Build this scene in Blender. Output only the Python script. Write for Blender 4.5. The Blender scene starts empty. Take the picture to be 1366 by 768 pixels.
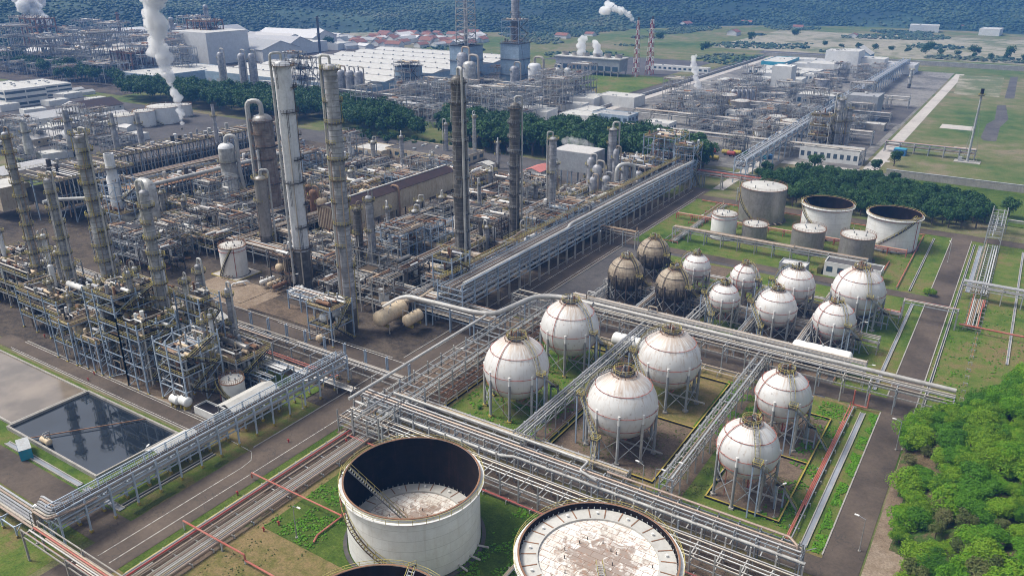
import bpy, math, random
from mathutils import Vector, Matrix, noise
R_ = math.radians
rnd = random.Random(7)
sc = bpy.context.scene
col = sc.collection
# ---------------------------------------------------------------- camera
F_PX, PITCH, CAM_H, YAW = 1060.0, R_(22.2), 110.0, R_(32.8)
cd = bpy.data.cameras.new('camera'); cam = bpy.data.objects.new('camera', cd); col.objects.link(cam)
cd.sensor_width = 36; cd.lens = 36 * F_PX / 1366; cd.clip_start = 1; cd.clip_end = 12000
cam.location = (0, 0, CAM_H); cam.rotation_euler = (R_(90) - PITCH, 0, YAW)
sc.camera = cam
# ---------------------------------------------------------------- light
SUN_AZ, SUN_EL = YAW + R_(78), R_(56)          # azimuth measured from +Y towards -X
w = bpy.data.worlds.new('World'); sc.world = w; w.use_nodes = True
nt = w.node_tree; bg = nt.nodes['Background']
sky = nt.nodes.new('ShaderNodeTexSky'); sky.sky_type = 'NISHITA'; sky.sun_disc = False
sky.sun_elevation = SUN_EL; sky.sun_rotation = -SUN_AZ
sky.air_density = 1.2; sky.dust_density = 4.5; sky.ozone_density = 1.0
hs = nt.nodes.new('ShaderNodeHueSaturation'); hs.inputs['Saturation'].default_value = .32    # bright thin cloud
nt.links.new(sky.outputs[0], hs.inputs['Color']); nt.links.new(hs.outputs[0], bg.inputs[0]); bg.inputs[1].default_value = 0.13
sd = bpy.data.lights.new('sun', 'SUN'); sd.energy = 2.75; sd.angle = R_(16); sd.color = (1, .94, .85)
sun = bpy.data.objects.new('sun', sd); col.objects.link(sun)
sdir = Vector((-math.sin(SUN_AZ) * math.cos(SUN_EL), math.cos(SUN_AZ) * math.cos(SUN_EL), math.sin(SUN_EL)))
sun.rotation_euler = sdir.to_track_quat('Z', 'Y').to_euler(); sun.location = (0, 0, 600)
sc.view_settings.view_transform = 'Standard'; sc.view_settings.look = 'None'
sc.view_settings.gamma = 1; sc.view_settings.use_curve_mapping = False
sc.view_settings.exposure = 0.46
sc.cycles.max_bounces = 5; sc.cycles.diffuse_bounces = 2; sc.cycles.glossy_bounces = 2
sc.cycles.transparent_max_bounces = 6; sc.cycles.volume_bounces = 4
sc.cycles.use_denoising = True; sc.cycles.use_adaptive_sampling = False
sc.cycles.pixel_filter_type = 'BLACKMAN_HARRIS'; sc.cycles.filter_width = 1.0

_F = (-math.sin(YAW), math.cos(YAW)); _R = (math.cos(YAW), math.sin(YAW))
def G(x, y, z=0.0):
    """world point where the sight line through photo pixel (x, y) meets height z"""
    a = (x - 683) / F_PX; b = -(y - 384) / F_PX
    fw = math.cos(PITCH) + b * math.sin(PITCH); up = -math.sin(PITCH) + b * math.cos(PITCH)
    t = (z - CAM_H) / up
    return Vector((t * (_F[0] * fw + _R[0] * a), t * (_F[1] * fw + _R[1] * a), z))
def GY(x, y, Y):
    p = G(x, y, 0); k = Y / p.y
    return Vector((p.x * k, Y, CAM_H * (1 - k)))

# ---------------------------------------------------------------- materials
def ramp(nt, fac, stops):
    r = nt.nodes.new('ShaderNodeValToRGB'); e = r.color_ramp.elements
    while len(e) < len(stops): e.new(.5)
    for k, (p, c) in enumerate(stops):
        e[k].position = p; e[k].color = (*c, 1) if len(c) == 3 else c
    nt.links.new(fac, r.inputs[0]); return r.outputs[0]
def mixc(nt, fac, a, b, mode='MIX'):
    m = nt.nodes.new('ShaderNodeMix'); m.data_type = 'RGBA'; m.blend_type = mode
    for s, v in ((m.inputs[0], fac), (m.inputs[6], a), (m.inputs[7], b)):
        if isinstance(v, (int, float)): s.default_value = v
        elif isinstance(v, (tuple, list)): s.default_value = (*v, 1) if len(v) == 3 else v
        else: nt.links.new(v, s)
    return m.outputs[2]
def mth(nt, op, a, b=0.0, c=0.0, clamp=False):
    m = nt.nodes.new('ShaderNodeMath'); m.operation = op; m.use_clamp = clamp
    for i, v in enumerate((a, b, c)):
        if isinstance(v, (int, float)): m.inputs[i].default_value = v
        else: nt.links.new(v, m.inputs[i])
    return m.outputs[0]
def coords(nt, kind='world', scale=(1, 1, 1)):
    if kind == 'world': g = nt.nodes.new('ShaderNodeNewGeometry').outputs['Position']
    else: g = nt.nodes.new('ShaderNodeTexCoord').outputs['Object']
    m = nt.nodes.new('ShaderNodeMapping'); m.inputs['Scale'].default_value = scale
    nt.links.new(g, m.inputs[0]); return m.outputs[0]
def noi(nt, vec, scale, detail=4, rough=.55, dist=0):
    n = nt.nodes.new('ShaderNodeTexNoise'); n.inputs['Scale'].default_value = scale
    n.inputs['Detail'].default_value = detail; n.inputs['Roughness'].default_value = rough; n.inputs['Distortion'].default_value = dist
    nt.links.new(vec, n.inputs['Vector']); return n.outputs[0]
def sep(nt, vec):
    s = nt.nodes.new('ShaderNodeSeparateXYZ'); nt.links.new(vec, s.inputs[0]); return s.outputs
def bump(nt, h, strength, dist=.1):
    b = nt.nodes.new('ShaderNodeBump'); b.inputs['Strength'].default_value = strength; b.inputs['Distance'].default_value = dist
    nt.links.new(h, b.inputs['Height']); return b.outputs[0]
def newmat(name, rough=.6, metal=0.0):
    m = bpy.data.materials.new(name); m.use_nodes = True
    b = m.node_tree.nodes['Principled BSDF']; b.inputs['Roughness'].default_value = rough; b.inputs['Metallic'].default_value = metal
    return m, m.node_tree, b
def weathered(name, c, c2=None, stain=(.16, .075, .035), amt=.3, rough=.6, metal=0, sc1=.25, streak=True, seam=0, mer=0, rndc=None, grime=(.12, .11, .10), gamt=.35, band=.35):
    """paint or cladding with mottling, rust, downward streaks; seam = plate height in m; rndc = colours picked per object"""
    m, nt, b = newmat(name, rough, metal); b.inputs['Specular IOR Level'].default_value = .22
    if c2 is None: c2 = tuple(v * .72 for v in c)
    wv = coords(nt)
    base = mixc(nt, ramp(nt, noi(nt, wv, sc1, 5), [(.35, (0,)*3), (.65, (1,)*3)]), c, c2)
    if rndc:
        oi = nt.nodes.new('ShaderNodeObjectInfo').outputs['Random']
        n = len(rndc); r = nt.nodes.new('ShaderNodeValToRGB'); r.color_ramp.interpolation = 'CONSTANT'; e = r.color_ramp.elements
        while len(e) < n: e.new(.5)
        for k in range(n): e[k].position = k / n; e[k].color = (*rndc[k], 1)
        nt.links.new(oi, r.inputs[0])
        base = mixc(nt, .75, base, r.outputs[0])
    g = ramp(nt, noi(nt, wv, sc1 * 5, 6, .65), [(.42, (0,)*3), (.72, (1,)*3)])
    base = mixc(nt, mth(nt, 'MULTIPLY', g, gamt), base, grime)
    if streak:
        sv = coords(nt, 'world', (1, 1, .08))
        s = ramp(nt, noi(nt, sv, 1.4, 5, .6), [(.52, (0,)*3), (.72, (1,)*3)])
        base = mixc(nt, mth(nt, 'MULTIPLY', s, amt), base, stain)
    ru = ramp(nt, noi(nt, wv, sc1 * 2.7, 7, .7), [(.56, (0,)*3), (.68, (1,)*3)])
    base = mixc(nt, mth(nt, 'MULTIPLY', ru, amt), base, stain)
    if seam:
        z = sep(nt, wv)[2]
        f = mth(nt, 'FRACT', mth(nt, 'DIVIDE', z, seam))
        l = mth(nt, 'LESS_THAN', f, .06 if seam > 1.5 else .12)
        sv2 = nt.nodes.new('ShaderNodeCombineXYZ'); q3 = sep(nt, wv)
        nt.links.new(mth(nt, 'MULTIPLY', q3[0], .35), sv2.inputs[0]); nt.links.new(mth(nt, 'MULTIPLY', q3[1], .35), sv2.inputs[1]); nt.links.new(mth(nt, 'MULTIPLY', mth(nt, 'FLOOR', mth(nt, 'DIVIDE', z, seam)), 3.7), sv2.inputs[2])
        tone = ramp(nt, noi(nt, sv2.outputs[0], 1.0, 2, .5), [(.3, (1 - band,)*3), (.7, (1 + band * .6,)*3)])
        base = mixc(nt, 1.0, base, tone, 'MULTIPLY')
        base = mixc(nt, mth(nt, 'MULTIPLY', l, .35), base, tuple(v * .45 for v in c))
    if mer:
        o = sep(nt, coords(nt, 'object'))
        a = mth(nt, 'ARCTAN2', o[0], o[1])
        f = mth(nt, 'FRACT', mth(nt, 'MULTIPLY', a, mer / 6.2832))
        l = mth(nt, 'LESS_THAN', f, .035)
        base = mixc(nt, mth(nt, 'MULTIPLY', l, .3), base, tuple(v * .4 for v in c))
    nt.links.new(base, b.inputs['Base Color'])
    return m
M = {}
M['steel'] = weathered('galvanised_steel', (.36, .38, .39), (.26, .28, .30), amt=.3, rough=.6, rndc=[(.38, .40, .41), (.28, .31, .34), (.42, .41, .38), (.25, .25, .24)])
M['blue_steel'] = weathered('blue_grey_painted_steel', (.33, .41, .52), (.25, .32, .41), amt=.18, rough=.5)
M['pale_blue_steel'] = weathered('pale_blue_grey_painted_steel', (.44, .52, .62), (.35, .42, .50), amt=.12, rough=.5)
M['dark_steel'] = weathered('dark_dirty_steel', (.09, .085, .08), (.05, .05, .055), amt=.35, rough=.7, grime=(.03, .026, .024), gamt=.3)
M['pipe'] = weathered('pipe_cladding', (.42, .41, .39), (.30, .29, .27), amt=.4, rough=.55, metal=.15, sc1=.5, streak=False,
                      rndc=[(.46, .45, .43), (.38, .34, .29), (.25, .25, .25), (.40, .30, .21), (.52, .49, .44), (.30, .30, .31), (.22, .15, .10), (.42, .40, .38)])
M['light_pipe'] = weathered('clean_pipe_cladding', (.52, .53, .53), (.38, .38, .38), amt=.22, rough=.48, metal=.2, sc1=.5, streak=False,
                      rndc=[(.52, .53, .53), (.36, .37, .39), (.42, .36, .28), (.60, .59, .57), (.28, .29, .31), (.40, .39, .37), (.32, .21, .14), (.22, .22, .23)])
M['big_pipe'] = weathered('large_grey_pipe', (.36, .35, .33), (.44, .43, .41), amt=.25, rough=.45, metal=.2, streak=False)
M['big_pale'] = weathered('large_pale_pipe', (.50, .50, .48), (.38, .375, .36), amt=.3, rough=.5, metal=.1, streak=False)
M['tan_pipe'] = weathered('tan_lagged_pipe', (.42, .33, .23), (.30, .23, .16), amt=.5, rough=.6, sc1=.4, streak=False,
                      rndc=[(.40, .30, .20), (.29, .22, .16), (.46, .38, .29), (.26, .15, .09), (.20, .17, .14)])
M['rust'] = weathered('rusty_metal', (.27, .14, .08), (.18, .10, .06), amt=.4, rough=.8)
M['red'] = weathered('faded_red_paint', (.36, .085, .06), (.42, .16, .12), stain=(.30, .22, .18), amt=.25, rough=.6)
M['bright_red'] = weathered('red_paint', (.36, .05, .04), (.28, .05, .045), amt=.1, rough=.5)
M['yellow'] = weathered('yellow_paint', (.42, .33, .045), (.28, .22, .05), amt=.45, rough=.6)
M['olive'] = weathered('dull_yellow_rail', (.50, .43, .13), (.34, .29, .11), amt=.35, rough=.65)
M['white'] = weathered('white_tank_paint', (.74, .74, .72), (.66, .66, .64), stain=(.30, .18, .10), amt=.14, gamt=.10, rough=.5)
M['white_plate'] = weathered('white_plate_shell', (.72, .73, .72), (.66, .66, .64), stain=(.32, .22, .14), amt=.16, gamt=.10, rough=.5, seam=2.4, band=.05)
M['clad'] = weathered('grey_column_cladding', (.44, .445, .47), (.30, .305, .33), stain=(.13, .115, .11), grime=(.13, .125, .135), amt=.5, rough=.45, metal=.15, seam=1.3)
M['clad_band'] = weathered('cladding_band', (.16, .16, .165), (.24, .235, .23), amt=.4, rough=.6)
M['clad_light'] = weathered('light_column_cladding', (.56, .56, .54), (.44, .44, .42), stain=(.14, .09, .06), amt=.3, rough=.45, metal=.2, seam=1.6)
M['clad_dark'] = weathered('sooty_column_cladding', (.17, .16, .15), (.09, .085, .08), stain=(.34, .32, .3), amt=.3, rough=.5, metal=.25, seam=1.3, grime=(.03, .026, .024), gamt=.3)
M['clad_white'] = weathered('white_column_paint', (.72, .73, .74), (.60, .61, .62), stain=(.14, .10, .08), amt=.22, gamt=.2, rough=.45)
M['clad_brown'] = weathered('scorched_cladding', (.30, .26, .23), (.20, .16, .14), stain=(.14, .06, .04), amt=.55, rough=.5, metal=.2, seam=1.2)
M['grate'] = weathered('steel_grating', (.055, .053, .052), (.035, .034, .034), amt=.25, rough=.9, rndc=[(.06, .058, .058), (.04, .038, .038), (.10, .075, .05), (.05, .052, .06)], grime=(.03, .026, .024), gamt=.3)
M['concrete'] = weathered('concrete', (.36, .34, .31), (.28, .265, .24), stain=(.14, .12, .1), amt=.35, rough=.85)
M['roof_white'] = weathered('white_sheet_roof', (.50, .49, .46), (.42, .41, .38), stain=(.26, .21, .17), amt=.2, gamt=.1, rough=.6)
M['roof_grey'] = weathered('grey_sheet_roof', (.38, .38, .38), (.30, .30, .30), amt=.2, rough=.65, rndc=[(.40, .40, .41), (.52, .50, .48), (.30, .31, .32), (.62, .61, .6)])
M['roof_red'] = weathered('red_tile_roof', (.24, .10, .07), (.18, .085, .06), amt=.1, rough=.8, streak=False)
M['roof_pink'] = weathered('pink_sheet_roof', (.50, .17, .15), (.42, .15, .13), amt=.1, rough=.7, streak=False)
M['maroon'] = weathered('maroon_sheet_roof', (.038, .021, .022), (.026, .016, .017), amt=.06, rough=.7, grime=(.012, .008, .012), gamt=.3)
M['cream'] = weathered('cream_sheet_wall', (.58, .50, .38), (.48, .40, .28), stain=(.25, .11, .05), amt=.45, rough=.7)
M['brown_clad'] = weathered('brown_sheet_wall', (.24, .17, .12), (.15, .10, .07), amt=.4, rough=.7)
M['wall_white'] = weathered('white_wall', (.66, .66, .64), (.58, .58, .56), amt=.1, gamt=.15, rough=.8)
M['wall_grey'] = weathered('grey_wall', (.33, .35, .37), (.28, .29, .31), amt=.15, rough=.8)
M['wall_blue'] = weathered('pale_blue_sheet_wall', (.32, .42, .52), (.27, .36, .45), amt=.12, rough=.7, seam=4, band=.1)
M['cyan'] = weathered('cyan_paint', (.03, .30, .42), (.03, .22, .32), amt=.15, rough=.5)
M['blue'] = weathered('blue_paint', (.04, .16, .36), (.04, .12, .26), amt=.1, rough=.5)
M['window'] = newmat('window_glass', .15)[0]; M['window'].node_tree.nodes['Principled BSDF'].inputs['Base Color'].default_value = (.05, .08, .11, 1)
M['black'] = weathered('soot_black', (.02, .018, .022), (.012, .012, .016), amt=.05, rough=.85, grime=(.012, .008, .012), gamt=.3)
M['tan_vessel'] = weathered('tan_vessel_paint', (.60, .49, .34), (.54, .43, .29), stain=(.32, .17, .08), amt=.3, rough=.5)
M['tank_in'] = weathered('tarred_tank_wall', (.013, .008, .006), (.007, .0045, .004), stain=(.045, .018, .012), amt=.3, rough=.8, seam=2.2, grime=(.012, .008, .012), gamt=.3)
M['metal_tank'] = weathered('streaked_metal_cladding', (.36, .345, .33), (.28, .265, .25), stain=(.14, .12, .11), amt=.4, rough=.38, metal=.5)
M['trunk'] = weathered('bark', (.12, .09, .065), (.08, .06, .045), amt=0, rough=.9)

def ground_mat(name, cols, s=.02, det=.6, bumpy=.3, rough=.95):
    m, nt, b = newmat(name, rough); wv = coords(nt)
    n1 = noi(nt, wv, s, 6, .6, .4); n2 = noi(nt, wv, s * 9, 6, .65); n3 = noi(nt, wv, 1.3, 4, .7)
    f = mth(nt, 'ADD', mth(nt, 'MULTIPLY', n1, .5), mth(nt, 'ADD', mth(nt, 'MULTIPLY', n2, .38), mth(nt, 'MULTIPLY', n3, .12)))
    k = len(cols); c = ramp(nt, f, [(.34 + .32 * i / (k - 1), cols[i]) for i in range(k)])
    c = mixc(nt, det, c, ramp(nt, noi(nt, wv, 2.2, 5, .75), [(.3, (.35,)*3), (.7, (1.5,)*3)]), 'MULTIPLY')
    nt.links.new(c, b.inputs['Base Color'])
    if bumpy: nt.links.new(bump(nt, noi(nt, wv, 1.5, 5, .7), bumpy, .4), b.inputs['Normal'])
    b.inputs['Specular IOR Level'].default_value = .15
    return m
M['grass'] = ground_mat('mown_grass', [(.028, .055, .010), (.055, .10, .014), (.095, .13, .024), (.15, .125, .05), (.16, .105, .06)], .03)
M['lush'] = ground_mat('lush_grass', [(.026, .048, .007), (.045, .08, .010), (.075, .11, .018), (.11, .105, .035)], .05, .7, .6)
M['dry'] = ground_mat('dry_grass', [(.06, .08, .018), (.12, .11, .035), (.20, .145, .07), (.10, .10, .03)], .05)
M['scorch'] = ground_mat('bare_dark_soil', [(.06, .045, .032), (.10, .075, .055), (.15, .11, .08), (.07, .08, .03)], .07)
M['dirt'] = ground_mat('bare_earth', [(.13, .09, .06), (.21, .16, .115), (.30, .245, .19)], .05)
M['plant'] = ground_mat('stained_plant_paving', [(.024, .020, .018), (.05, .042, .037), (.10, .08, .062), (.04, .034, .03)], .05)
M['slab'] = ground_mat('pale_concrete_paving', [(.28, .26, .24), (.40, .37, .34), (.47, .44, .40)], .03, .35, .05)
M['field'] = ground_mat('rough_meadow', [(.035, .068, .018), (.065, .105, .024), (.115, .125, .045), (.19, .155, .10), (.055, .09, .022)], .008)
M['wasteland'] = ground_mat('stony_wasteland', [(.08, .115, .045), (.13, .14, .07), (.30, .27, .21), (.14, .14, .08), (.10, .12, .05)], .006)
M['gravel'] = ground_mat('dark_gravel', [(.05, .048, .05), (.085, .08, .08), (.12, .11, .105)], .05, .4)
def asphalt():
    m, nt, b = newmat('asphalt', .85); wv = coords(nt)
    c = ramp(nt, noi(nt, wv, .06, 6, .6), [(.3, (.042, .033, .027)), (.5, (.085, .066, .052)), (.75, (.13, .10, .077))])
    c = mixc(nt, .6, c, ramp(nt, noi(nt, wv, 1.1, 6, .8), [(.3, (.6,)*3), (.7, (1.3,)*3)]), 'MULTIPLY')
    v = nt.nodes.new('ShaderNodeTexVoronoi'); v.feature = 'DISTANCE_TO_EDGE'; v.inputs['Scale'].default_value = .06
    wn = nt.nodes.new('ShaderNodeTexNoise'); wn.inputs['Scale'].default_value = .3; wn.inputs['Detail'].default_value = 5; nt.links.new(wv, wn.inputs['Vector'])
    nt.links.new(mixc(nt, .93, wn.outputs['Color'], wv, 'MIX') if False else mixc(nt, 1.0, wv, mixc(nt, 1.0, wn.outputs['Color'], (9, 9, 9), 'MULTIPLY'), 'ADD'), v.inputs['Vector'])
    cr = mth(nt, 'LESS_THAN', v.outputs['Distance'], .006)
    nt.links.new(mixc(nt, mth(nt, 'MULTIPLY', cr, .45), c, (.035,)*3), b.inputs['Base Color']); b.inputs['Specular IOR Level'].default_value = .25
    return m
M['asphalt'] = asphalt()
M['works'] = ground_mat('works_paving', [(.07, .068, .068), (.12, .115, .11), (.22, .21, .195), (.10, .096, .092)], .03, .5, .1)
for k_ in ('tank_in', 'black', 'grate', 'dark_steel'): M[k_].node_tree.nodes['Principled BSDF'].inputs['Specular IOR Level'].default_value = .12
def paint():
    m, nt, b = newmat('road_paint', .7)
    nt.links.new(mixc(nt, ramp(nt, noi(nt, coords(nt), 1.2, 5, .7), [(.44, (0,)*3), (.62, (1,)*3)]), (.50, .49, .46), (.16, .15, .14)), b.inputs['Base Color'])
    return m
M['paint'] = paint()
def water(name, c, rough=.04):
    m, nt, b = newmat(name, rough); wv = coords(nt)
    nt.links.new(ramp(nt, noi(nt, wv, .08, 4), [(.4, c), (.7, tuple(v * 1.8 for v in c))]), b.inputs['Base Color'])
    b.inputs['Specular IOR Level'].default_value = .8; b.inputs['IOR'].default_value = 1.5
    nt.links.new(bump(nt, noi(nt, wv, .35, 3), .03, .2), b.inputs['Normal'])
    return m
M['water'] = water('dark_pond_water', (.012, .016, .022), .03)
M['murky'] = water('murky_pond_water', (.13, .105, .08), .1)
M['stream'] = water('pale_ditch_water', (.16, .17, .19), .08)
def deck():
    """floating roof: rows of pale plates with rusty seams and puddled dirt towards the middle"""
    m, nt, b = newmat('floating_roof_deck', .5); o = coords(nt, 'object')
    br = nt.nodes.new('ShaderNodeTexBrick'); br.inputs['Scale'].default_value = 1
    for k, v in (('Color1', (.70, .68, .64, 1)), ('Color2', (.60, .56, .50, 1)), ('Mortar', (.20, .12, .08, 1))): br.inputs[k].default_value = v
    br.inputs['Mortar Size'].default_value = .045; br.inputs['Brick Width'].default_value = 3.2; br.inputs['Row Height'].default_value = 1.5
    nt.links.new(o, br.inputs['Vector'])
    s = sep(nt, o); r = mth(nt, 'SQRT', mth(nt, 'ADD', mth(nt, 'MULTIPLY', s[0], s[0]), mth(nt, 'MULTIPLY', s[1], s[1])))
    n = noi(nt, o, .5, 5, .6, 1.2)
    d = ramp(nt, mth(nt, 'SUBTRACT', n, mth(nt, 'MULTIPLY', r, .035)), [(.22, (0,)*3), (.38, (1,)*3)])
    c = mixc(nt, mth(nt, 'MULTIPLY', d, .75), br.outputs['Color'], (.15, .085, .05))
    c = mixc(nt, mth(nt, 'MULTIPLY', ramp(nt, noi(nt, o, 1.3, 6, .7), [(.53, (0,)*3), (.64, (1,)*3)]), .6), c, (.30, .15, .08))
    nt.links.new(c, b.inputs['Base Color']); return m
M['deck'] = deck()
def sphere_white():
    m, nt, b = newmat('sphere_white_paint', .42); o = coords(nt, 'object'); s = sep(nt, o)
    base = mixc(nt, ramp(nt, noi(nt, coords(nt), .18, 5), [(.35, (0,)*3), (.65, (1,)*3)]), (.64, .635, .62), (.55, .54, .525))
    a = mth(nt, 'ARCTAN2', s[0], s[1])
    cmb = nt.nodes.new('ShaderNodeCombineXYZ'); nt.links.new(mth(nt, 'MULTIPLY', a, 3.0), cmb.inputs[0]); nt.links.new(mth(nt, 'MULTIPLY', s[2], .12), cmb.inputs[2])
    orn = nt.nodes.new('ShaderNodeObjectInfo').outputs['Random']; nt.links.new(mth(nt, 'MULTIPLY', orn, 40), cmb.inputs[1])
    st = noi(nt, cmb.outputs[0], 3.5, 5, .65)
    zz = mth(nt, 'MULTIPLY', s[2], .125)                      # about -1..1 over the ball
    top = mth(nt, 'MULTIPLY', mth(nt, 'POWER', mth(nt, 'MAXIMUM', mth(nt, 'ADD', zz, .0), 0), 2.5), .25)
    f = ramp(nt, mth(nt, 'ADD', mth(nt, 'ADD', st, top), mth(nt, 'MULTIPLY', mth(nt, 'SUBTRACT', orn, .5), .08)), [(.56, (0,)*3), (.76, (1,)*3)])
    c = mixc(nt, mth(nt, 'MULTIPLY', f, .6), base, (.34, .22, .13))
    l = mth(nt, 'LESS_THAN', mth(nt, 'FRACT', mth(nt, 'MULTIPLY', a, 16 / 6.2832)), .03)
    c = mixc(nt, mth(nt, 'MULTIPLY', l, .22), c, (.35, .33, .3))
    v = nt.nodes.new('ShaderNodeTexVoronoi'); v.inputs['Scale'].default_value = .55; nt.links.new(coords(nt), v.inputs['Vector'])
    sp = mth(nt, 'LESS_THAN', v.outputs['Distance'], .13)
    c = mixc(nt, mth(nt, 'MULTIPLY', sp, .35), c, (.2, .13, .09))
    nt.links.new(c, b.inputs['Base Color']); return m
M['ball'] = sphere_white()
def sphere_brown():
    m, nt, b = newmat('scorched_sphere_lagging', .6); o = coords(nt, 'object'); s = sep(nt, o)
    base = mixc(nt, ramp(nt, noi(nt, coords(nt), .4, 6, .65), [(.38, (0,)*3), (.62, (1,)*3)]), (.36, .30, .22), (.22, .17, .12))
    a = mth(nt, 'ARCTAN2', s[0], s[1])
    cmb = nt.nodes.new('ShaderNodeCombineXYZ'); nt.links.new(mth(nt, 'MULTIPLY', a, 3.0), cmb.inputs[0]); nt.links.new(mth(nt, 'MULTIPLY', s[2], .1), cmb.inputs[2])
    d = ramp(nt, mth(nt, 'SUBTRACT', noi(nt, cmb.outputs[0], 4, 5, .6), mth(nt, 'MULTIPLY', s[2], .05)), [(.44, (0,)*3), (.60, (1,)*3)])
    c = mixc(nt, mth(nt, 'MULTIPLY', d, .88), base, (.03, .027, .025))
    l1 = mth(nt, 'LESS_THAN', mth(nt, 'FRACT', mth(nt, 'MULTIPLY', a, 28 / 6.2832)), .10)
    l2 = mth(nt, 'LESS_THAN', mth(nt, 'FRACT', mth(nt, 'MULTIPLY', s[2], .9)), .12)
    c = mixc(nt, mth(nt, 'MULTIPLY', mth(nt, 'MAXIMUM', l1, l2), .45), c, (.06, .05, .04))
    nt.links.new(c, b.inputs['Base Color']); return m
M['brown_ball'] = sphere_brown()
def leaf(name, cols, tr=.25, big=False):
    m, nt, b = newmat(name, .55); b.inputs['Specular IOR Level'].default_value = .25
    oi = nt.nodes.new('ShaderNodeObjectInfo').outputs['Random']
    f = mth(nt, 'ADD', mth(nt, 'MULTIPLY', oi, .45), mth(nt, 'MULTIPLY', noi(nt, coords(nt), .9, 4, .7), .6))
    if big: f = mth(nt, 'ADD', f, mth(nt, 'MULTIPLY', mth(nt, 'SUBTRACT', noi(nt, coords(nt), .006, 4, .6), .5), 1.6))
    c = ramp(nt, f, [(.2 + .6 * i / (len(cols) - 1), cols[i]) for i in range(len(cols))])
    nt.links.new(c, b.inputs['Base Color'])
    t = nt.nodes.new('ShaderNodeBsdfTranslucent'); nt.links.new(c, t.inputs[0])
    x = nt.nodes.new('ShaderNodeMixShader'); x.inputs[0].default_value = tr
    nt.links.new(b.outputs[0], x.inputs[1]); nt.links.new(t.outputs[0], x.inputs[2])
    nt.links.new(x.outputs[0], nt.nodes['Material Output'].inputs[0]); return m
M['leaf_dark'] = leaf('dark_foliage', [(.016, .048, .014), (.03, .085, .02), (.055, .12, .03)])
M['leaf_bright'] = leaf('bright_foliage', [(.02, .07, .004), (.06, .17, .006), (.11, .27, .008), (.19, .31, .014), (.06, .17, .007)], .3)
M['leaf_olive'] = leaf('olive_foliage', [(.05, .085, .02), (.10, .13, .03), (.16, .16, .06), (.12, .11, .04)], .3)
M['leaf_far'] = leaf('hill_foliage', [(.010, .030, .022), (.016, .042, .026), (.028, .062, .034), (.05, .085, .045), (.09, .11, .065)], .1, True)

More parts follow.
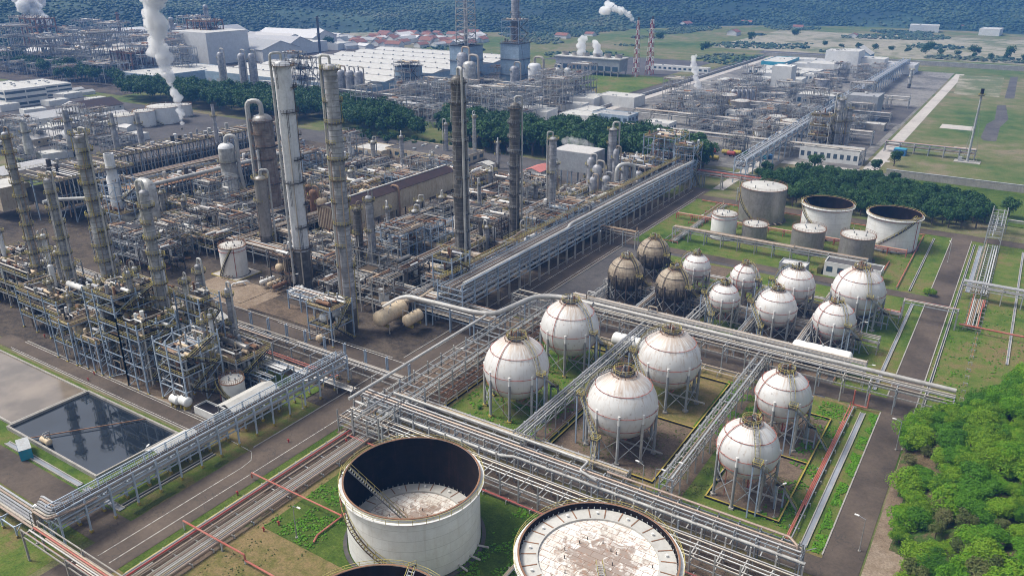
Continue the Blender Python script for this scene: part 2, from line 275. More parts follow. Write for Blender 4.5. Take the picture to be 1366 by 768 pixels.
# ---------------------------------------------------------------- mesh builder
class MB:
    def __init__(s): s.v = []; s.f = []; s.m = []; s.sm = []; s.mats = []
    def mi(s, m):
        if m not in s.mats: s.mats.append(m)
        return s.mats.index(m)
    def add(s, vs, fs, m, smooth=False):
        o = len(s.v); s.v.extend(vs); k = s.mi(m)
        for f in fs: s.f.append(tuple(i + o for i in f)); s.m.append(k); s.sm.append(smooth)
    def box(s, x0, y0, z0, x1, y1, z1, m):
        s.add([(x0, y0, z0), (x1, y0, z0), (x1, y1, z0), (x0, y1, z0), (x0, y0, z1), (x1, y0, z1), (x1, y1, z1), (x0, y1, z1)],
              [(0, 3, 2, 1), (4, 5, 6, 7), (0, 1, 5, 4), (1, 2, 6, 5), (2, 3, 7, 6), (3, 0, 4, 7)], m)
    def cbox(s, x, y, z, dx, dy, dz, m): s.box(x - dx / 2, y - dy / 2, z, x + dx / 2, y + dy / 2, z + dz, m)
    def bar(s, a, b, w, m, h=None):
        a = Vector(a); b = Vector(b); d = b - a
        if d.length < 1e-4: return
        d.normalize(); up = Vector((0, 0, 1)) if abs(d.z) < .95 else Vector((1, 0, 0))
        x = d.cross(up).normalized(); y = x.cross(d).normalized(); hw = w / 2; hh = (h or w) / 2
        vs = [tuple(p + x * i * hw + y * j * hh) for p in (a, b) for i, j in ((-1, -1), (1, -1), (1, 1), (-1, 1))]
        s.add(vs, [(0, 1, 2, 3), (7, 6, 5, 4), (0, 4, 5, 1), (1, 5, 6, 2), (2, 6, 7, 3), (3, 7, 4, 0)], m)
    def tube(s, pts, r, m, n=6, bend=None, cap=True):
        P = [Vector(p) for p in pts]
        if bend is None: bend = 1.6 * r
        Q = [P[0]]
        for i in range(1, len(P) - 1):                      # round every corner
            a = P[i - 1] - P[i]; b = P[i + 1] - P[i]; la, lb = a.length, b.length
            if la < 1e-5 or lb < 1e-5: continue
            a /= la; b /= lb
            k = min(bend, la * .45, lb * .45); ns = 3 if r > .3 else 2
            for j in range(ns + 1):
                t = j / ns; Q.append((P[i] + a * k) * (1 - t) ** 2 + P[i] * 2 * t * (1 - t) + (P[i] + b * k) * t * t)
        Q.append(P[-1]); vs = []; ref = None
        for i, p in enumerate(Q):
            d = ((Q[i + 1] - p) if i == 0 else (p - Q[i - 1]) if i == len(Q) - 1 else (Q[i + 1] - Q[i - 1]))
            if d.length < 1e-6: d = Vector((0, 0, 1))
            d.normalize()
            if ref is None: ref = Vector((0, 0, 1)) if abs(d.z) < .9 else Vector((1, 0, 0))
            x = d.cross(ref)
            if x.length < .05: x = d.orthogonal()
            x.normalize(); ref = x.cross(d).normalized()
            for k in range(n):
                t = 2 * math.pi * (k + .5) / n; vs.append(tuple(p + x * r * math.cos(t) + ref * r * math.sin(t)))
        fs = []
        for i in range(len(Q) - 1):
            for k in range(n):
                a = i * n + k; b = i * n + (k + 1) % n; fs.append((a, b, b + n, a + n))
        s.add(vs, fs, m, True)
        if cap: s.add([vs[k] for k in range(n)], [tuple(range(n))], m); s.add([vs[-n + k] for k in range(n)], [tuple(range(n - 1, -1, -1))], m)
    def lathe(s, prof, m, n=24, cx=0, cy=0, axis='z', c=(0, 0, 0)):
        vs = []
        for r, z in prof:
            for k in range(n):
                t = 2 * math.pi * k / n; x, y = r * math.cos(t), r * math.sin(t)
                if axis == 'z': vs.append((cx + x, cy + y, z))
                elif axis == 'y': vs.append((c[0] + x, c[1] + z, c[2] + y))
                else: vs.append((c[0] + z, c[1] + x, c[2] + y))
        fs = []
        for i in range(len(prof) - 1):
            for k in range(n):
                a = i * n + k; b = i * n + (k + 1) % n
                fs.append((a, b, b + n, a + n) if axis != 'y' else (a, a + n, b + n, b))
        s.add(vs, fs, m, True)
    def cyl(s, x, y, z0, z1, r, m, n=16, r2=None):
        r2 = r if r2 is None else r2; s.lathe([(0.001, z0), (r, z0), (r2, z1), (0.001, z1)], m, n, x, y)
    def ring(s, x, y, z, r0, r1, h, m, n=32, a0=0, a1=360):
        vs = []; full = abs(a1 - a0) >= 359.9; k = n if full else n + 1
        for i in range(k):
            t = R_(a0 + (a1 - a0) * i / n); cs, sn = math.cos(t), math.sin(t)
            for r, zz in ((r0, z), (r1, z), (r1, z + h), (r0, z + h)): vs.append((x + r * cs, y + r * sn, zz))
        fs = []
        for i in range(n):
            a = i * 4; b = ((i + 1) % k) * 4
            for j in range(4): fs.append((a + j, b + j, b + (j + 1) % 4, a + (j + 1) % 4))
        if not full: fs += [(0, 1, 2, 3), ((k - 1) * 4 + 3, (k - 1) * 4 + 2, (k - 1) * 4 + 1, (k - 1) * 4)]
        s.add(vs, fs, m)
    def rail(s, pts, m, h=1.1, step=2.0, w=.09, closed=False):
        P = [Vector(p) for p in pts]
        if closed: P.append(P[0])
        up = Vector((0, 0, 1))
        for a, b in zip(P[:-1], P[1:]):
            s.bar(a + up * h, b + up * h, w, m); s.bar(a + up * h * .5, b + up * h * .5, w * .8, m)
            n = max(1, int((b - a).length / step))
            for i in range(n): p = a + (b - a) * i / n; s.bar(p, p + up * h, w, m)
        s.bar(P[-1], P[-1] + up * h, w, m)
    def ringrail(s, x, y, z, r, m, n=16, a0=0, a1=360, h=1.1, w=.09):
        pts = [(x + r * math.cos(R_(a0 + (a1 - a0) * i / n)), y + r * math.sin(R_(a0 + (a1 - a0) * i / n)), z) for i in range(n + 1)]
        s.rail(pts, m, h, 3, w)
    def stair(s, pts, m, rm=None, width=.9):
        rm = rm or m; P = [Vector(p) for p in pts]
        for a, b in zip(P[:-1], P[1:]):
            d = b - a; hd = Vector((d.x, d.y, 0)); L = d.length
            if L < .01: continue
            side = Vector((-hd.y, hd.x, 0)).normalized() * width / 2 if hd.length > .01 else Vector((width / 2, 0, 0))
            for k in (-1, 1):
                s.bar(a + side * k, b + side * k, .1, m, .28)
                s.bar(a + side * k + Vector((0, 0, 1.05)), b + side * k + Vector((0, 0, 1.05)), .08, rm)
                n = max(1, int(L / 2.2))
                for i in range(n + 1): p = a + d * i / n + side * k; s.bar(p, p + Vector((0, 0, 1.05)), .07, rm)
            n = max(2, int(L / .6))
            for i in range(n):
                p = a + d * (i + .5) / n; s.bar(p - side, p + side, .24, m, .05)
    def mesh(s, name):
        me = bpy.data.meshes.new(name); me.from_pydata(s.v, [], s.f)
        for m in s.mats: me.materials.append(M[m])
        me.polygons.foreach_set('material_index', s.m); me.polygons.foreach_set('use_smooth', s.sm)
        if any(s.sm): me.set_sharp_from_angle(angle=R_(42))
        me.update(); return me
    def build(s, name, parent=None, label=None):
        if not s.f: return None
        o = bpy.data.objects.new(name, s.mesh(name)); col.objects.link(o); o.parent = parent; reg(o)
        if label: o['label'] = label
        return o
def tag(o, label, cat, group=None, kind=None):
    if label: o['label'] = label
    if cat: o['category'] = cat
    if group: o['group'] = group
    if kind: o['kind'] = kind
    return o
KIDS = {}
def reg(o):
    if o.parent: KIDS.setdefault(o.parent.name, []).append(o)
    return o
def thing(name, label, cat, loc=(0, 0, 0), rz=0, group=None):
    o = bpy.data.objects.new(name, None); o.empty_display_size = .5; col.objects.link(o)
    o.location = loc; o.rotation_euler = (0, 0, rz); return tag(o, label, cat, group)
def link(name, me, parent, loc=(0, 0, 0), rz=0, scale=None):
    o = bpy.data.objects.new(name, me); col.objects.link(o); o.parent = parent; o.location = loc; o.rotation_euler = (0, 0, rz)
    if scale: o.scale = scale
    return reg(o)
def copy_tree(o, parent=None):
    c = o.copy(); col.objects.link(c); c.parent = parent; reg(c)
    for ch in KIDS.get(o.name, []): copy_tree(ch, c)
    return c
def dup(o, loc, rz=0, label=None, scale=1, group=None):
    c = copy_tree(o); c.location = loc; c.rotation_euler = (0, 0, rz)
    c.scale = (scale,)*3 if isinstance(scale, (int, float)) else scale
    if label: c['label'] = label
    if group: c['group'] = group
    return c
def kill(o):
    for ch in KIDS.pop(o.name, []): kill(ch)
    bpy.data.objects.remove(o)
# ================================================================ SETTING
SHEETS = [0]
def sheet(name, rects, m, z, kind='structure', label=None, cat=None, pts=None):
    """ground surfaces: every rectangle its own sheet, each a few mm above the one laid before it"""
    for (x0, y0, x1, y1) in rects:
        if 'water' in name: zz = z
        else: SHEETS[0] += 1; zz = .0025 * SHEETS[0]
        b = MB(); b.add([(x0, y0, zz), (x1, y0, zz), (x1, y1, zz), (x0, y1, zz)], [(0, 1, 2, 3)], m)
        b.build(name)['kind'] = kind
def gsheet(name, px, m):
    SHEETS[0] += 1; zz = .0025 * SHEETS[0]; b = MB(); b.add([(*G(*p)[:2], zz) for p in px], [tuple(range(len(px)))], m); b.build(name)['kind'] = 'structure'
def gpoly(px): return [G(*p)[:2] for p in px]
# ground: one sheet to the foot of the hills and beyond
b = MB(); b.add([(-5000, -300, 0), (3000, -300, 0), (3000, 7000, 0), (-5000, 7000, 0)], [(0, 1, 2, 3)], 'field'); b.build('ground')['kind'] = 'structure'
Z = .004
# plots: process paving, grass, soil
sheet('paved_ground', [(-420, 104, -143, 372), (-300, 130, -143, 170)], 'plant', Z)
sheet('paved_ground', [(-132, 206, -31, 306), (-132, 160, -100, 206)], 'gravel', Z)
sheet('grass', [(-132, 40, 62, 134), (-132, 140, -16.6, 206)], 'dry', Z)
sheet('grass', [(-9.4, 180, 75, 378), (-132, 300, -16.6, 378), (-31, 215, -16.6, 294)], 'grass', Z)
sheet('grass', [(-260, 30, -145, 64), (-260, 72, -145, 100), (-157, 72, -143, 128)], 'grass', Z)
sheet('lush_grass', [(-118, 86, -62, 121)], 'lush', 2 * Z)
sheet('lush_grass', [(-56, 172, -37.5, 198), (-132, 62, -128.5, 124)], 'lush', 2 * Z)
sheet('grass', [(-54, 141, -16.6, 205), (-114, 145, -83, 197), (-29, 60, -19, 118)], 'grass', 2 * Z)
sheet('bare_soil', [(-82, 146, -55.5, 171), (-42.5, 147, -27.5, 194)], 'scorch', 3 * Z)
sheet('bare_soil', [(-110, 222, -33, 268)], 'plant', 2 * Z)
sheet('grass', [(-96, 262, -60, 269), (-116, 272, -40, 291), (-78, 225, -62, 240)], 'grass', Z); sheet('bare_soil', [(-100, 275, -84, 289), (-62, 226, -46, 240)], 'scorch', Z)
sheet('bare_earth', [(-9, 100, 20, 190)], 'dirt', 2 * Z)
sheet('concrete_apron', [(-118, 294.5, -30, 297)], 'slab', 4 * Z)
sheet('bare_earth', [(-243, 150, -212, 178), (-225, 104, -170, 126), (-255, 70, -222, 84)], 'dirt', 2 * Z)
sheet('bare_soil', [(-131.5, 141, -115.6, 205), (-131, 121, -17, 132.5), (-128.4, 55, -120, 122), (-118, 216, -33, 225), (-88.5, 141, -83.6, 204), (-52.5, 141, -47.5, 204)], 'scorch', Z)
# roads
roads = [(-143, 20, -132, 398), (-132, 134, -16.6, 140), (-16.6, 118, -9.4, 386), (-143, 377.5, 62, 385.5), (-132, 294, -16.6, 300), (-132, 207, -16.6, 215),
         (-260, 101, -157, 106.5), (-260, 64, -143, 72), (-300, 152, -143, 160), (-16.6, 60, -9.4, 118)]
for i, r in enumerate(roads): sheet('road', [r], 'asphalt', (4 + .7 * i) * Z)
b = MB()
for x, y0, y1 in ((-138.8, 62, 98), (-135, 62, 152), (-139.2, 172, 392), (-133.4, 172, 392)): b.box(x - .09, y0, .09, x + .09, y1, .115, 'paint')
for y in (153.2, 159): b.box(-295, y - .1, .09, -150, y + .1, .115, 'paint')
for y in (101.6, 106): b.box(-250, y - .08, .09, -162, y + .08, .115, 'paint')
b.tube([(-138.8, 98, .09), (-139.3, 101, .09), (-142, 103.5, .09), (-150, 104, .09)], .09, 'paint', 4)
b.build('road_markings')['kind'] = 'structure'
b = MB()   # kerbs along the roads
for (x0, y0, x1, y1) in [(-143.3, 105, -143, 150), (-143.3, 162, -143, 396), (-132, 142, -131.7, 205), (-132, 217, -131.7, 292), (-132, 302, -131.7, 375),
                         (-16.9, 141, -16.6, 206), (-16.9, 216, -16.6, 293), (-16.9, 301, -16.6, 377), (-9.4, 190, -9.1, 377), (-250, 106.6, -162, 106.9), (-248, 100.7, -162, 101),
                         (-131, 140, -20, 140.3), (-131, 133.7, -20, 134), (-300, 160, -146, 160.3), (-300, 151.7, -146, 152)]:
    b.box(x0, y0, 0, x1, y1, .24, 'concrete')
b.build('road_kerbs')['kind'] = 'structure'
# ponds in low walled basins
def basin(x0, y0, x1, y1, m, lab, h=1.1, wm='concrete', lvl=.45):
    o = sheet('pond_water', [(x0 + .4, y0 + .4, x1 - .4, y1 - .4)], m, lvl)
    b = MB()
    for a in ((x0, y0, x1, y0 + .5), (x0, y1 - .5, x1, y1), (x0, y0 + .5, x0 + .5, y1 - .5), (x1 - .5, y0 + .5, x1, y1 - .5)): b.box(a[0], a[1], 0, a[2], a[3], h, wm)
    tag(b.build('basin_wall'), lab, 'wall')
basin(-202.5, 76.5, -163, 98.5, 'water', 'low concrete wall round the dark mirror-like cooling pond')
basin(-252, 78, -203.4, 98.5, 'murky', 'low concrete wall round the pale murky pond at the left edge', .7, 'concrete', .4)
b = MB(); b.bar((-192, 77, .95), (-176, 98, .95), .22, 'rust'); tag(b.build('pipe'), 'thin rusty pipe lying across the dark cooling pond', 'pipe')
def ditch(x0, y0, x1, y1, lab, m='stream', wcol='concrete'):
    """shallow lined channel standing a little proud, water between its walls"""
    b = MB(); hx = abs(x1 - x0) < abs(y1 - y0); t = .22
    if hx:
        b.box(x0, y0, 0, x0 + t, y1, .40, wcol); b.box(x1 - t, y0, 0, x1, y1, .40, wcol)
        sheet('ditch_water', [(x0 + t, y0, x1 - t, y1)], m, .21)
    else:
        b.box(x0, y0, 0, x1, y0 + t, .40, wcol); b.box(x0, y1 - t, 0, x1, y1, .40, wcol)
        sheet('ditch_water', [(x0, y0 + t, x1, y1 - t)], m, .21)
    tag(b.build('drain_channel'), lab, 'drain')
ditch(-21.3, 141.5, -19.9, 203, 'concrete drain with pale water beside the right road, near the paired red pipes', 'stream')
ditch(-21.0, 218, -19.9, 290, 'straight drain left of the right road beyond the twin overhead pipes', 'stream')
ditch(-23.6, 302, -22.8, 372, 'narrow drain in the grass behind the right road junction', 'water')
ditch(-8.2, 212, -7.4, 372, 'dark narrow drain right of the right road', 'water')
ditch(-6.2, 312, -4.6, 372, 'white sided channel beside the sleeper pipes at the far right', 'stream')
ditch(9.4, 255, 10.2, 372, 'pale drain running through the grass at the far right edge', 'stream')
ditch(-162, 72.5, -148, 74, 'wet ditch beside the road below the dark pond', 'stream')
ditch(-196, 72.6, -164, 74, 'grey water ditch between the blue container and the cooling pond', 'stream')
ditch(-129.6, 62, -128.6, 124, 'yellow edged drain beside the ground pipelines', 'water', 'olive')
ditch(-149.6, 74, -148.4, 98, 'dark ditch in the grass under the long walkway pipe rack', 'water')
# dike kerbs round the sphere plots (yellow topped)
def dike(x0, y0, x1, y1, lab, h=.55, split=None):
    b = MB()
    for a in ((x0, y0, x1, y0 + .3), (x0, y1 - .3, x1, y1), (x0, y0 + .3, x0 + .3, y1 - .3), (x1 - .3, y0 + .3, x1, y1 - .3)):
        b.box(a[0], a[1], 0, a[2], a[3], h, 'black'); b.box(a[0] - .02, a[1] - .02, h, a[2] + .02, a[3] + .02, h + .07, 'yellow')
    if split: b.box(x0 + .3, split, 0, x1 - .3, split + .3, h, 'black'); b.box(x0 + .3, split - .02, h, x1 - .3, split + .32, h + .07, 'yellow')
    tag(b.build('dike_wall'), lab, 'wall')
dike(-115.5, 144.5, -83.5, 198.5, 'yellow topped dike round the two left large spheres')
dike(-82.6, 144.5, -55, 199, 'yellow topped dike round the two middle large spheres', split=171.3)
dike(-43.2, 146, -26.8, 195, 'yellow topped dike round the two right large spheres', split=171)
# ---------------------------------------------------------------- far ground
Z2 = .03
def fz(i): return Z2 + .006 * i
sheet('paved_ground', [(-118, 478, -76, 1000), (-285, 450, -118, 1040)], 'works', fz(0))
sheet('paved_ground', [(-640, 470, -292, 800)], 'plant', fz(0))
sheet('paved_ground', [(-1080, 420, -690, 900)], 'plant', fz(1))
sheet('paved_ground', [(-840, 240, -420, 400)], 'gravel', fz(0))
sheet('paved_ground', [(-420, 372, -150, 408)], 'gravel', fz(2))
sheet('concrete_road', [(-74, 488, -66, 995), (-292, 455, -284, 1100)], 'slab', fz(3))
sheet('concrete_path', [(-132, 400, -126, 480), (-118, 478, -30, 486)], 'slab', fz(4))
sheet('concrete_apron', [(-70, 515, -26, 519), (-34, 520, -12, 552)], 'slab', fz(5))
sheet('road', [(-308, 470, -296, 1120)], 'gravel', fz(4))
sheet('meadow', [(-64, 484, 120, 990)], 'field', fz(6))
sheet('meadow', [(-400, 655, -312, 800)], 'grass', fz(6))
sheet('meadow', [(-760, 820, -312, 1050), (-250, 1000, 200, 1150)], 'field', fz(5))
sheet('gravel_lot', [(-430, 800, -330, 880), (-520, 880, -330, 960), (-114, 560, -80, 640), (-320, 1100, -180, 1230)], 'gravel', fz(7))
sheet('bare_earth', [(-100, 500, -82, 560), (-104, 650, -78, 740)], 'gravel', fz(8))
gsheet('gravel_strip', [(1312, 188), (1308, 184), (1316, 166), (1327, 160), (1330, 141), (1342, 141), (1345, 160), (1334, 170), (1329, 189)], 'gravel')
gsheet('gravel_strip', [(1340, 132), (1348, 103), (1358, 103), (1353, 132)], 'gravel')
gsheet('gravel_lot', [(1280, 101), (1340, 103), (1333, 130), (1272, 126)], 'wasteland')
sheet('rubble_patch', [(10, 560, 26, 590), (-52, 650, -30, 668)], 'slab', fz(9))
sheet('wasteland', [(-400, 1130, 600, 1500), (-1700, 930, -780, 1080)], 'wasteland', fz(2))
sheet('bare_earth', [(-70, 410, 80, 478)], 'lush', fz(2))
# hills
def hill_h(x, y):
    d = Vector((x, y)).length; az = math.atan2(-x, y)              # 0 straight up the grid, grows to the left
    k = (az - R_(-8)) / R_(75); base = 1560 - 560 * max(0, min(1, (k - .30) * 2.2)) + 260 * math.sin(az * 3)
    base = 1620 - 330 * max(0, min(1, (k - .35) * 1.9)) + 70 * math.sin(az * 9)
    t = max(0, (d - base) / 1500)
    h = 150 * (t ** .8) * (1 + .55 * noise.noise(Vector((x * .0011, y * .0011, 3)))) + 26 * min(1, t * 5) * noise.noise(Vector((x * .004, y * .004, 1)))
    return -1.5 + max(0, h)
b = MB(); nx, ny = 110, 60; vs = []
for j in range(ny + 1):
    for i in range(nx + 1):
        az = R_(-22 + 110 * i / nx); d = 1150 + 2600 * (j / ny) ** 1.3
        x, y = -math.sin(az) * d, math.cos(az) * d; vs.append((x, y, hill_h(x, y)))
b.add(vs, [(j * (nx + 1) + i, j * (nx + 1) + i + nx + 1, j * (nx + 1) + i + nx + 2, j * (nx + 1) + i + 1) for j in range(ny) for i in range(nx)], 'leaf_far', True)
b.build('hills')['kind'] = 'structure'
# wooded hills: crowns without number, one object
import numpy as np
def forest(name, n, region, m, seed, s0, s1):
    r = random.Random(seed); t = (1 + 5 ** .5) / 2
    ico = np.array([(-1, t, 0), (1, t, 0), (-1, -t, 0), (1, -t, 0), (0, -1, t), (0, 1, t), (0, -1, -t), (0, 1, -t), (t, 0, -1), (t, 0, 1), (-t, 0, -1), (-t, 0, 1)]) / 1.9
    fc = np.array([(0, 11, 5), (0, 5, 1), (0, 1, 7), (0, 7, 10), (0, 10, 11), (1, 5, 9), (5, 11, 4), (11, 10, 2), (10, 7, 6), (7, 1, 8), (3, 9, 4), (3, 4, 2), (3, 2, 6), (3, 6, 8), (3, 8, 9), (4, 9, 5), (2, 4, 11), (6, 2, 10), (8, 6, 7), (9, 8, 1)])
    V = []; Fs = []; k = 0; g = np.random.default_rng(seed)
    while k < n:
        p = region(r)
        if p is None: continue
        x, y, z, s = p; s *= r.uniform(s0, s1); a = r.random() * 6.28
        q = ico * g.uniform(.45, 1.35, (12, 1)); c, sn = math.cos(a), math.sin(a)
        q = np.stack([q[:, 0] * c - q[:, 1] * sn, q[:, 0] * sn + q[:, 1] * c, q[:, 2] * r.uniform(.35, .75)], 1) * s
        q += (x, y, z + s * .35); V.append(q); Fs.append(fc + 12 * k); k += 1
    V = np.concatenate(V); Fs = np.concatenate(Fs); me = bpy.data.meshes.new(name)
    me.vertices.add(len(V)); me.vertices.foreach_set('co', V.ravel()); me.loops.add(Fs.size); me.loops.foreach_set('vertex_index', Fs.ravel().astype(np.int32))
    me.polygons.add(len(Fs)); me.polygons.foreach_set('loop_start', np.arange(0, Fs.size, 3, dtype=np.int32)); me.polygons.foreach_set('loop_total', np.full(len(Fs), 3, np.int32))
    me.materials.append(M[m]); me.polygons.foreach_set('use_smooth', [name == 'hill_forest'] * len(Fs)); me.update(calc_edges=True); me.validate()
    o = bpy.data.objects.new(name, me); col.objects.link(o); return o
def hillreg(r):
    az = R_(r.uniform(-14, 76)); d = 1150 + 1900 * r.random() ** 1.25
    x, y = -math.sin(az) * d, math.cos(az) * d; h = hill_h(x, y)
    if h < .3: return None
    if noise.noise(Vector((x * .006, y * .006, 9))) > .33 and r.random() < .8: return None
    return x, y, h - 1, 2.2 + d * .0014
tag(forest('hill_forest', 90000, hillreg, 'leaf_far', 5, .45, 1.15), 'hazy green forest covering the hills behind the plant', 'forest', kind='stuff')
def scrub(r):
    x, y = r.uniform(-1500, 150), r.uniform(900, 1600)
    v = noise.noise(Vector((x * .008, y * .008, 4)))
    if v < .12 or hill_h(x, y) > 0: return None
    if -300 < x and y < 1140: return None
    if x < -760 and y < 930: return None
    return x, y, 0, 3.4
tag(forest('scrub', 4200, scrub, 'leaf_far', 6, .4, 1.1), 'scrub and low trees scattered over the flats before the hills', 'scrub', kind='stuff')

def weed(rects, thr):
    def f(r):
        x0, y0, x1, y1 = r.choice(rects); x, y = r.uniform(x0, x1), r.uniform(y0, y1)
        if noise.noise(Vector((x * .22, y * .22, 7))) < thr: return None
        return x, y, .05, .3
    return f
tag(forest('grass_tufts', 9000, weed([(-118, 86, -104, 121), (-76, 86, -62, 121), (-31, 141, -24, 204), (-114, 146, -84, 197), (-56, 172, -44, 204), (-9, 200, 30, 300), (-19, 141, -17, 204)], -.05), 'leaf_bright', 8, .3, 1.2), 'tufts of bright grass and weeds on the green plots', 'grass', kind='stuff')
tag(forest('dry_tufts', 5000, weed([(-119, 40, -104, 120), (-54, 141, -44, 170), (-131, 300, -20, 375), (-145, 74, -143.5, 98), (-82, 146, -56, 170)], 0), 'leaf_olive', 9, .15, .7), 'dry tufts and weeds on the worn plots', 'grass', kind='stuff')
# ================================================================ BUILDERS
def sphere_tank(X, Y, Zc, r, label, group, m='ball', leg='steel', nleg=9, stair_az=-25, pad='yellow', rings=('red',), a0=10, sooty=False):
    t = thing('sphere_tank', label, 'gas sphere', (X, Y, 0), 0, group)
    b = MB(); n = 24; b.lathe([(max(.01, r * math.sin(math.pi * i / n)), -r * math.cos(math.pi * i / n)) for i in range(n + 1)], m, 48)
    o = b.build('shell', t); o.location = (0, 0, Zc)
    lr = r * .985; k = .36 * (r / 8.5) ** .5
    bl = MB(); bl.cyl(0, 0, .5, Zc - 1.2, k, leg, 10); bl.cyl(0, 0, Zc - 1.2, Zc + 1.2, k * .98, 'white' if not sooty else 'dark_steel', 10); bl.cyl(0, 0, 0, .12, k * 1.9, 'concrete', 8)
    lm = bl.mesh('leg')
    pb = MB(); pb.cbox(0, 0, .02, k * 3.3, k * 3.3, .5, pad); pm = pb.mesh('leg_footing')
    A = [R_(a0 + 360 * i / nleg) for i in range(nleg)]
    bb = MB(); c = 2 * lr * math.sin(math.pi / nleg); h1 = Zc - r * .62
    bb.bar((0, 0, 1), (c, 0, h1), .16, 'steel'); bb.bar((c, 0, 1), (0, 0, h1), .16, 'steel'); bm = bb.mesh('cross_brace')
    for i, a in enumerate(A):
        l = link('leg', lm, t, (lr * math.cos(a), lr * math.sin(a), 0), a)
        link('footing', pm, l)
        p = Vector((lr * math.cos(a), lr * math.sin(a), 0)); a2 = a + 2 * math.pi / nleg; q = Vector((lr * math.cos(a2), lr * math.sin(a2), 0))
        link('cross_brace', bm, t, p, math.atan2(q.y - p.y, q.x - p.x))
    for k2, dz in enumerate((-.42, .05, .62)):
        b = MB(); zz = dz * r; rr = math.sqrt(r * r - zz * zz) + .16
        b.tube([(rr * math.cos(R_(a)), rr * math.sin(R_(a)), Zc + zz) for a in range(0, 361, 12)], .07 if not sooty else .09, rings[0], 4)
        for a in range(0, 360, 24): b.bar(((rr - .3) * math.cos(R_(a)), (rr - .3) * math.sin(R_(a)), Zc + zz), ((rr + .25) * math.cos(R_(a)), (rr + .25) * math.sin(R_(a)), Zc + zz + .25), .09, rings[0])
        b.build('sprinkler_ring', t)
    b = MB()                                            # riser pipe hugging the shell from the ground to the crown
    az = R_(stair_az - 75)
    pts = [(rr2 * math.cos(az), rr2 * math.sin(az), zz2) for rr2, zz2 in [((r + .25) * math.cos(R_(e)), Zc + (r + .25) * math.sin(R_(e))) for e in range(-50, 86, 12)]]
    b.tube([(pts[0][0], pts[0][1], .3)] + pts, .10, rings[0], 5, .2); b.build('riser_pipe', t)
    # crown platform with valves and railing
    b = MB(); pr = r * .30; zt = Zc + r * .985
    b.ring(0, 0, zt, .3, pr, .12, 'grate', 16); b.build('top_platform', t)
    b = MB(); b.ringrail(0, 0, zt + .12, pr, 'olive', 12); b.ringrail(0, 0, zt - .5, pr * 1.25, 'rust', 12, h=.5); b.build('railing', t)
    b = MB(); q = random.Random(int(X * 7 + Y))
    for i in range(7):
        a = q.random() * 6.28; d = q.random() * pr * .75; x, y = d * math.cos(a), d * math.sin(a)
        b.cyl(x, y, zt - .4, zt + q.uniform(.8, 2.2), q.uniform(.1, .28), q.choice(['steel', 'rust', 'dark_steel']), 7)
    for i in range(4):
        a = q.random() * 6.28
        b.tube([(0, 0, zt), (0, 0, zt + 1.1 + .3 * i), (1.1 * math.cos(a), 1.1 * math.sin(a), zt + 1.1 + .3 * i), (1.5 * math.cos(a), 1.5 * math.sin(a), zt)], .12, q.choice(['pipe', 'steel', 'rust']), 5)
    b.build('relief_valves', t)
    # stairway: ground -> landing at mid height -> crown
    s1 = R_(stair_az); s2 = R_(stair_az + 62); ro = r + 1.5
    g = Vector((ro * 1.45 * math.cos(s2), ro * 1.45 * math.sin(s2), 0)); mid = Vector((ro * math.cos(s2 - .15), ro * math.sin(s2 - .15), Zc * .52))
    ld = Vector((ro * math.cos(s1), ro * math.sin(s1), Zc + r * .18))
    b = MB(); sm = 'steel' if not sooty else 'dark_steel'; b.stair([g, mid], sm, 'olive'); b.stair([mid, ld], sm, 'olive', 1.0)
    up = [(math.cos(s1) * (r + .9) * math.cos(R_(e)), math.sin(s1) * (r + .9) * math.cos(R_(e)), Zc + (r + .9) * math.sin(R_(e))) for e in (14, 32, 50, 68)] + [(pr * math.cos(s1), pr * math.sin(s1), zt + .1)]
    b.stair(up, sm, 'olive', 1.0); b.build('stairway', t)
    for p in (mid, ld):
        b = MB(); b.cbox(p.x, p.y, p.z - .1, 1.8, 1.8, .12, 'grate')
        b.rail([(p.x - .9, p.y - .9, p.z), (p.x + .9, p.y - .9, p.z), (p.x + .9, p.y + .9, p.z), (p.x - .9, p.y + .9, p.z)], 'olive', closed=True)
        for dx in (-.7, .7): b.bar((p.x + dx, p.y + dx, 0), (p.x + dx, p.y + dx, p.z), .3, 'blue_steel' if not sooty else 'dark_steel')
        b.build('stair_landing', t)
    b = MB(); b.tube([(0, 0, Zc - r), (0, 0, 1.6), (r * 1.3, 0, 1.6)], .28, 'pipe', 6); b.tube([(.8, .5, Zc - r), (.8, .5, 1.1), (.8, r * 1.2, 1.1)], .18, 'red', 6); b.build('outlet_pipe', t)
    return t

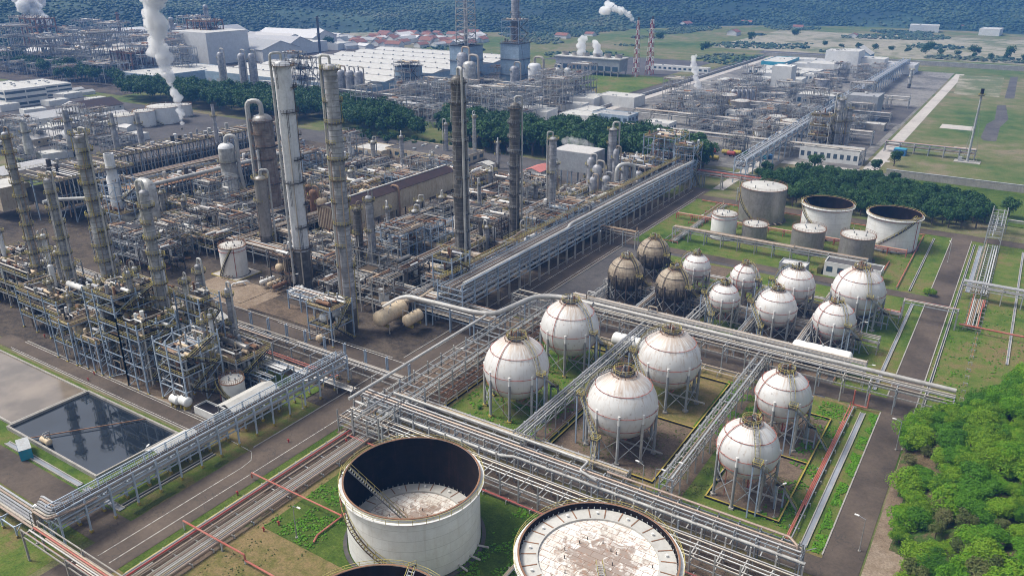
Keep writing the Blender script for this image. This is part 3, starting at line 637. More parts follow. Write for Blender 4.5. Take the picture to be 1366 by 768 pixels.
def storage_tank(X, Y, r, h, label, roof='cone', m='white_plate', group=None, stair=(200, 300), rim='rust', cat='storage tank', roof_m='roof_white', deck_z=None, stair_m='olive', n=48, stripe=True):
    t = thing('storage_tank', label, cat, (X, Y, 0), 0, group); th = .12
    b = MB()
    b.lathe([(r + 1.1, -.02), (r + 1.1, .18), (r + .3, .25)], 'dark_steel', n)
    b.build('foundation_ring', t)
    b = MB()
    if roof == 'float':
        dz = deck_z
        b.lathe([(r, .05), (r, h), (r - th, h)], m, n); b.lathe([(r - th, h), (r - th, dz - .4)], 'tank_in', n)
        b.build('shell', t)
        f = MB(); f.lathe([(r - .25, dz - .5), (r - .25, dz + .35), (r * .76, dz + .55), (r * .76, dz + .15)], 'roof_white', n)
        for i in range(26):
            a = 6.283 * i / 26; f.bar(((r - .3) * math.cos(a), (r - .3) * math.sin(a), dz + .40), (r * .78 * math.cos(a), r * .78 * math.sin(a), dz + .58), .22, 'rust', .06)
        for i in range(0, 26, 2):
            a = 6.283 * (i + .5) / 26; f.cyl(r * .87 * math.cos(a), r * .87 * math.sin(a), dz + .3, dz + .9, .25, 'white', 8)
        f.build('pontoon', t)
        g = MB(); g.lathe([(r * .76, dz + .16), (.01, dz + .16)], 'deck', n)
        for i in range(14):
            a = i * 2.4; d = r * (.2 + .5 * ((i * .37) % 1)); g.cyl(d * math.cos(a), d * math.sin(a), dz + .1, dz + .8, .09, 'dark_steel', 5)
        g.build('floating_roof', t)
        l = MB(); a = R_(stair[0]); e = Vector(((r - .6) * math.cos(a), (r - .6) * math.sin(a), h + .3)); e2 = Vector((r * .12 * math.cos(a), r * .12 * math.sin(a), dz + .5))
        l.stair([e, e2], 'steel', 'olive', 1.1); l.build('rolling_ladder', t)
        b2 = MB()
        for i in range(72):
            a = 6.283 * i / 72; b2.bar(((r - .2) * math.cos(a), (r - .2) * math.sin(a), dz + .3), ((r - .35) * math.cos(a), (r - .35) * math.sin(a), dz + .85), .14, 'steel')
        b2.build('seal', t)
    else:
        b.lathe([(r, .05), (r, h)], m, n); b.build('shell', t)
        f = MB(); k = r * .10
        f.lathe([(r, h), (r * .97, h + .12), (.01, h + .12 + k)], roof_m, n)
        for i in range(5):
            a = i * 1.3 + X; d = r * (.25 + .12 * i); f.cyl(d * math.cos(a), d * math.sin(a), h + k * .4, h + k + .7, .22, 'steel', 7)
        f.build('roof', t)
    b = MB(); ro = r + .95; b.ring(0, 0, h - .9 if roof == 'float' else h - .1, r + .02, ro if roof == 'float' else r + .25, .14, 'white' if roof == 'float' else rim, n)
    b.ring(0, 0, h - .06, r - .1, r + .22, .16, rim, n); 
    if stripe: b.tube([((r + .12) * math.cos(R_(a)), (r + .12) * math.sin(R_(a)), h - 1.5) for a in range(0, 361, 10)], .11, 'red', 5)
    b.build('rim', t)
    b = MB(); b.ringrail(0, 0, (h - .75 if roof == 'float' else h + .05), (ro if roof == 'float' else r), 'olive' if roof == 'float' else rim, 36, w=.07); b.build('railing', t)
    b = MB(); rs = r + .55; N = 14; a0, a1 = stair
    b.stair([(rs * math.cos(R_(a0 + (a1 - a0) * i / N)), rs * math.sin(R_(a0 + (a1 - a0) * i / N)), h * (1 - i / N) + .1) for i in range(N + 1)], 'grate', stair_m, .8); b.build('spiral_stair', t)
    b = MB()
    for q in range(3):
        a = R_(stair[1] + 30 + q * 14); x, y = math.cos(a), math.sin(a)
        b.tube([((r - .05) * x, (r - .05) * y, .9), ((r + 2.5) * x, (r + 2.5) * y, .9)], .22, 'pipe', 6)
    b.tube([((r + .2) * math.cos(R_(a0 + 6)), (r + .2) * math.sin(R_(a0 + 6)), h - .3), ((r + .2) * math.cos(R_(a0 + 6)), (r + .2) * math.sin(R_(a0 + 6)), .4)], .12, 'red', 5)
    b.build('nozzle_pipe', t)
    return t

def column(X, Y, h, d, label, m='clad', plats=None, group=None, pipe_az=200, pipe_d=.5, skirt=4, rail_m='olive', cat='column', dome='same', lean=None, plat_az=(0, 250), taper=None):
    t = thing('distillation_column', label, cat, (X, Y, 0), 0, group); r = d / 2
    b = MB(); n = 20; dm = m if dome == 'same' else dome
    if taper: prof = [(q[0] * r, q[1] * h) for q in taper]
    else: prof = [(r * 1.0, skirt), (r, h - r * .6)]
    b.lathe([(r * (taper[0][0] if taper else 1) * 1.02, 0), (r * (taper[0][0] if taper else 1) * 1.02, skirt)], 'clad_dark' if m != 'clad_dark' else 'dark_steel', n); b.build('skirt', t)
    b = MB(); b.lathe(prof, m, n); re = prof[-1][0]; ze = prof[-1][1]
    b.lathe([(re * math.cos(R_(e)), ze + re * .62 * math.sin(R_(e))) for e in (0, 25, 50, 72)] + [(.01, ze + re * .64)], dm, n); b.build('shell', t)
    if plats is None: plats = [h * k for k in (.2, .35, .5, .65, .8, .97)]
    if not taper and m not in ('metal_tank', 'clad_white'):
        b = MB(); z = skirt + .8; st = 1.7 if h > 20 else 1.3
        while z < h - r: b.lathe([(r, z - .09), (r + .07, z - .07), (r + .07, z + .07), (r, z + .09)], 'clad_band', 16); z += st
        b.build('stiffening_rings', t)
    def rad(z):
        if not taper: return r
        for (q0, z0), (q1, z1) in zip(taper, taper[1:]):
            if z0 * h <= z <= z1 * h: return r * (q0 + (q1 - q0) * (z / h - z0) / max(1e-6, z1 - z0))
        return r * taper[-1][0]
    for i, z in enumerate(plats):
        rr = rad(z); a0 = plat_az[0] + (i * 70) % 180; a1 = a0 + plat_az[1]
        if i == len(plats) - 1: a0, a1 = 0, 360
        wdt = .95 if d < 5 else 1.2; p = MB(); ns = 16
        p.ring(0, 0, z, rr + .03, rr + wdt, .09, 'grate', ns, a0, a1)
        for k in range(5): a = R_(a0 + (a1 - a0) * k / 5); p.bar((rr * math.cos(a), rr * math.sin(a), z - .9), ((rr + wdt) * math.cos(a), (rr + wdt) * math.sin(a), z), .1, 'steel')
        po = p.build('platform', t)
        p = MB(); p.ringrail(0, 0, z + .09, rr + wdt, rail_m, 14, a0, a1, w=.075); p.build('railing', po)
    b = MB(); zs = [2] + list(plats)
    for i in range(len(zs) - 1):
        a = R_(plat_az[0] + (i * 70) % 180 + 30); rr = rad((zs[i] + zs[i + 1]) / 2) + .35
        for k in (-.25, .25): b.bar((rr * math.cos(a) - k * math.sin(a), rr * math.sin(a) + k * math.cos(a), zs[i]), (rr * math.cos(a) - k * math.sin(a), rr * math.sin(a) + k * math.cos(a), zs[i + 1] + 1), .09, rail_m)
        for k in range(int((zs[i + 1] - zs[i]) / 1.6)):
            z = zs[i] + k * 1.6; b.bar(((rr) * math.cos(a) - .3 * math.sin(a), rr * math.sin(a) + .3 * math.cos(a), z), (rr * math.cos(a) + .3 * math.sin(a), rr * math.sin(a) - .3 * math.cos(a), z), .07, rail_m)
    b.build('ladder', t)
    for k in range(2 if h > 25 else 0):
        a = R_(plat_az[0] + 40 + k * 97 + X); rr = r + .3; b = MB(); z1 = h * (.9 - .25 * k); b.tube([(r * math.cos(a), r * math.sin(a), z1), (rr * math.cos(a), rr * math.sin(a), z1), (rr * math.cos(a), rr * math.sin(a), 1)], .13 + .05 * k, 'pipe', 6, .3); b.build('downcomer_pipe', t)
    if pipe_d:
        a = R_(pipe_az); x, y = math.cos(a), math.sin(a); g = re + .5 + pipe_d * .5
        zt = h + pipe_d * 2.2 + .6
        b = MB(); b.tube([(0, 0, h - .2), (0, 0, zt), (g * x, g * y, zt)] + ([((rad(z) + .5 + pipe_d * .5) * x, (rad(z) + .5 + pipe_d * .5) * y, z) for z in (h * .98, h * .6, h * .3, 3)]), pipe_d / 2, 'big_pale' if pipe_d >= .6 else 'pipe', 8, pipe_d * 1.2)
        b.build('overhead_pipe', t)
        a2 = a + 1.1; x, y = math.cos(a2), math.sin(a2); b = MB()
        b.tube([(rad(h * .7) * x, rad(h * .7) * y, h * .7), ((rad(h * .5) + .55) * x, (rad(h * .5) + .55) * y, h * .7), ((rad(4) + .55) * x, (rad(4) + .55) * y, 3)], max(.1, pipe_d * .28), 'light_pipe', 6); b.build('side_pipe', t)
    return t

_bent = {}
def bent_mesh(w, zs, pm, ps, cant=0, base='concrete', top=None, brace=True, foot=0):
    key = (w, tuple(zs), pm, ps, cant, base, top, brace, foot)
    if key not in _bent:
        b = MB(); zt = (top or zs[-1] + .1)
        for s in (-1, 1):
            if foot: b.cbox(s * w / 2, 0, 0, ps * 1.7, ps * 1.7, foot, base)
            b.cbox(s * w / 2, 0, foot, ps, ps, zt - foot, pm)
            if brace: b.bar((s * w / 2, 0, zs[0] - 1.6), (s * (w / 2 - 1.2), 0, zs[0] - .2), ps * .5, pm)
        for z in zs: b.box(-w / 2 - cant, -ps / 2 * .8, z - ps * .9, w / 2 + cant, ps / 2 * .8, z, pm)
        _bent[key] = b.mesh('support_frame')
    return _bent[key]
def rack(label, axis, c, a0, a1, w, zs, group=None, bay=6.5, pm='steel', ps=.35, npipe=(6,), rr=(.12, .28), pmat='pipe', cant=0, walk=None, seed=1, brace=True, top=None, cover=.85, loops=False, foot=0, base='concrete', girder=True, name='pipe_rack', cat='pipe rack', topbeam=False, gap=None, diag=False):
    """axis 'y' runs away along the grid, 'x' across it; c = centre line, a0..a1 = extent"""
    q = random.Random(seed); L = a1 - a0
    t = thing(name, label, cat, (c, a0, 0) if axis == 'y' else (a0, c, 0), 0 if axis == 'y' else -math.pi / 2, group)
    bm = bent_mesh(w, zs, pm, ps, cant, base, top, brace, foot); nb = max(1, round(L / bay)); step = L / nb
    YS = (lambda s: s)
    for i in range(nb + 1):
        if gap and any(g0 < i * step < g1 for g0, g1 in gap): continue
        link('support_frame', bm, t, (0, i * step, 0))
    if girder:
        b = MB()
        for s in (-1, 1):
            for z in zs: b.box(s * (w / 2) - .1, 0, z - ps - .25, s * (w / 2) + .1, L, z - ps + .02, pm)
            if top and topbeam: b.box(s * (w / 2) - .1, 0, top - .25, s * (w / 2) + .1, L, top, pm)
            if diag:
                for i in range(nb): b.bar((s * w / 2, i * step, zs[0] - .3), (s * w / 2, (i + 1) * step, (top or zs[-1])), .14, pm)
        b.build('girder', t)
    for li, z in enumerate(zs):
        n = npipe[li] if li < len(npipe) else npipe[-1]
        if not n: continue
        slots = [-w / 2 + .35 + (w - .7 + 2 * cant * .8) * (i + .5) / n - cant * .8 for i in range(n)]
        sp = (w - .7) / n * .46
        for x in slots:
            if q.random() > cover: continue
            r = min(sp, q.uniform(*rr)); s0, s1 = (0, L) if q.random() < .65 else sorted((q.uniform(0, L), q.choice([0, L])))
            if s1 - s0 < 4: continue
            pts = [(x, s0, z + r)]
            if loops and q.random() < .3 and s1 - s0 > 20:
                y = q.uniform(s0 + 5, s1 - 9); pts += [(x, y, z + r), (x, y, z + r + 1.8), (x, y + 3, z + r + 1.8), (x, y + 3, z + r)]
            pts.append((x, s1, z + r)); e = q.random()
            if e < .2: pts.insert(0, (x, s0, z - q.uniform(1, 3)))
            elif e < .4: pts.append((x, s1, z + q.uniform(1, 2.5)))
            b = MB(); b.tube(pts, r, pmat if isinstance(pmat, str) else q.choice(pmat), 6 if r < .3 else 10, .5, False)
            b.build('pipe', t)
    if walk is not None:
        wx, ww, wz, wm = walk; b = MB(); b.box(wx - ww / 2, 0, wz, wx + ww / 2, L, wz + .1, 'grate'); wo = b.build('walkway', t)
        b = MB()
        for s in (-1, 1): b.rail([(wx + s * ww / 2, 0, wz + .1), (wx + s * ww / 2, L, wz + .1)], wm, 1.1, 1.8, .08)
        b.build('railing', wo)
    return t

def steel_tower(label, x0, y0, x1, y1, lv, nx=1, ny=1, pm='blue_steel', rm='olive', ps=.34, group=None, floors=None, dens=.5, seed=1, foot='yellow', clutter=6, brace=True, partial=None, name='process_structure', cat='steel structure', pmat=('pipe', 'tan_pipe', 'light_pipe')):
    q = random.Random(seed); W, D = x1 - x0, y1 - y0
    t = thing(name, label, cat, ((x0 + x1) / 2, (y0 + y1) / 2, 0), 0, group); xs = [-W / 2 + W * i / nx for i in range(nx + 1)]; ys = [-D / 2 + D * i / ny for i in range(ny + 1)]
    H = lv[-1] + 1.4
    pb = MB(); pb.cbox(0, 0, .3, ps, ps, H - .3, pm); pb.cbox(0, 0, 0, ps * 2.1, ps * 2.1, .35, foot); pmh = pb.mesh('post')
    for x in xs:
        for y in ys: link('post', pmh, t, (x, y, 0))
    for i, z in enumerate(lv):
        b = MB(); hb = ps * .8
        for y in ys: b.box(-W / 2, y - hb / 3, z - hb, W / 2, y + hb / 3, z, pm)
        for x in xs: b.box(x - hb / 3 + .003, -D / 2, z - hb + .02, x + hb / 3 - .003, D / 2, z - .02, pm)
        b.build('beam_frame', t)
        if floors is None or i in floors:
            fx0, fx1 = -W / 2, W / 2
            if i and partial and q.random() < partial: fx0, fx1 = (fx0, 0) if q.random() < .5 else (0, fx1)
            b = MB(); y0 = -D / 2; keep = q.uniform(.55, .95)
            if fx1 - fx0 > W * .9 and q.random() < .7:
                if q.random() < .5: b.box(fx0, y0, z + .003, fx1, y0 + D * keep, z + .09, 'grate')
                else: b.box(fx0, y0, z + .003, fx0 + W * keep, D / 2, z + .09, 'grate')
            else: b.box(fx0, y0, z + .003, fx1, D / 2, z + .09, 'grate')
            fo = b.build('floor', t)
            b = MB(); b.rail([(fx0, -D / 2, z + .1), (fx1, -D / 2, z + .1), (fx1, D / 2, z + .1), (fx0, D / 2, z + .1)], rm, 1.1, 1.7, .085, True); b.build('railing', fo)
    if brace:
        b = MB(); zz = [0.3] + list(lv)
        for k in range(len(zz) - 1):
            for y in (ys[0], ys[-1]):
                i = q.randrange(nx)
                if q.random() < .6: bb = MB(); bb.bar((xs[i], y, zz[k]), (xs[i + 1], y, zz[k + 1] - .3), ps * .5, pm); bb.build('brace', t)
            for x in (xs[0], xs[-1]):
                i = q.randrange(ny)
                if q.random() < .6: bb = MB(); bb.bar((x, ys[i], zz[k]), (x, ys[i + 1], zz[k + 1] - .3), ps * .5, pm); bb.build('brace', t)
    b = MB()
    z0 = 0
    for k, z in enumerate(lv):
        s = 1 if k % 2 else -1
        b.stair([(W / 2 + .6, -s * D * .35, z0 + .1), (W / 2 + .6, s * D * .35, z + .1)], 'grate', rm, .8); z0 = z
    b.build('stair', t)
    for i, z in enumerate(lv):     # equipment standing on the decks
        if floors is not None and i not in floors: continue
        for k in range(max(3, int(W * D / 11))):
            b = MB(); x, y = q.uniform(-W / 2 + 1, W / 2 - 1), q.uniform(-D / 2 + 1, D / 2 - 1); m = q.choice(['pipe', 'clad', 'tan_vessel', 'white', 'steel', 'dark_steel', 'rust', 'tan_pipe'])
            if q.random() < .5: b.cyl(x, y, z + .09, z + q.uniform(1, 3.4), q.uniform(.2, .6), m, 9); b.build('drum', t)
            else:
                L = q.uniform(1.5, min(6, W * .6)); x = q.uniform(-W / 2 + L / 2, W / 2 - L / 2); r = q.uniform(.3, .65); b.tube([(x - L / 2, y, z + r + .4), (x + L / 2, y, z + r + .4)], r, m, 10); b.build('heat_exchanger', t)
    for i in range(clutter):      # pipework threaded through the frame
        b = MB(); r = q.uniform(.09, .3); m = q.choice(pmat); x, y = q.uniform(-W / 2, W / 2), q.uniform(-D / 2, D / 2); z = q.choice(lv) + q.uniform(.4, 1.6)
        pts = [(x, y, q.uniform(.5, 2))]; pts.append((x, y, z))
        for k in range(q.randint(1, 3)):
            if k % 2 == 0: x = q.uniform(-W / 2, W / 2)
            else: y = q.uniform(-D / 2, D / 2)
            pts.append((x, y, z))
        z = max(.5, min(lv[-1] + 2, z + q.uniform(-5, 3))); pts.append((x, y, z))
        b.tube(pts, r, m, 6, .4); b.build('pipe', t)
    return t

def drum(label, X, Y, Z, L, r, axis='x', m='white', group=None, sad='steel', legs=None, cat='vessel', rails=False, rz=None):
    t = thing('horizontal_vessel', label, cat, (X, Y, Z), (0 if axis == 'x' else math.pi / 2) if rz is None else rz, group)
    b = MB(); e = [(r * math.cos(R_(a)), r * .5 * math.sin(R_(a))) for a in (80, 60, 35, 12)]
    b.lathe([(.01, -L / 2 - r * .5)] + [(p[0], -L / 2 - p[1]) for p in e] + [(r, -L / 2), (r, L / 2)] + [(p[0], L / 2 + p[1]) for p in e[::-1]] + [(.01, L / 2 + r * .5)], m, 18, axis='x', c=(0, 0, r + .7)); b.build('shell', t)
    sb = MB(); sb.box(-.25, -r * .8, 0, .25, r * .8, .95, sad); sm = sb.mesh('saddle')
    for s in (-1, 1): link('saddle', sm, t, (s * L * .32, 0, 0))
    b = MB(); b.cyl(0, 0, 2 * r + .6, 2 * r + 1.3, .25, 'steel', 8); b.cyl(L * .28, 0, 2 * r + .6, 2 * r + 1.1, .15, 'steel', 8)
    b.tube([(-L * .3, 0, 2 * r + .5), (-L * .3, 0, 2 * r + 1.4), (-L * .3, r + .7, 2 * r + 1.4), (-L * .3, r + .7, 0)], .14, 'pipe', 6); b.build('nozzle_pipe', t)
    return t
def vdrum(label, X, Y, Z, h, r, m='clad', group=None, cat='vessel', pm='pipe'):
    t = thing('vertical_vessel', label, cat, (X, Y, Z), 0, group)
    b = MB(); b.lathe([(r * .9, 0), (r * .9, h * .12)], 'dark_steel', 14); b.build('skirt', t)
    b = MB(); b.lathe([(r * .9, h * .12), (r, h * .16), (r, h * .9), (r * .86, h * .96), (r * .5, h * .995), (.01, h)], m, 18); b.build('shell', t)
    b = MB(); b.tube([(0, 0, h - .1), (0, 0, h + r * .9), (r * 1.6, 0, h + r * .9), (r * 1.6, 0, 1)], r * .18, pm, 7, r * .6); b.build('overhead_pipe', t)
    b = MB(); b.ring(0, 0, h * .82, r + .02, r + .8, .08, 'grate', 12, 30, 260); b.ringrail(0, 0, h * .82 + .08, r + .8, 'olive', 8, 30, 260, w=.08); b.build('platform', t)
    return t
def module(label, W, D, lv, seed, pm='steel', group=None, npipe=14, rm='olive', floor_p=.42, pmat=('pipe', 'tan_pipe', 'steel', 'pipe', 'tan_pipe', 'rust', 'dark_steel'), name='process_module', cat='process unit', big=.0):
    """steel-framed process unit: posts, beams, decks and the pipework and exchangers built into it"""
    q = random.Random(seed); t = thing(name, label, cat, (0, 0, 0), 0, group); ps = .3; rm = rm if seed % 2 else 'steel'
    b = MB(); nx, ny = max(1, round(W / 5)), max(1, round(D / 5))
    for i in range(nx + 1):
        for j in range(ny + 1): b.cbox(-W / 2 + W * i / nx, -D / 2 + D * j / ny, 0, ps, ps, lv[-1] + q.choice([0, 0, 1.2]), pm)
    for z in lv:
        for i in range(nx + 1): b.cbox(-W / 2 + W * i / nx, 0, z - .3, .2, D, .28, pm)
        for j in range(ny + 1): b.cbox(0, -D / 2 + D * j / ny, z - .3, W, .2, .27, pm)
    b.build('frame', t)
    b = MB(); rl = MB()
    for z in lv:
        for i in range(nx):
            for j in range(ny):
                if q.random() < floor_p:
                    x, y = -W / 2 + W * i / nx, -D / 2 + D * j / ny; b.box(x, y, z + .01, x + W / nx, y + D / ny, z + .07, 'grate')
        rl.rail([(-W / 2, -D / 2, z), (W / 2, -D / 2, z), (W / 2, D / 2, z), (-W / 2, D / 2, z)], rm, 1.1, 2.2, .08, True)
    b.build('deck', t); rl.build('railing', t)
    for i in range(npipe):
        b = MB(); r = q.uniform(.1, .32); z = q.choice([1.2] + list(lv) + [lv[-1]]) + q.uniform(.3, 1.5); ax = q.random() < .5
        x, y = q.uniform(-W / 2, W / 2), q.uniform(-D / 2, D / 2)
        pts = [(x, y, max(.4, z - q.uniform(1, 4))), (x, y, z)]
        x2, y2 = (q.uniform(-W / 2, W / 2), y) if ax else (x, q.uniform(-D / 2, D / 2)); pts.append((x2, y2, z))
        if q.random() < .6:
            if ax: y2 = q.uniform(-D / 2, D / 2)
            else: x2 = q.uniform(-W / 2, W / 2)
            pts.append((x2, y2, z))
        if q.random() < .5: pts.append((x2, y2, max(.4, z - q.uniform(.8, 4))))
        b.tube(pts, r, q.choice(pmat), 6, .4, True); b.build('pipe', t)
    zt = lv[-1]; n = q.randint(4, 8); y = -D / 2 + .5                 # parallel lines crossing the top deck
    for i in range(n):
        r = q.uniform(.12, .3); y += q.uniform(.5, 1.6)
        if y > D / 2: break
        b = MB(); e = W / 2 + q.uniform(-2, 1.5); b.tube([(-e, y, zt + r + .1 - q.choice([0, 2])), (-e, y, zt + r + .35), (e, y, zt + r + .35), (e, y, zt + r + .35 + q.choice([0, .8, -2]))], r, q.choice(pmat), 6, .4); b.build('pipe', t)
    for i in range(q.randint(2, 4)):
        b = MB(); r = q.uniform(.4, .8); z = q.choice(lv[:-1] or [0]) + r + .5 if q.random() < .5 else lv[-1] + r + .3; L = q.uniform(3, min(7, W * .7)); x, y = q.uniform(-W / 4, W / 4), q.uniform(-D / 2 + 1, D / 2 - 1)
        b.lathe([(.01, -L / 2 - .2), (r * .8, -L / 2 - .1), (r, -L / 2), (r, L / 2), (r * 1.15, L / 2), (r * 1.15, L / 2 + .3), (.01, L / 2 + .35)], q.choice(['pipe', 'tan_pipe', 'white', 'rust', 'metal_tank']), 12, axis='x', c=(x, y, z)); b.build('heat_exchanger', t)
    for i in range(q.randint(1, 3)):
        b = MB(); r = q.uniform(.5, .9); h = q.uniform(3, 6); b.cyl(q.uniform(-W / 2 + 1, W / 2 - 1), q.uniform(-D / 2 + 1, D / 2 - 1), lv[0], lv[0] + h + big, r, q.choice(['clad', 'metal_tank', 'white', 'clad_light']), 12); b.build('drum', t)
    return t

def gable(label, X, Y, W, L, h, rise, wm, rm, z0=0, group=None, cat='building', over=.5, nwin=0, door=True, posts=False, name='shed', side_open=False, wcol='window'):
    """ridge runs along y"""
    t = thing(name, label, cat, (X, Y, 0), 0, group); z1 = z0 + h
    if not side_open:
        b = MB(); w = W / 2; l = L / 2
        b.add([(-w, -l, z0), (w, -l, z0), (w, l, z0), (-w, l, z0), (-w, -l, z1), (w, -l, z1), (w, l, z1), (-w, l, z1), (0, -l, z1 + rise - .05), (0, l, z1 + rise - .05)],
              [(0, 1, 5, 8, 4), (1, 2, 6, 5), (2, 3, 7, 9, 6), (3, 0, 4, 7), (0, 3, 2, 1)], wm); b.build('wall', t)
    b = MB(); w = W / 2 + over; l = L / 2 + over; zz = z1 - over * rise / (W / 2); th = .15
    for s in (-1, 1):
        b.add([(s * w, -l, zz), (0, -l, z1 + rise), (0, l, z1 + rise), (s * w, l, zz), (s * w, -l, zz + th), (0, -l, z1 + rise + th), (0, l, z1 + rise + th), (s * w, l, zz + th)],
              [(0, 1, 2, 3), (4, 7, 6, 5), (0, 4, 5, 1), (1, 5, 6, 2), (2, 6, 7, 3), (3, 7, 4, 0)], rm)
    b.build('roof', t)
    if posts or side_open or z0 > 1:
        pb = MB(); pb.cbox(0, 0, 0, .3, .3, (z0 if z0 > 1 else zz), 'steel' if z0 < 1 else 'dark_steel'); pm = pb.mesh('post'); n = max(2, round(L / 6))
        for i in range(n + 1):
            for s in (-1, 1): link('post', pm, t, (s * W / 2 * .95, -L / 2 + L * i / n, 0))
    if nwin:
        wb = MB(); wb.box(-.04, -.7, 0, .05, .7, 1.1, wcol); wm_ = wb.mesh('window')
        for i in range(nwin):
            for s in (-1, 1): link('window', wm_, t, (s * W / 2, -L / 2 + L * (i + .5) / nwin, z0 + h * .45))
        db = MB(); db.box(-.6, -.05, 0, .6, .04, 2.1, 'wall_grey'); db.build('door', t).location = (0, -L / 2, z0)
    return t
def block(label, X, Y, W, L, h, wm, rm, z0=0, group=None, cat='building', nw=(0, 0), wr=.55, floors=1, parapet=.6, name='flat_roof_building', vents=3, louv=False, seed=3):
    t = thing(name, label, cat, (X, Y, 0), 0, group); q = random.Random(seed)
    b = MB(); b.box(-W / 2, -L / 2, z0, W / 2, L / 2, z0 + h, wm)
    if parapet:
        for a in ((-W / 2, -L / 2, W / 2, -L / 2 + .25), (-W / 2, L / 2 - .25, W / 2, L / 2), (-W / 2, -L / 2 + .25, -W / 2 + .25, L / 2 - .25), (W / 2 - .25, -L / 2 + .25, W / 2, L / 2 - .25)): b.box(a[0], a[1], z0 + h, a[2], a[3], z0 + h + parapet, wm)
    b.build('wall', t)
    b = MB(); b.box(-W / 2 + .26, -L / 2 + .26, z0 + h + .01, W / 2 - .26, L / 2 - .26, z0 + h + .12, rm)
    ro = b.build('roof', t)
    for i in range(vents):
        v = MB(); v.cbox(0, 0, 0, q.uniform(1, 2.4), q.uniform(1, 2.4), q.uniform(.6, 1.4), q.choice(['steel', 'wall_white'])); v.build('roof_unit', t).location = (q.uniform(-W * .35, W * .35), q.uniform(-L * .35, L * .35), z0 + h + .12)
    fh = h / floors
    if nw[0]:
        ww = W / nw[0] * wr; wb = MB(); wb.box(-ww / 2, -.06, 0, ww / 2, .03, fh * .42, 'window'); me = wb.mesh('window')
        for f in range(floors):
            for i in range(nw[0]): link('window', me, t, (-W / 2 + W * (i + .5) / nw[0], -L / 2, z0 + fh * (f + .35)))
    if nw[1]:
        ww = L / nw[1] * wr; wb = MB(); wb.box(-.03, -ww / 2, 0, .06, ww / 2, fh * .42, 'window'); me = wb.mesh('window')
        for f in range(floors):
            for i in range(nw[1]): link('window', me, t, (W / 2, -L / 2 + L * (i + .5) / nw[1], z0 + fh * (f + .35)))
    return t
def lattice(label, X, Y, h, w0, w1, m, m2=None, cat='mast', nseg=10, name='lattice_mast', z0=0, core=None, group=None):
    t = thing(name, label, cat, (X, Y, z0), 0, group); prev = None
    for k in range(nseg + 1):
        z = h * k / nseg; w = (w0 + (w1 - w0) * k / nseg) / 2; P = [Vector((i * w, j * w, z)) for i, j in ((-1, -1), (1, -1), (1, 1), (-1, 1))]
        mm = m if (m2 is None or k % 2) else m2
        if prev:
            b = MB(); s = max(.16, w0 * .055)
            for i in range(4):
                b.bar(prev[i], P[i], s, mm); b.bar(P[i], P[(i + 1) % 4], s * .7, mm); b.bar(prev[i], P[(i + 1) % 4], s * .6, mm)
            b.build('lattice_section', t)
        prev = P
    if core:
        b = MB(); 
        for k in range(nseg): b.cyl(0, 0, h * k / nseg, h * (k + 1) / nseg - .02, core[0], (m if k % 2 else m2) if m2 else core[2], 10)
        b.cyl(0, 0, h, h + core[1], core[0] * 1.05, core[2], 10); b.build('flue', t)
    return t
def lamp_post(X, Y, h=8, az=0, arm=1.4, proto=[None]):
    if proto[0] is None:
        t = thing('lamp_post', 'x', 'lamp post', (0, 0, 0), 0, 'lamp posts round the plant')
        b = MB(); b.cyl(0, 0, 0, h, .11, 'steel', 6, .07); b.cyl(0, 0, 0, .3, .3, 'concrete', 8); b.build('pole', t)
        b = MB(); b.bar((0, 0, h - .1), (arm, 0, h + .3), .08, 'steel'); b.build('arm', t)
        b = MB(); b.cbox(arm + .3, 0, h + .2, .9, .35, .16, 'white'); b.build('lamp_head', t)
        proto[0] = t; t.location = (X, Y, 0); t.rotation_euler = (0, 0, az); return t
    return dup(proto[0], (X, Y, 0), az)

# ---------------------------------------------------------------- trees
def crown_mesh(name, R, H, z0, nleaf, size, m, seed, lobes=7, flat=.0, fill=.35):
    q = random.Random(seed); b = MB(); L = []
    for i in range(lobes):
        a = q.random() * 6.28; d = R * q.uniform(.15, .62); L.append((d * math.cos(a), d * math.sin(a), z0 + H * q.uniform(.3, .78), R * q.uniform(.26, .5)))
    L.append((0, 0, z0 + H * .55, R * .6))
    for i in range(nleaf):
        x, y, z, r = q.choice(L); v = Vector((q.gauss(0, 1), q.gauss(0, 1), q.gauss(0, 1))).normalized()
        if v.z < -.35 and q.random() < .6: v.z = -v.z
        rr = r * (q.uniform(.8, 1.12) if q.random() > fill else q.uniform(.3, .85)); p = Vector((x, y, z)) + Vector((v.x * rr, v.y * rr, v.z * rr * H / (2 * R) * 1.15))
        nrm = (v + Vector((q.gauss(0, .5), q.gauss(0, .5), q.gauss(0, .5) + .4))).normalized(); s = size * q.uniform(.6, 1.35)
        x_ = nrm.orthogonal().normalized(); x_.rotate(Matrix.Rotation(q.random() * 6.28, 3, nrm)); y_ = nrm.cross(x_)
        vs = [tuple(p + x_ * s * .5 - nrm * s * .12), tuple(p + y_ * s * .34), tuple(p - x_ * s * .5 - nrm * s * .12), tuple(p - y_ * s * .34)]
        b.add(vs, [(0, 1, 2, 3)], m)
    return b.mesh(name)
def trunk_mesh(h, r, seed, R=3):
    q = random.Random(seed); b = MB(); b.tube([(0, 0, -.3), (q.uniform(-.2, .2), q.uniform(-.2, .2), h * .55), (q.uniform(-.4, .4), q.uniform(-.4, .4), h)], r, 'trunk', 6, .3)
    for i in range(5):
        a = q.random() * 6.28; z = h * q.uniform(.45, .8); b.tube([(0, 0, z), (R * .3 * math.cos(a), R * .3 * math.sin(a), z + h * .2), (R * .6 * math.cos(a), R * .6 * math.sin(a), z + h * .33)], r * .45, 'trunk', 5, .3)
    return b.mesh('trunk')
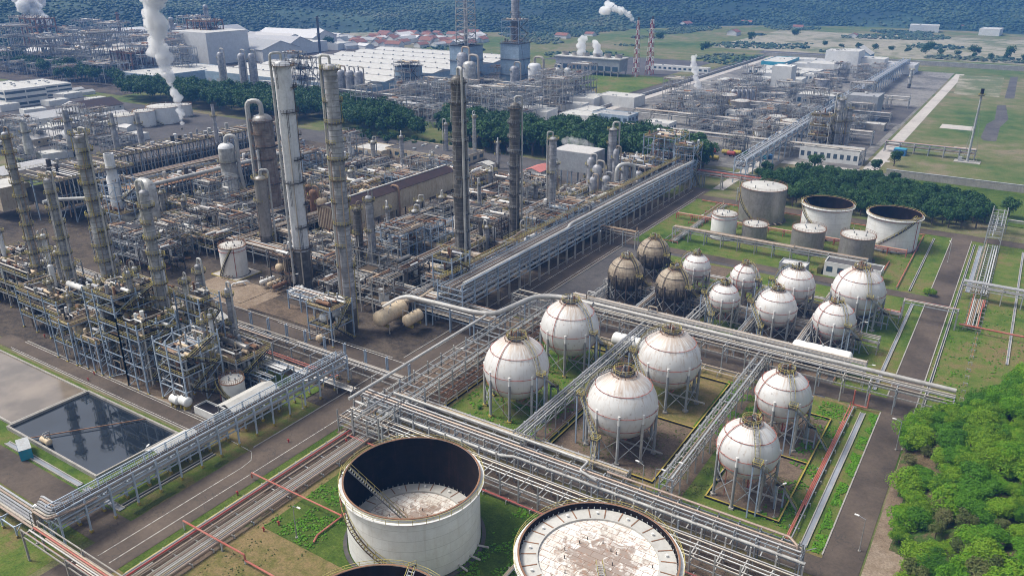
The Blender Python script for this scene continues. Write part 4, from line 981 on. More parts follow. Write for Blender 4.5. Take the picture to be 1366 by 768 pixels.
# ================================================================ STORAGE AND SPHERES (near)
storage_tank(-89.2, 101.3, 13.6, 15, 'large white open-topped tank with dark inner wall and low rust-seamed roof, front centre', 'float', stair=(205, 318), deck_z=3, group='large open-topped tanks in the foreground', n=72)
storage_tank(-47.4, 101.3, 13.9, 15, 'large white tank at the bottom edge whose pale patched roof floats near the rim', 'float', stair=(303, 190), deck_z=13.4, group='large open-topped tanks in the foreground', n=72)
storage_tank(-69.5, 67.5, 13.4, 15, 'open-topped tank cut off by the bottom edge, only its dark far rim in view', 'float', stair=(100, 180), deck_z=6, group='large open-topped tanks in the foreground', n=72)
gs = 'large white gas spheres'
for X, Y, r, lab, az, pd in [(-99.5, 185.5, 8.5, 'large white gas sphere behind the left pair, on yellow footings, under the big elevated pipe', -20, 'yellow'),
                     (-99.5, 156.6, 8.6, 'large white gas sphere nearest the corner of the two pipe racks, on yellow footings', -20, 'yellow'),
                     (-67.5, 182.7, 8.3, 'large white gas sphere beside the bright green grass plot', 205, 'concrete'),
                     (-68, 154.7, 8.5, 'largest looking white gas sphere, standing on bare brown soil in the middle dike', 205, 'concrete'),
                     (-36.5, 179.5, 6.7, 'medium white gas sphere at the back of the right hand dike', -60, 'concrete'),
                     (-36.6, 152.1, 6.7, 'medium white gas sphere at the front of the right hand dike', -60, 'concrete')]:
    sphere_tank(X, Y, 12, r, lab, gs, nleg=9 if r > 8 else 7, stair_az=az, pad=pd, leg='steel')
gb = 'brown scorched gas spheres'; gw = 'small white gas spheres'
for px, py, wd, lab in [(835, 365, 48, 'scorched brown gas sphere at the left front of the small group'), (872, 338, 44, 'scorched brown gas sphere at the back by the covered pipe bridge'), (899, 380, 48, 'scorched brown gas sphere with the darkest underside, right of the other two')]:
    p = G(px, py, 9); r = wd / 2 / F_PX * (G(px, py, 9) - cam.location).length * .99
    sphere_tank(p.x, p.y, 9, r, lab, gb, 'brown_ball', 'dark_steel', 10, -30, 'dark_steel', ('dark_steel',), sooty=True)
for px, py, wd, lab, az in [(929, 356, 36, 'small white gas sphere just right of the brown spheres, in the back row', 200), (966, 397, 39, 'small white gas sphere with faint lettering in the front row beside a brown one', 200),
                       (994, 370, 37, 'small white gas sphere with a red pipe up its face in the back row', -30), (1035, 410, 51, 'white gas sphere with a rusty crown in the front row centre', 200),
                       (1061, 380, 47, 'white gas sphere with a rusty stair side, back row behind the rusty crowned one', 200), (1145, 388, 62, 'biggest of the small spheres, grey banded, at the right end of the back row', -60),
                       (1113, 427, 50, 'white gas sphere at the right end of the front row above the white lying vessel', -50)]:
    z = 11 if wd > 60 else 9.5; p = G(px, py, z); r = wd / 2 / F_PX * (p - cam.location).length * .99
    sphere_tank(p.x, p.y, z, r, lab, gw, nleg=8, stair_az=az, pad='concrete')
# mid tanks
storage_tank(-95, 361, 10.2, 15.5, 'tall streaked metal tank with pale domed roof behind the white upright tank', 'cone', 'metal_tank', stair=(185, 275), roof_m='roof_white', stripe=False)
storage_tank(-101, 326, 5.4, 10.5, 'plain white upright tank with rust specked roof beside the red pipe bridge', 'cone', 'white', stair=(100, 60))
storage_tank(-88, 327.5, 5.2, 7.6, 'short streaked metal tank right of the plain white one', 'cone', 'metal_tank', stair=(100, 60), stripe=False)
storage_tank(-66, 327.5, 6.6, 9.6, 'squat streaked metal tank left of its shinier twin', 'cone', 'metal_tank', stair=(100, 40), stripe=False)
storage_tank(-47, 327.5, 6.6, 10, 'shiny metal tank with white domed roof behind the low switch building', 'cone', 'metal_tank', stair=(100, 40), stripe=False)
storage_tank(-65, 354, 10.2, 14.2, 'white open-topped tank with diagonal stair, left of the pair by the tree belt', 'float', stair=(195, 290), deck_z=3, n=56)
storage_tank(-38, 353, 10.2, 14.2, 'white open-topped tank with diagonal stair, right of the pair by the road junction', 'float', stair=(330, 235), deck_z=3, n=56)
storage_tank(-243, 181.5, 4.9, 11.5, 'white upright tank on a yellow edged slab in the central yard', 'cone', 'white', stair=(320, 250))
storage_tank(-166, 118, 3.2, 6.2, 'small white tank with yellow railing beside the blue grey structures', 'cone', 'white', stair=(230, 330), stripe=False)
drum('long white horizontal vessel lying under the right end sphere', -36.5, 223.5, 2.2, 15, 2.1, 'x')
b = MB()
for x in (-42, -31): b.cbox(x, 223.5, 0, 1, 4, 2.2, 'concrete')
tag(b.build('vessel_plinth'), 'concrete piers carrying the long white horizontal vessel', 'plinth')
drum('white horizontal vessel behind the rear left large sphere', -87, 200, 2, 9, 2, 'x')

# ================================================================ PIPE RACKS (near)
# ground pipelines on sleepers beside the left road
rack('wide bundle of low pipelines on sleepers running along the left road to the corner', 'y', -124.6, 55, 126, 9.2, [.7], npipe=(15,), rr=(.11, .2), pmat=('light_pipe', 'pipe', 'light_pipe', 'tan_pipe'), pm='steel', ps=.22, bay=5, seed=5, cover=.95, girder=False, brace=False, cat='pipelines', name='pipe_track')
b = MB(); b.tube([(-120.6, 55, 1.3), (-120.6, 126, 1.3)], .28, 'light_pipe', 8); tag(b.build('pipe'), 'pale insulated pipe on the tank side edge of the low pipelines', 'pipe')
b = MB(); b.tube([(-127.4, 55, 1.25), (-127.4, 124, 1.25)], .2, 'bright_red', 8); tag(b.build('pipe'), 'red fire pipe among the low pipelines along the left road', 'pipe')
# the cross rack between the spheres and the big tanks
rack('long grey pipe rack full of parallel pipes passing behind the foreground tanks', 'x', 125.0, -131, -18, 6, [2.4, 4.2], npipe=(6, 8), rr=(.1, .2), pmat=('light_pipe', 'pipe', 'light_pipe'), pm='steel', ps=.3, bay=5, seed=8, cover=.75, loops=True, top=6.2, cat='pipe rack')
rack('open ladder-like rack with upturned side arms over the cross road', 'x', 131.6, -130, -19, 3.2, [5.2, 6.9], npipe=(2, 3), rr=(.14, .26), pmat='light_pipe', pm='steel', ps=.26, bay=4.2, seed=9, cover=.95, cant=.5)
rack('slender low pipe rack between the cross road and the sphere dikes', 'x', 142.2, -128, -60, 2.6, [1.0, 2.4], npipe=(4, 4), rr=(.1, .2), pmat=('tan_pipe', 'pipe'), ps=.22, bay=4.5, seed=10, girder=False)
b = MB(); b.tube([(-131, 128.6, 5.3), (-86, 128.6, 5.3), (-83, 130, 5.3), (-18, 130, 5.3)], .36, 'big_pale', 10); tag(b.build('pipe'), 'thick pale pipe running on top of the long rack behind the foreground tanks', 'pipe')
b = MB(); b.tube([(-122, 133.5, 8.3), (-66, 133.5, 8.3), (-66, 129.6, 8.3), (-62, 129.6, 7.2)], .3, 'big_pale', 10); tag(b.build('pipe'), 'elevated silver pipe that turns down above the cross rack', 'pipe')
b = MB()
for x in range(-60, -18, 8): b.bar((x, 132.8, 0), (x, 132.8, 7.6), .22, 'steel'); b.bar((x, 132.8, 5), (x + 3, 132.8, 7.5), .12, 'steel')
b.tube([(-61, 132.8, 7.9), (-22, 132.8, 7.9), (-20, 131, 7.9), (-20, 131, 4)], .26, 'light_pipe', 8); tag(b.build('pipe'), 'lone pipe on slim posts at the bottom right end of the cross rack', 'pipe')
rack('low red fire water pipes under the long rack near the foreground tanks', 'x', 120.8, -128, -18, 1.2, [.8], npipe=(3,), rr=(.14, .2), pmat='bright_red', ps=.18, bay=6, seed=11, girder=False, brace=False, cat='pipelines', name='pipe_track')
t = thing('side_arm_rack', 'row of upturned steel side arms over the cross road beside the long rack', 'pipe rack', (-128, 128.4, 0))
ab = MB(); ab.box(-.11, 0, 4.5, .11, 5.6, 4.72, 'steel'); ab.box(-.1, 5.6, 4.5, .1, 5.8, 5.9, 'steel'); am = ab.mesh('side_arm')
pb = MB(); pb.cbox(0, 3.0, 0, .28, .28, 4.5, 'steel'); pm = pb.mesh('post')
for i in range(36):
    link('side_arm', am, t, (i * 3.0, 0, 0))
    if i % 3 == 0: link('post', pm, t, (i * 3.0, 0, 0))
# the corner knot and the rack going up-right along the big road
rack('tall corner rack of grey pipes where the low pipelines meet the cross rack', 'y', -121.5, 122, 206, 8.5, [5.4, 7.6], npipe=(6, 5), rr=(.14, .26), pmat=('light_pipe', 'pipe', 'steel'), ps=.32, bay=6, seed=12, cover=.7, top=8.2)
rack('low tangled pipes between the big road and the left large spheres', 'y', -119.5, 146, 204, 9, [1.1, 2.8], npipe=(11, 6), rr=(.1, .22), pmat=('tan_pipe', 'pipe', 'rust'), ps=.22, bay=5, seed=13, cover=.85, girder=False)
b = MB(); b.tube([(-128.5, 124, 9.1), (-128.5, 186, 9.1)], .42, 'big_pale', 10); tag(b.build('pipe'), 'thick pale pipe on the road side of the corner rack', 'pipe')
b = MB(); b.tube([(-165, 178, 5.5), (-161, 184, 8.6), (-132, 184, 9.4), (-126, 186, 9.6), (-123, 205, 9.6), (-116, 209, 9.6), (-104, 209, 9.6)], .85, 'big_pipe', 14, 5)
tag(b.build('pipe'), 'very thick grey elevated pipe bending over the big road towards the spheres', 'pipe')
b = MB(); b.tube([(-168, 181, 5), (-160.5, 181, 7.5), (-156.5, 186.5, 7.5), (-158, 196, 7.5)], .7, 'tan_pipe', 12, 3); tag(b.build('pipe'), 'thick hooked pipe rising beside the cream vessel', 'pipe')
b = MB()
for (x, y) in ((-152, 184), (-142.2, 184), (-132.8, 184), (-124, 200), (-112, 209)): b.cbox(x, y, 0, .4, .4, 8.6, 'blue_steel')
tag(b.build('pipe_support'), 'blue grey posts carrying the very thick elevated pipe', 'pipe support')
# racks between the spheres
rack('narrow pipe rack running between the left and middle large spheres', 'y', -86.3, 137, 212, 3.0, [5, 6.8], npipe=(3, 4), rr=(.12, .24), pmat='light_pipe', ps=.26, bay=5, seed=14, cant=.3, diag=True)
rack('lattice sided pipe rack between the middle spheres and the right pair', 'y', -49.8, 139, 212, 3.0, [5, 6.8], npipe=(3, 4), rr=(.12, .22), pmat='light_pipe', ps=.24, bay=5, seed=15, cant=.3, diag=True)
rack('low pipes beside the narrow rack between the sphere plots', 'y', -84.0, 146, 200, 1.6, [.9], npipe=(4,), rr=(.1, .18), pmat=('tan_pipe', 'rust'), ps=.2, bay=5, seed=16, girder=False, brace=False, name='pipe_track', cat='pipelines')
# line along Y=210
rack('long elevated rack with two thick pipes crossing behind the large spheres to the right road', 'x', 209, -133, -1, 5.0, [5.6, 7.6], npipe=(5, 5), rr=(.12, .24), pmat=('light_pipe', 'pipe'), ps=.3, bay=6.5, seed=17, cover=.75, cant=.2)
b = MB(); b.tube([(-110, 211.9, 8.6), (-1, 211.9, 8.6)], .62, 'big_pipe', 12); tag(b.build('pipe'), 'thick rusty grey pipe on the far side of the rack crossing the right road', 'pipe')
rack('low pipe track beneath the elevated rack behind the large spheres', 'x', 203.2, -118, -50, 4, [1.2], npipe=(7,), rr=(.1, .2), pmat=('pipe', 'tan_pipe'), ps=.22, bay=5, seed=18, girder=False, brace=False, name='pipe_track', cat='pipelines')
rack('pipe rack in front of the small gas spheres', 'x', 221, -118, -24, 5, [3.6, 5.8], npipe=(6, 7), rr=(.12, .26), pmat=('pipe', 'light_pipe', 'tan_pipe'), ps=.28, bay=5.5, seed=19, loops=True)
rack('pipe rack running between the two rows of small gas spheres', 'x', 243, -116, -24, 4, [3, 4.8], npipe=(5, 5), rr=(.12, .22), pmat=('pipe', 'light_pipe'), ps=.26, bay=5.5, seed=20)
rack('pipe rack behind the small gas spheres along the service road', 'x', 270.5, -118, -22, 4, [2.6], npipe=(6,), rr=(.1, .22), pmat=('pipe', 'tan_pipe'), ps=.24, bay=5.5, seed=21)
for i, (x, lab) in enumerate([(-113, 'pipe rack left of the brown spheres'), (-95.5, 'pipe rack between the first and second columns of small spheres'), (-78, 'pipe rack between the brown and the white small spheres'), (-61, 'pipe rack between the middle white small spheres'), (-44, 'pipe rack just left of the last pair of small spheres')]):
    rack(lab + ', running away from the camera', 'y', x, 216, 272, 2.4, [3.2, 5], npipe=(3, 4), rr=(.1, .22), pmat=('light_pipe', 'pipe'), ps=.24, bay=5.5, seed=22 + i, cant=.2)
# tank farm racks
rack('weathered covered pipe rack running past the mid tanks', 'x', 312, -118, -40, 3.2, [4.6, 5.6], npipe=(4, 5), rr=(.14, .24), pmat=('tan_pipe', 'pipe'), ps=.34, bay=7, seed=31, brace=False)
rack('rust red pipe bridge behind the plain white upright tank', 'x', 341, -128, -30, 2.4, [2.6], npipe=(4,), rr=(.12, .2), pmat=('red', 'tan_pipe'), pm='red', ps=.3, bay=7, seed=32, brace=False)
rack('parallel sleeper pipelines running away beside the big road behind the brown spheres', 'y', -117, 306, 372, 6.5, [.9], npipe=(11,), rr=(.12, .22), pmat=('tan_pipe', 'light_pipe'), pm='red', ps=.24, bay=7, seed=33, cover=.95, girder=False, brace=False, name='pipe_track', cat='pipelines')
rack('covered pipe bridge over the big road near the brown spheres', 'x', 291, -143, -126, 3, [6, 7.2], npipe=(4, 3), rr=(.12, .2), pmat=('tan_pipe', 'pipe'), pm='steel', ps=.35, bay=5.5, seed=34, brace=False)
rack('pipe bridge leading over the big road towards the far plant', 'x', 402, -148, -108, 3, [7, 8.4], npipe=(4, 4), rr=(.12, .22), pmat=('pipe', 'red'), pm='steel', ps=.5, bay=9, seed=35, brace=False)
rack('steel pipe bridge turning from the big road into the tank farm', 'y', -112, 382, 404, 2.6, [6, 7.4], npipe=(3, 3), rr=(.12, .2), pmat=('pipe', 'red'), ps=.4, bay=7, seed=36, brace=False)
# twin-portal pipe bridge over the right road and red bundle
rack('red topped pipe bridge over the right road', 'x', 275, -22, -6, 2.4, [6.6], npipe=(5,), rr=(.14, .24), pmat=('red', 'light_pipe'), pm='steel', ps=.45, bay=15, seed=37, brace=False)
rack('red pipes on low supports leading from the spheres to the right road bridge', 'x', 275, -42, -22.6, 2.8, [1.6], npipe=(5,), rr=(.14, .24), pmat=('red', 'light_pipe'), pm='red', ps=.25, bay=5, seed=38, brace=False, girder=False, name='pipe_track', cat='pipelines')
rack('sleeper pipes in the grass right of the right road, nearer stretch', 'y', -1.2, 276, 304, 5, [1.0], npipe=(9,), rr=(.14, .24), pmat=('light_pipe', 'tan_pipe', 'red'), ps=.24, bay=4, seed=39, cover=.95, girder=False, brace=False, name='pipe_track', cat='pipelines')
rack('white sleeper pipes in the grass leading up to the open steel portal', 'y', -1.6, 310, 372, 5.5, [1.0, ], npipe=(6,), rr=(.14, .26), pmat='light_pipe', pm='steel', ps=.24, bay=3, seed=40, cover=.9, girder=False, brace=False, name='pipe_track', cat='pipelines')
rack('open white steel portal rack at the end of the sleeper pipes by the back road', 'y', -1.6, 366, 402, 5.5, [6.5, 9], npipe=(4, 3), rr=(.14, .24), pmat='light_pipe', pm='steel', ps=.3, bay=6, seed=41, top=10.5, topbeam=True, diag=True)
rack('elevated pipe run leaving the portal towards the right edge', 'x', 398, 2, 62, 2.4, [6], npipe=(5,), rr=(.14, .24), pmat='light_pipe', ps=.3, bay=9, seed=42, brace=False)
rack('pipe rack crossing the grass to the right edge at mid height', 'x', 306, -7, 60, 3.4, [4.6, 6.2], npipe=(5, 6), rr=(.14, .26), pmat='light_pipe', ps=.3, bay=6, seed=43)
rack('red pipe pair running down the grass right of the right road', 'y', .6, 205, 274, .9, [.9], npipe=(2,), rr=(.15, .2), pmat='red', pm='steel', ps=.16, bay=5, seed=44, girder=False, brace=False, cover=1, name='pipe_track', cat='pipelines')
b = MB(); b.tube([(-5, 274.6, 2.2), (20, 274.6, 2.2), (20, 274.6, 1), (34, 274.6, 1)], .3, 'red', 8); tag(b.build('pipe'), 'single red pipe crossing the grass at the right edge', 'pipe')
rack('paired pink red pipes running down beside the right road drain', 'y', -23.6, 141, 204, 2.0, [.8], npipe=(4,), rr=(.16, .22), pmat=('red', 'light_pipe'), pm='steel', ps=.16, bay=5, seed=45, girder=False, brace=False, cover=1, name='pipe_track', cat='pipelines')
b = MB(); b.tube([(-23.6, 205, .9), (-23.6, 205, 5.2)], .22, 'red', 8); b.tube([(-20, 205, .9), (-20, 205, 5.2)], .22, 'red', 8); b.tube([(-23.6, 205, .9), (-20, 205, .9)], .22, 'red', 8); tag(b.build('pipe'), 'dark red u-shaped pipe loop below the rack at the right road', 'pipe')
for i, (x, y0, y1) in enumerate([(-27.5, 302, 372), (-31, 216, 262), (-34.5, 302, 330)]):
    b = MB(); b.tube([(x, y0, .7), (x, y1, .7)], .2, 'red' if i != 1 else 'rust', 6)
    for y in range(int(y0), int(y1), 6): b.cbox(x, y, 0, .4, .4, .5, 'concrete')
    tag(b.build('pipe'), ['long red pipe in the grass left of the right road, far stretch', 'rusty pipe in the grass beside the small spheres', 'short red pipe in the grass in front of the right open-topped tank'][i], 'pipe')
b = MB(); b.tube([(-128, 373.6, .8), (-27, 373.6, .8)], .25, 'red', 6)
for x in range(-128, -27, 8): b.cbox(x, 373.6, 0, .4, .6, .6, 'concrete')
tag(b.build('pipe'), 'long red pipe along the back road behind the tank farm', 'pipe')
# red fire pipes near the foreground tanks
b = MB(); b.tube([(-133, 96, .6), (-133, 96, 2.0), (-104.5, 96, 2.0), (-104.5, 96, 8)], .19, 'red', 8); tag(b.build('pipe'), 'red fire water pipe crossing the low pipelines to the front centre tank', 'pipe')
b = MB(); b.tube([(-131, 76.5, 2.4), (-112, 76.5, 2.4), (-112, 76.5, 1), (-86, 76.5, 1)], .21, 'red', 8)
for x in (-131, -119, -112): b.bar((x, 76.5, 0), (x, 76.5, 2.2), .25, 'steel')
tag(b.build('pipe'), 'red fire water pipe on a small white bridge at the bottom edge', 'pipe')
b = MB(); b.tube([(-105, 88, .5), (-106, 90, .5), (-106, 103, .5), (-104, 104, 3)], .2, 'red', 6); tag(b.build('pipe'), 'thin red pipe looping on the grass left of the front centre tank', 'pipe')
rack('pair of brown pipes on low rests right of the front centre tank', 'y', -66.5, 62, 121, 1.6, [.8], npipe=(3,), rr=(.2, .26), pmat=('tan_pipe', 'light_pipe'), ps=.18, bay=6, seed=46, girder=False, brace=False, cover=1, name='pipe_track', cat='pipelines')
# long walkway rack bottom left
rack('long blue grey pipe rack with a walkway on top, rising from the bottom left corner', 'y', -148.7, 60, 142, 4.2, [5.2, 7.0], npipe=(7, 7), rr=(.12, .26), pmat='light_pipe', pm='pale_blue_steel', ps=.34, bay=5.6, seed=50, top=8.6, topbeam=True, foot=.7, base='yellow', cover=.95, walk=(.9, 1.2, 8.4, 'pale_blue_steel'), diag=False)
rack('lower parallel pipe rack under the walkway rack', 'y', -152.8, 60, 104, 2.6, [2.4, 4.2], npipe=(5, 5), rr=(.12, .24), pmat='light_pipe', pm='pale_blue_steel', ps=.28, bay=5.6, seed=51, foot=.6, base='yellow')
for k in range(7):
    b = MB(); x = -152.6 + k * .62; r = .24
    b.tube([(-210, 61.5 - k * .62, 3.2), (x - 3, 61.5 - k * .62, 3.2), (x - 3, 61.5 - k * .62, 8.3 + .02 * k), (x + 2.4, 61.5 - k * .62, 8.3 + .02 * k), (x + 2.4, 64, 7.3), (x + 2.4, 68, 7.3)], r, 'light_pipe', 8, 1.0)
    tag(b.build('pipe'), 'silver insulated pipe of the bundle arching over at the bottom left corner', 'pipe', 'arched silver pipes at the bottom left corner')
rack('low pipe rack leaving the bottom left corner', 'x', 58.5, -215, -158, 4.5, [2.8], npipe=(8,), rr=(.14, .26), pmat='light_pipe', pm='pale_blue_steel', ps=.3, bay=6, seed=52, foot=.5, base='yellow')
rack('rust streaked pipe bridge with red pipes running out of the bottom left corner', 'x', 55.5, -149, -118, 3.2, [6.4], npipe=(6,), rr=(.14, .24), pmat=('light_pipe', 'red', 'tan_pipe'), pm='concrete', ps=.35, bay=15, seed=53, brace=False, top=7.6, topbeam=True)
# ================================================================ BIG ROAD RACK
def road_rack():
    rack('tall blue grey multi-level pipe rack following the big road', 'y', -146.5, 190, 398, 10, [6.8, 8.7, 10.6, 12.5], npipe=(8, 8, 8, 10), rr=(.12, .3), pmat=('light_pipe', 'light_pipe', 'pipe'), pm='blue_steel', ps=.36, bay=7, seed=60, top=14.4, topbeam=True, cover=.85, foot=6, base='concrete', walk=(-4.2, 1.3, 14.6, 'olive'), diag=False)
    b = MB(); b.tube([(-142.4, 192, 14), (-142.4, 262, 14), (-144, 266, 14.2), (-144, 330, 14.2), (-142.4, 396, 14.2)], .7, 'big_pale', 12, 2.5)
    tag(b.build('pipe'), 'very thick pale pipe lying on top of the road rack', 'pipe')
    steel_tower('blue grey steel platform block joined to the near end of the road rack', -158, 196, -150, 206, [8, 14, 18.5], 1, 2, 'blue_steel', seed=61, floors=[1, 2], clutter=12)
    steel_tower('blue grey end frame closing the far end of the road rack', -152, 392, -141, 404, [8, 13, 18, 22], 1, 2, 'blue_steel', seed=62, floors=[3], clutter=14)
    steel_tower('tall open equipment frame with crowded top deck by the dark trees', -171, 396, -153, 416, [6, 12, 18, 24], 3, 3, 'blue_steel', seed=63, floors=[1, 3], clutter=30, name='equipment_frame')
road_rack()
# thick blue posts marking the rack's road side
# ================================================================ LEFT COLUMN ROW AND STRUCTURES
def col_at(px, py, Y, label, d, m='clad', **k):
    p = GY(px, py, Y); return column(p.x, Y, p.z - d * .4, d, label, m, **k)
pl = lambda h, n: [h * (.18 + .80 * i / (n - 1)) for i in range(n)]
col_at(104, 172, 124, 'tall grey banded column, thickest of the row at the left', 3.8, 'clad', plats=pl(66, 12), pipe_az=10, pipe_d=.6, plat_az=(150, 260))
col_at(62, 232, 124, 'grey banded column second from the left edge with a thin riser beside it', 2.9, 'clad', plats=pl(50, 9), pipe_az=10, pipe_d=.6, plat_az=(150, 260))
col_at(5, 172, 124, 'slim column at the left edge of the picture with yellow platforms', 2.3, 'clad', plats=pl(60, 11), pipe_az=10, pipe_d=.4, plat_az=(100, 300))
col_at(190, 248, 120.6, 'slender grey column at the right end of the left row with a hooked top pipe', 2.5, 'clad', plats=pl(50, 10), pipe_az=190, pipe_d=.8, plat_az=(60, 260))
col_at(66, 350, 120, 'short white stub column with yellow platforms among the left pipework', 1.7, 'clad_white', plats=pl(26, 3), pipe_d=.3)
column(-192, 131, 30, 2.0, 'short grey column with inverted u pipe behind the blue grey structures', 'clad', plats=pl(28, 3), pipe_az=0, pipe_d=.6)
column(-183, 133, 24, 1.6, 'thin column with a hooked pipe near the white roofed shelter', 'clad', plats=pl(22, 3), pipe_az=0, pipe_d=.6)
column(-238, 133, 22, 1.8, 'low thin column between the two leftmost tall columns', 'clad', plats=pl(20, 3), pipe_az=0, pipe_d=.5)
steel_tower('low blue grey structure with a lagged drum under its deck, left end of the row', -231, 106, -221, 118, [6, 12.5], 2, 2, 'blue_steel', seed=70, floors=[0, 1], clutter=14)
steel_tower('stepped blue grey structure left of the tallest frame', -220, 106.5, -209, 122, [4.5, 9.5], 3, 2, 'blue_steel', seed=71, floors=[1], clutter=18)
steel_tower('blue grey stair tower rising behind the stepped structure', -213, 108, -206, 118, [6, 11, 16, 21, 25], 1, 1, 'blue_steel', seed=72, floors=[1, 2, 3, 4], clutter=16)
steel_tower('tallest blue grey frame with yellow railed top decks beside the pond road', -206, 107, -197, 121, [4.5, 9, 13.5, 18, 22, 26], 1, 2, 'blue_steel', seed=73, floors=[2, 3, 4, 5], clutter=26)
steel_tower('open blue grey frame with bare corner bay facing the cooling pond', -197, 107, -188, 119, [4, 8, 12, 16, 19.5], 2, 2, 'blue_steel', seed=74, floors=[3, 4], clutter=20)
steel_tower('dense yellow railed frame behind the open corner frame', -192.5, 122.5, -182, 129.5, [5, 10, 15, 19, 23], 2, 1, 'blue_steel', seed=75, floors=[0, 1, 2, 3, 4], clutter=30)
steel_tower('pale blue structure with two decks nearest the small white tank', -183, 108, -172, 120, [5, 9.5, 14, 17.5], 2, 2, 'pale_blue_steel', seed=76, floors=[1, 2], clutter=22)
steel_tower('brownish piping structure filling the gap in the left column row', -222, 122, -208, 134, [5, 9, 13, 17], 2, 2, 'steel', seed=77, floors=[1, 2, 3], clutter=34, pmat=('tan_pipe', 'rust', 'pipe'))
steel_tower('crowded structure at the far left edge with yellow handrails', -262, 112, -238, 130, [5, 9, 13], 3, 2, 'blue_steel', seed=78, floors=[0, 1, 2], clutter=40, pmat=('tan_pipe', 'pipe', 'light_pipe'))
steel_tower('low crowded structure behind the leftmost columns', -290, 118, -265, 136, [5, 9, 14], 3, 2, 'steel', seed=79, floors=[0, 1, 2], clutter=40)
steel_tower('crowded pipe structure behind the low one at the far left', -306, 116, -292, 136, [5, 9, 13], 2, 3, 'steel', seed=179, floors=[0, 1, 2], clutter=40, pmat=('tan_pipe', 'pipe'))
steel_tower('narrow pipe structure behind the tall thick column', -250, 130, -226, 137, [5, 9], 4, 1, 'steel', seed=180, floors=[0, 1], clutter=40, pmat=('tan_pipe', 'pipe', 'light_pipe'))
steel_tower('middle pipe structure between the second and third left columns', -236, 120, -224, 134, [5, 9, 14], 2, 2, 'blue_steel', seed=80, floors=[0, 1, 2], clutter=34, pmat=('tan_pipe', 'pipe'))
steel_tower('rear pipe structure beside the slender right column of the left row', -185, 121.5, -168, 134, [4.5, 8.5], 3, 2, 'steel', seed=81, floors=[0, 1], clutter=34, pmat=('tan_pipe', 'pipe', 'light_pipe'))
drum('pair half of a white vessel on yellow legs beside the pond road, left one', -175.6, 106.9, .6, 2.4, 1.25, 'x', sad='yellow')
drum('round ended white vessel on yellow legs nearest the pale blue structure', -172.6, 107.6, .6, 2.4, 1.35, 'x', sad='yellow')
drum('lagged grey drum under the deck at the end of the left row', -226, 112, 6.2, 8, 1.4, 'x', 'tan_vessel')
for i, (x, y, z, L, r, m) in enumerate([(-251, 118, 9.2, 7, .9, 'white'), (-244, 122, 13.2, 8, 1, 'white'), (-214, 128, 13.2, 8, 1.1, 'tan_vessel'), (-194, 125, 15.2, 8, 1, 'pipe'), (-230, 126, 9.2, 7, 1, 'tan_vessel'), (-176, 128, 8.6, 10, .9, 'metal_tank'), (-275, 126, 9.2, 9, 1.1, 'pipe')]):
    drum('small drum resting on a deck of the left structures', x, y, z, L, r, 'x', m, group='drums on the decks of the left structures')
for i, (x, y, h, d) in enumerate([(-256, 124, 24, 1.4), (-248, 116, 18, 1.2), (-270, 128, 26, 1.6), (-234, 114, 17, 1.2), (-216, 126, 26, 1.5), (-202, 126, 34, 1.3), (-199, 114, 32, 1.1), (-189, 124, 29, 1.4), (-180, 124, 20, 1.3), (-175, 118, 22, 1.0), (-282, 132, 22, 1.5), (-296, 126, 24, 1.5), (-228, 131, 20, 1.3), (-211, 112, 28, 1.0)]):
    column(x, y, h, d, 'thin upright vessel poking out of the left row of structures', ['clad', 'clad_light', 'clad_white'][i % 3], plats=[h * .6, h * .94], pipe_az=i * 50, pipe_d=.4, group='thin upright vessels in the left row of structures', skirt=2)
# racks of the corridor behind the left row
rack('long low pipe rack with red pipes behind the left column row', 'x', 146, -300, -131, 5, [3.4], npipe=(8,), rr=(.14, .24), pmat=('light_pipe', 'pipe'), ps=.32, bay=8, seed=84, cover=.95, brace=False)
rack('red pipe track beside the long low rack of the corridor', 'x', 141, -300, -150, 2.2, [1.2], npipe=(3,), rr=(.16, .22), pmat=('red', 'bright_red', 'rust'), ps=.22, bay=7, seed=85, cover=1, girder=False, brace=False, name='pipe_track', cat='pipelines')
rack('grey slatted pipe track along the corridor grass', 'x', 137.5, -215, -140, 3.4, [1.6], npipe=(7,), rr=(.12, .2), pmat='light_pipe', ps=.22, bay=5, seed=86, cover=.95, girder=False, brace=False, name='pipe_track', cat='pipelines')
rack('slim single-pipe gantry along the middle yard road', 'x', 150.2, -246, -131, .6, [6.4], npipe=(1,), rr=(.16, .2), pmat='light_pipe', pm='blue_steel', ps=.3, bay=8, seed=87, cover=1, brace=False, girder=False)
rack('silver pipe bundle beside the white roofed shelter', 'x', 132, -196, -160, 4.5, [4.6], npipe=(6,), rr=(.3, .4), pmat='light_pipe', pm='blue_steel', ps=.3, bay=6, seed=88, cover=1)
rack('blue grey fence-like rack in front of the rear piping', 'x', 126.5, -172, -160, 2.4, [2.5, 4.6], npipe=(4, 4), rr=(.12, .2), pmat='light_pipe', pm='blue_steel', ps=.26, bay=4, seed=89)
sheet('grass', [(-196, 128.5, -150, 135)], 'grass', 4 * Z); sheet('grass', [(-290, 137, -228, 140)], 'grass', 4 * Z)
gable('white roofed open shelter over the corridor pipes behind the slender column', -208, 139, 9, 15, 4.6, 1.7, 'wall_white', 'roof_white', side_open=True, name='shelter', cat='shelter')
gable('white gable roofed shelter next to the small white tank', -155.6, 115, 7.4, 14, 5.2, 1.6, 'wall_white', 'roof_white', side_open=True, name='shelter', cat='shelter')
gable('white canvas shelter on the corner of the cooling pond', -155.5, 92.5, 7, 10, 3.4, 1.4, 'wall_white', 'roof_white', side_open=True, name='shelter', cat='shelter')
block('low walled white bund beside the small white tank', -165, 109.5, 8, 4, 1.6, 'wall_white', 'black', vents=0, name='bund', cat='bund')

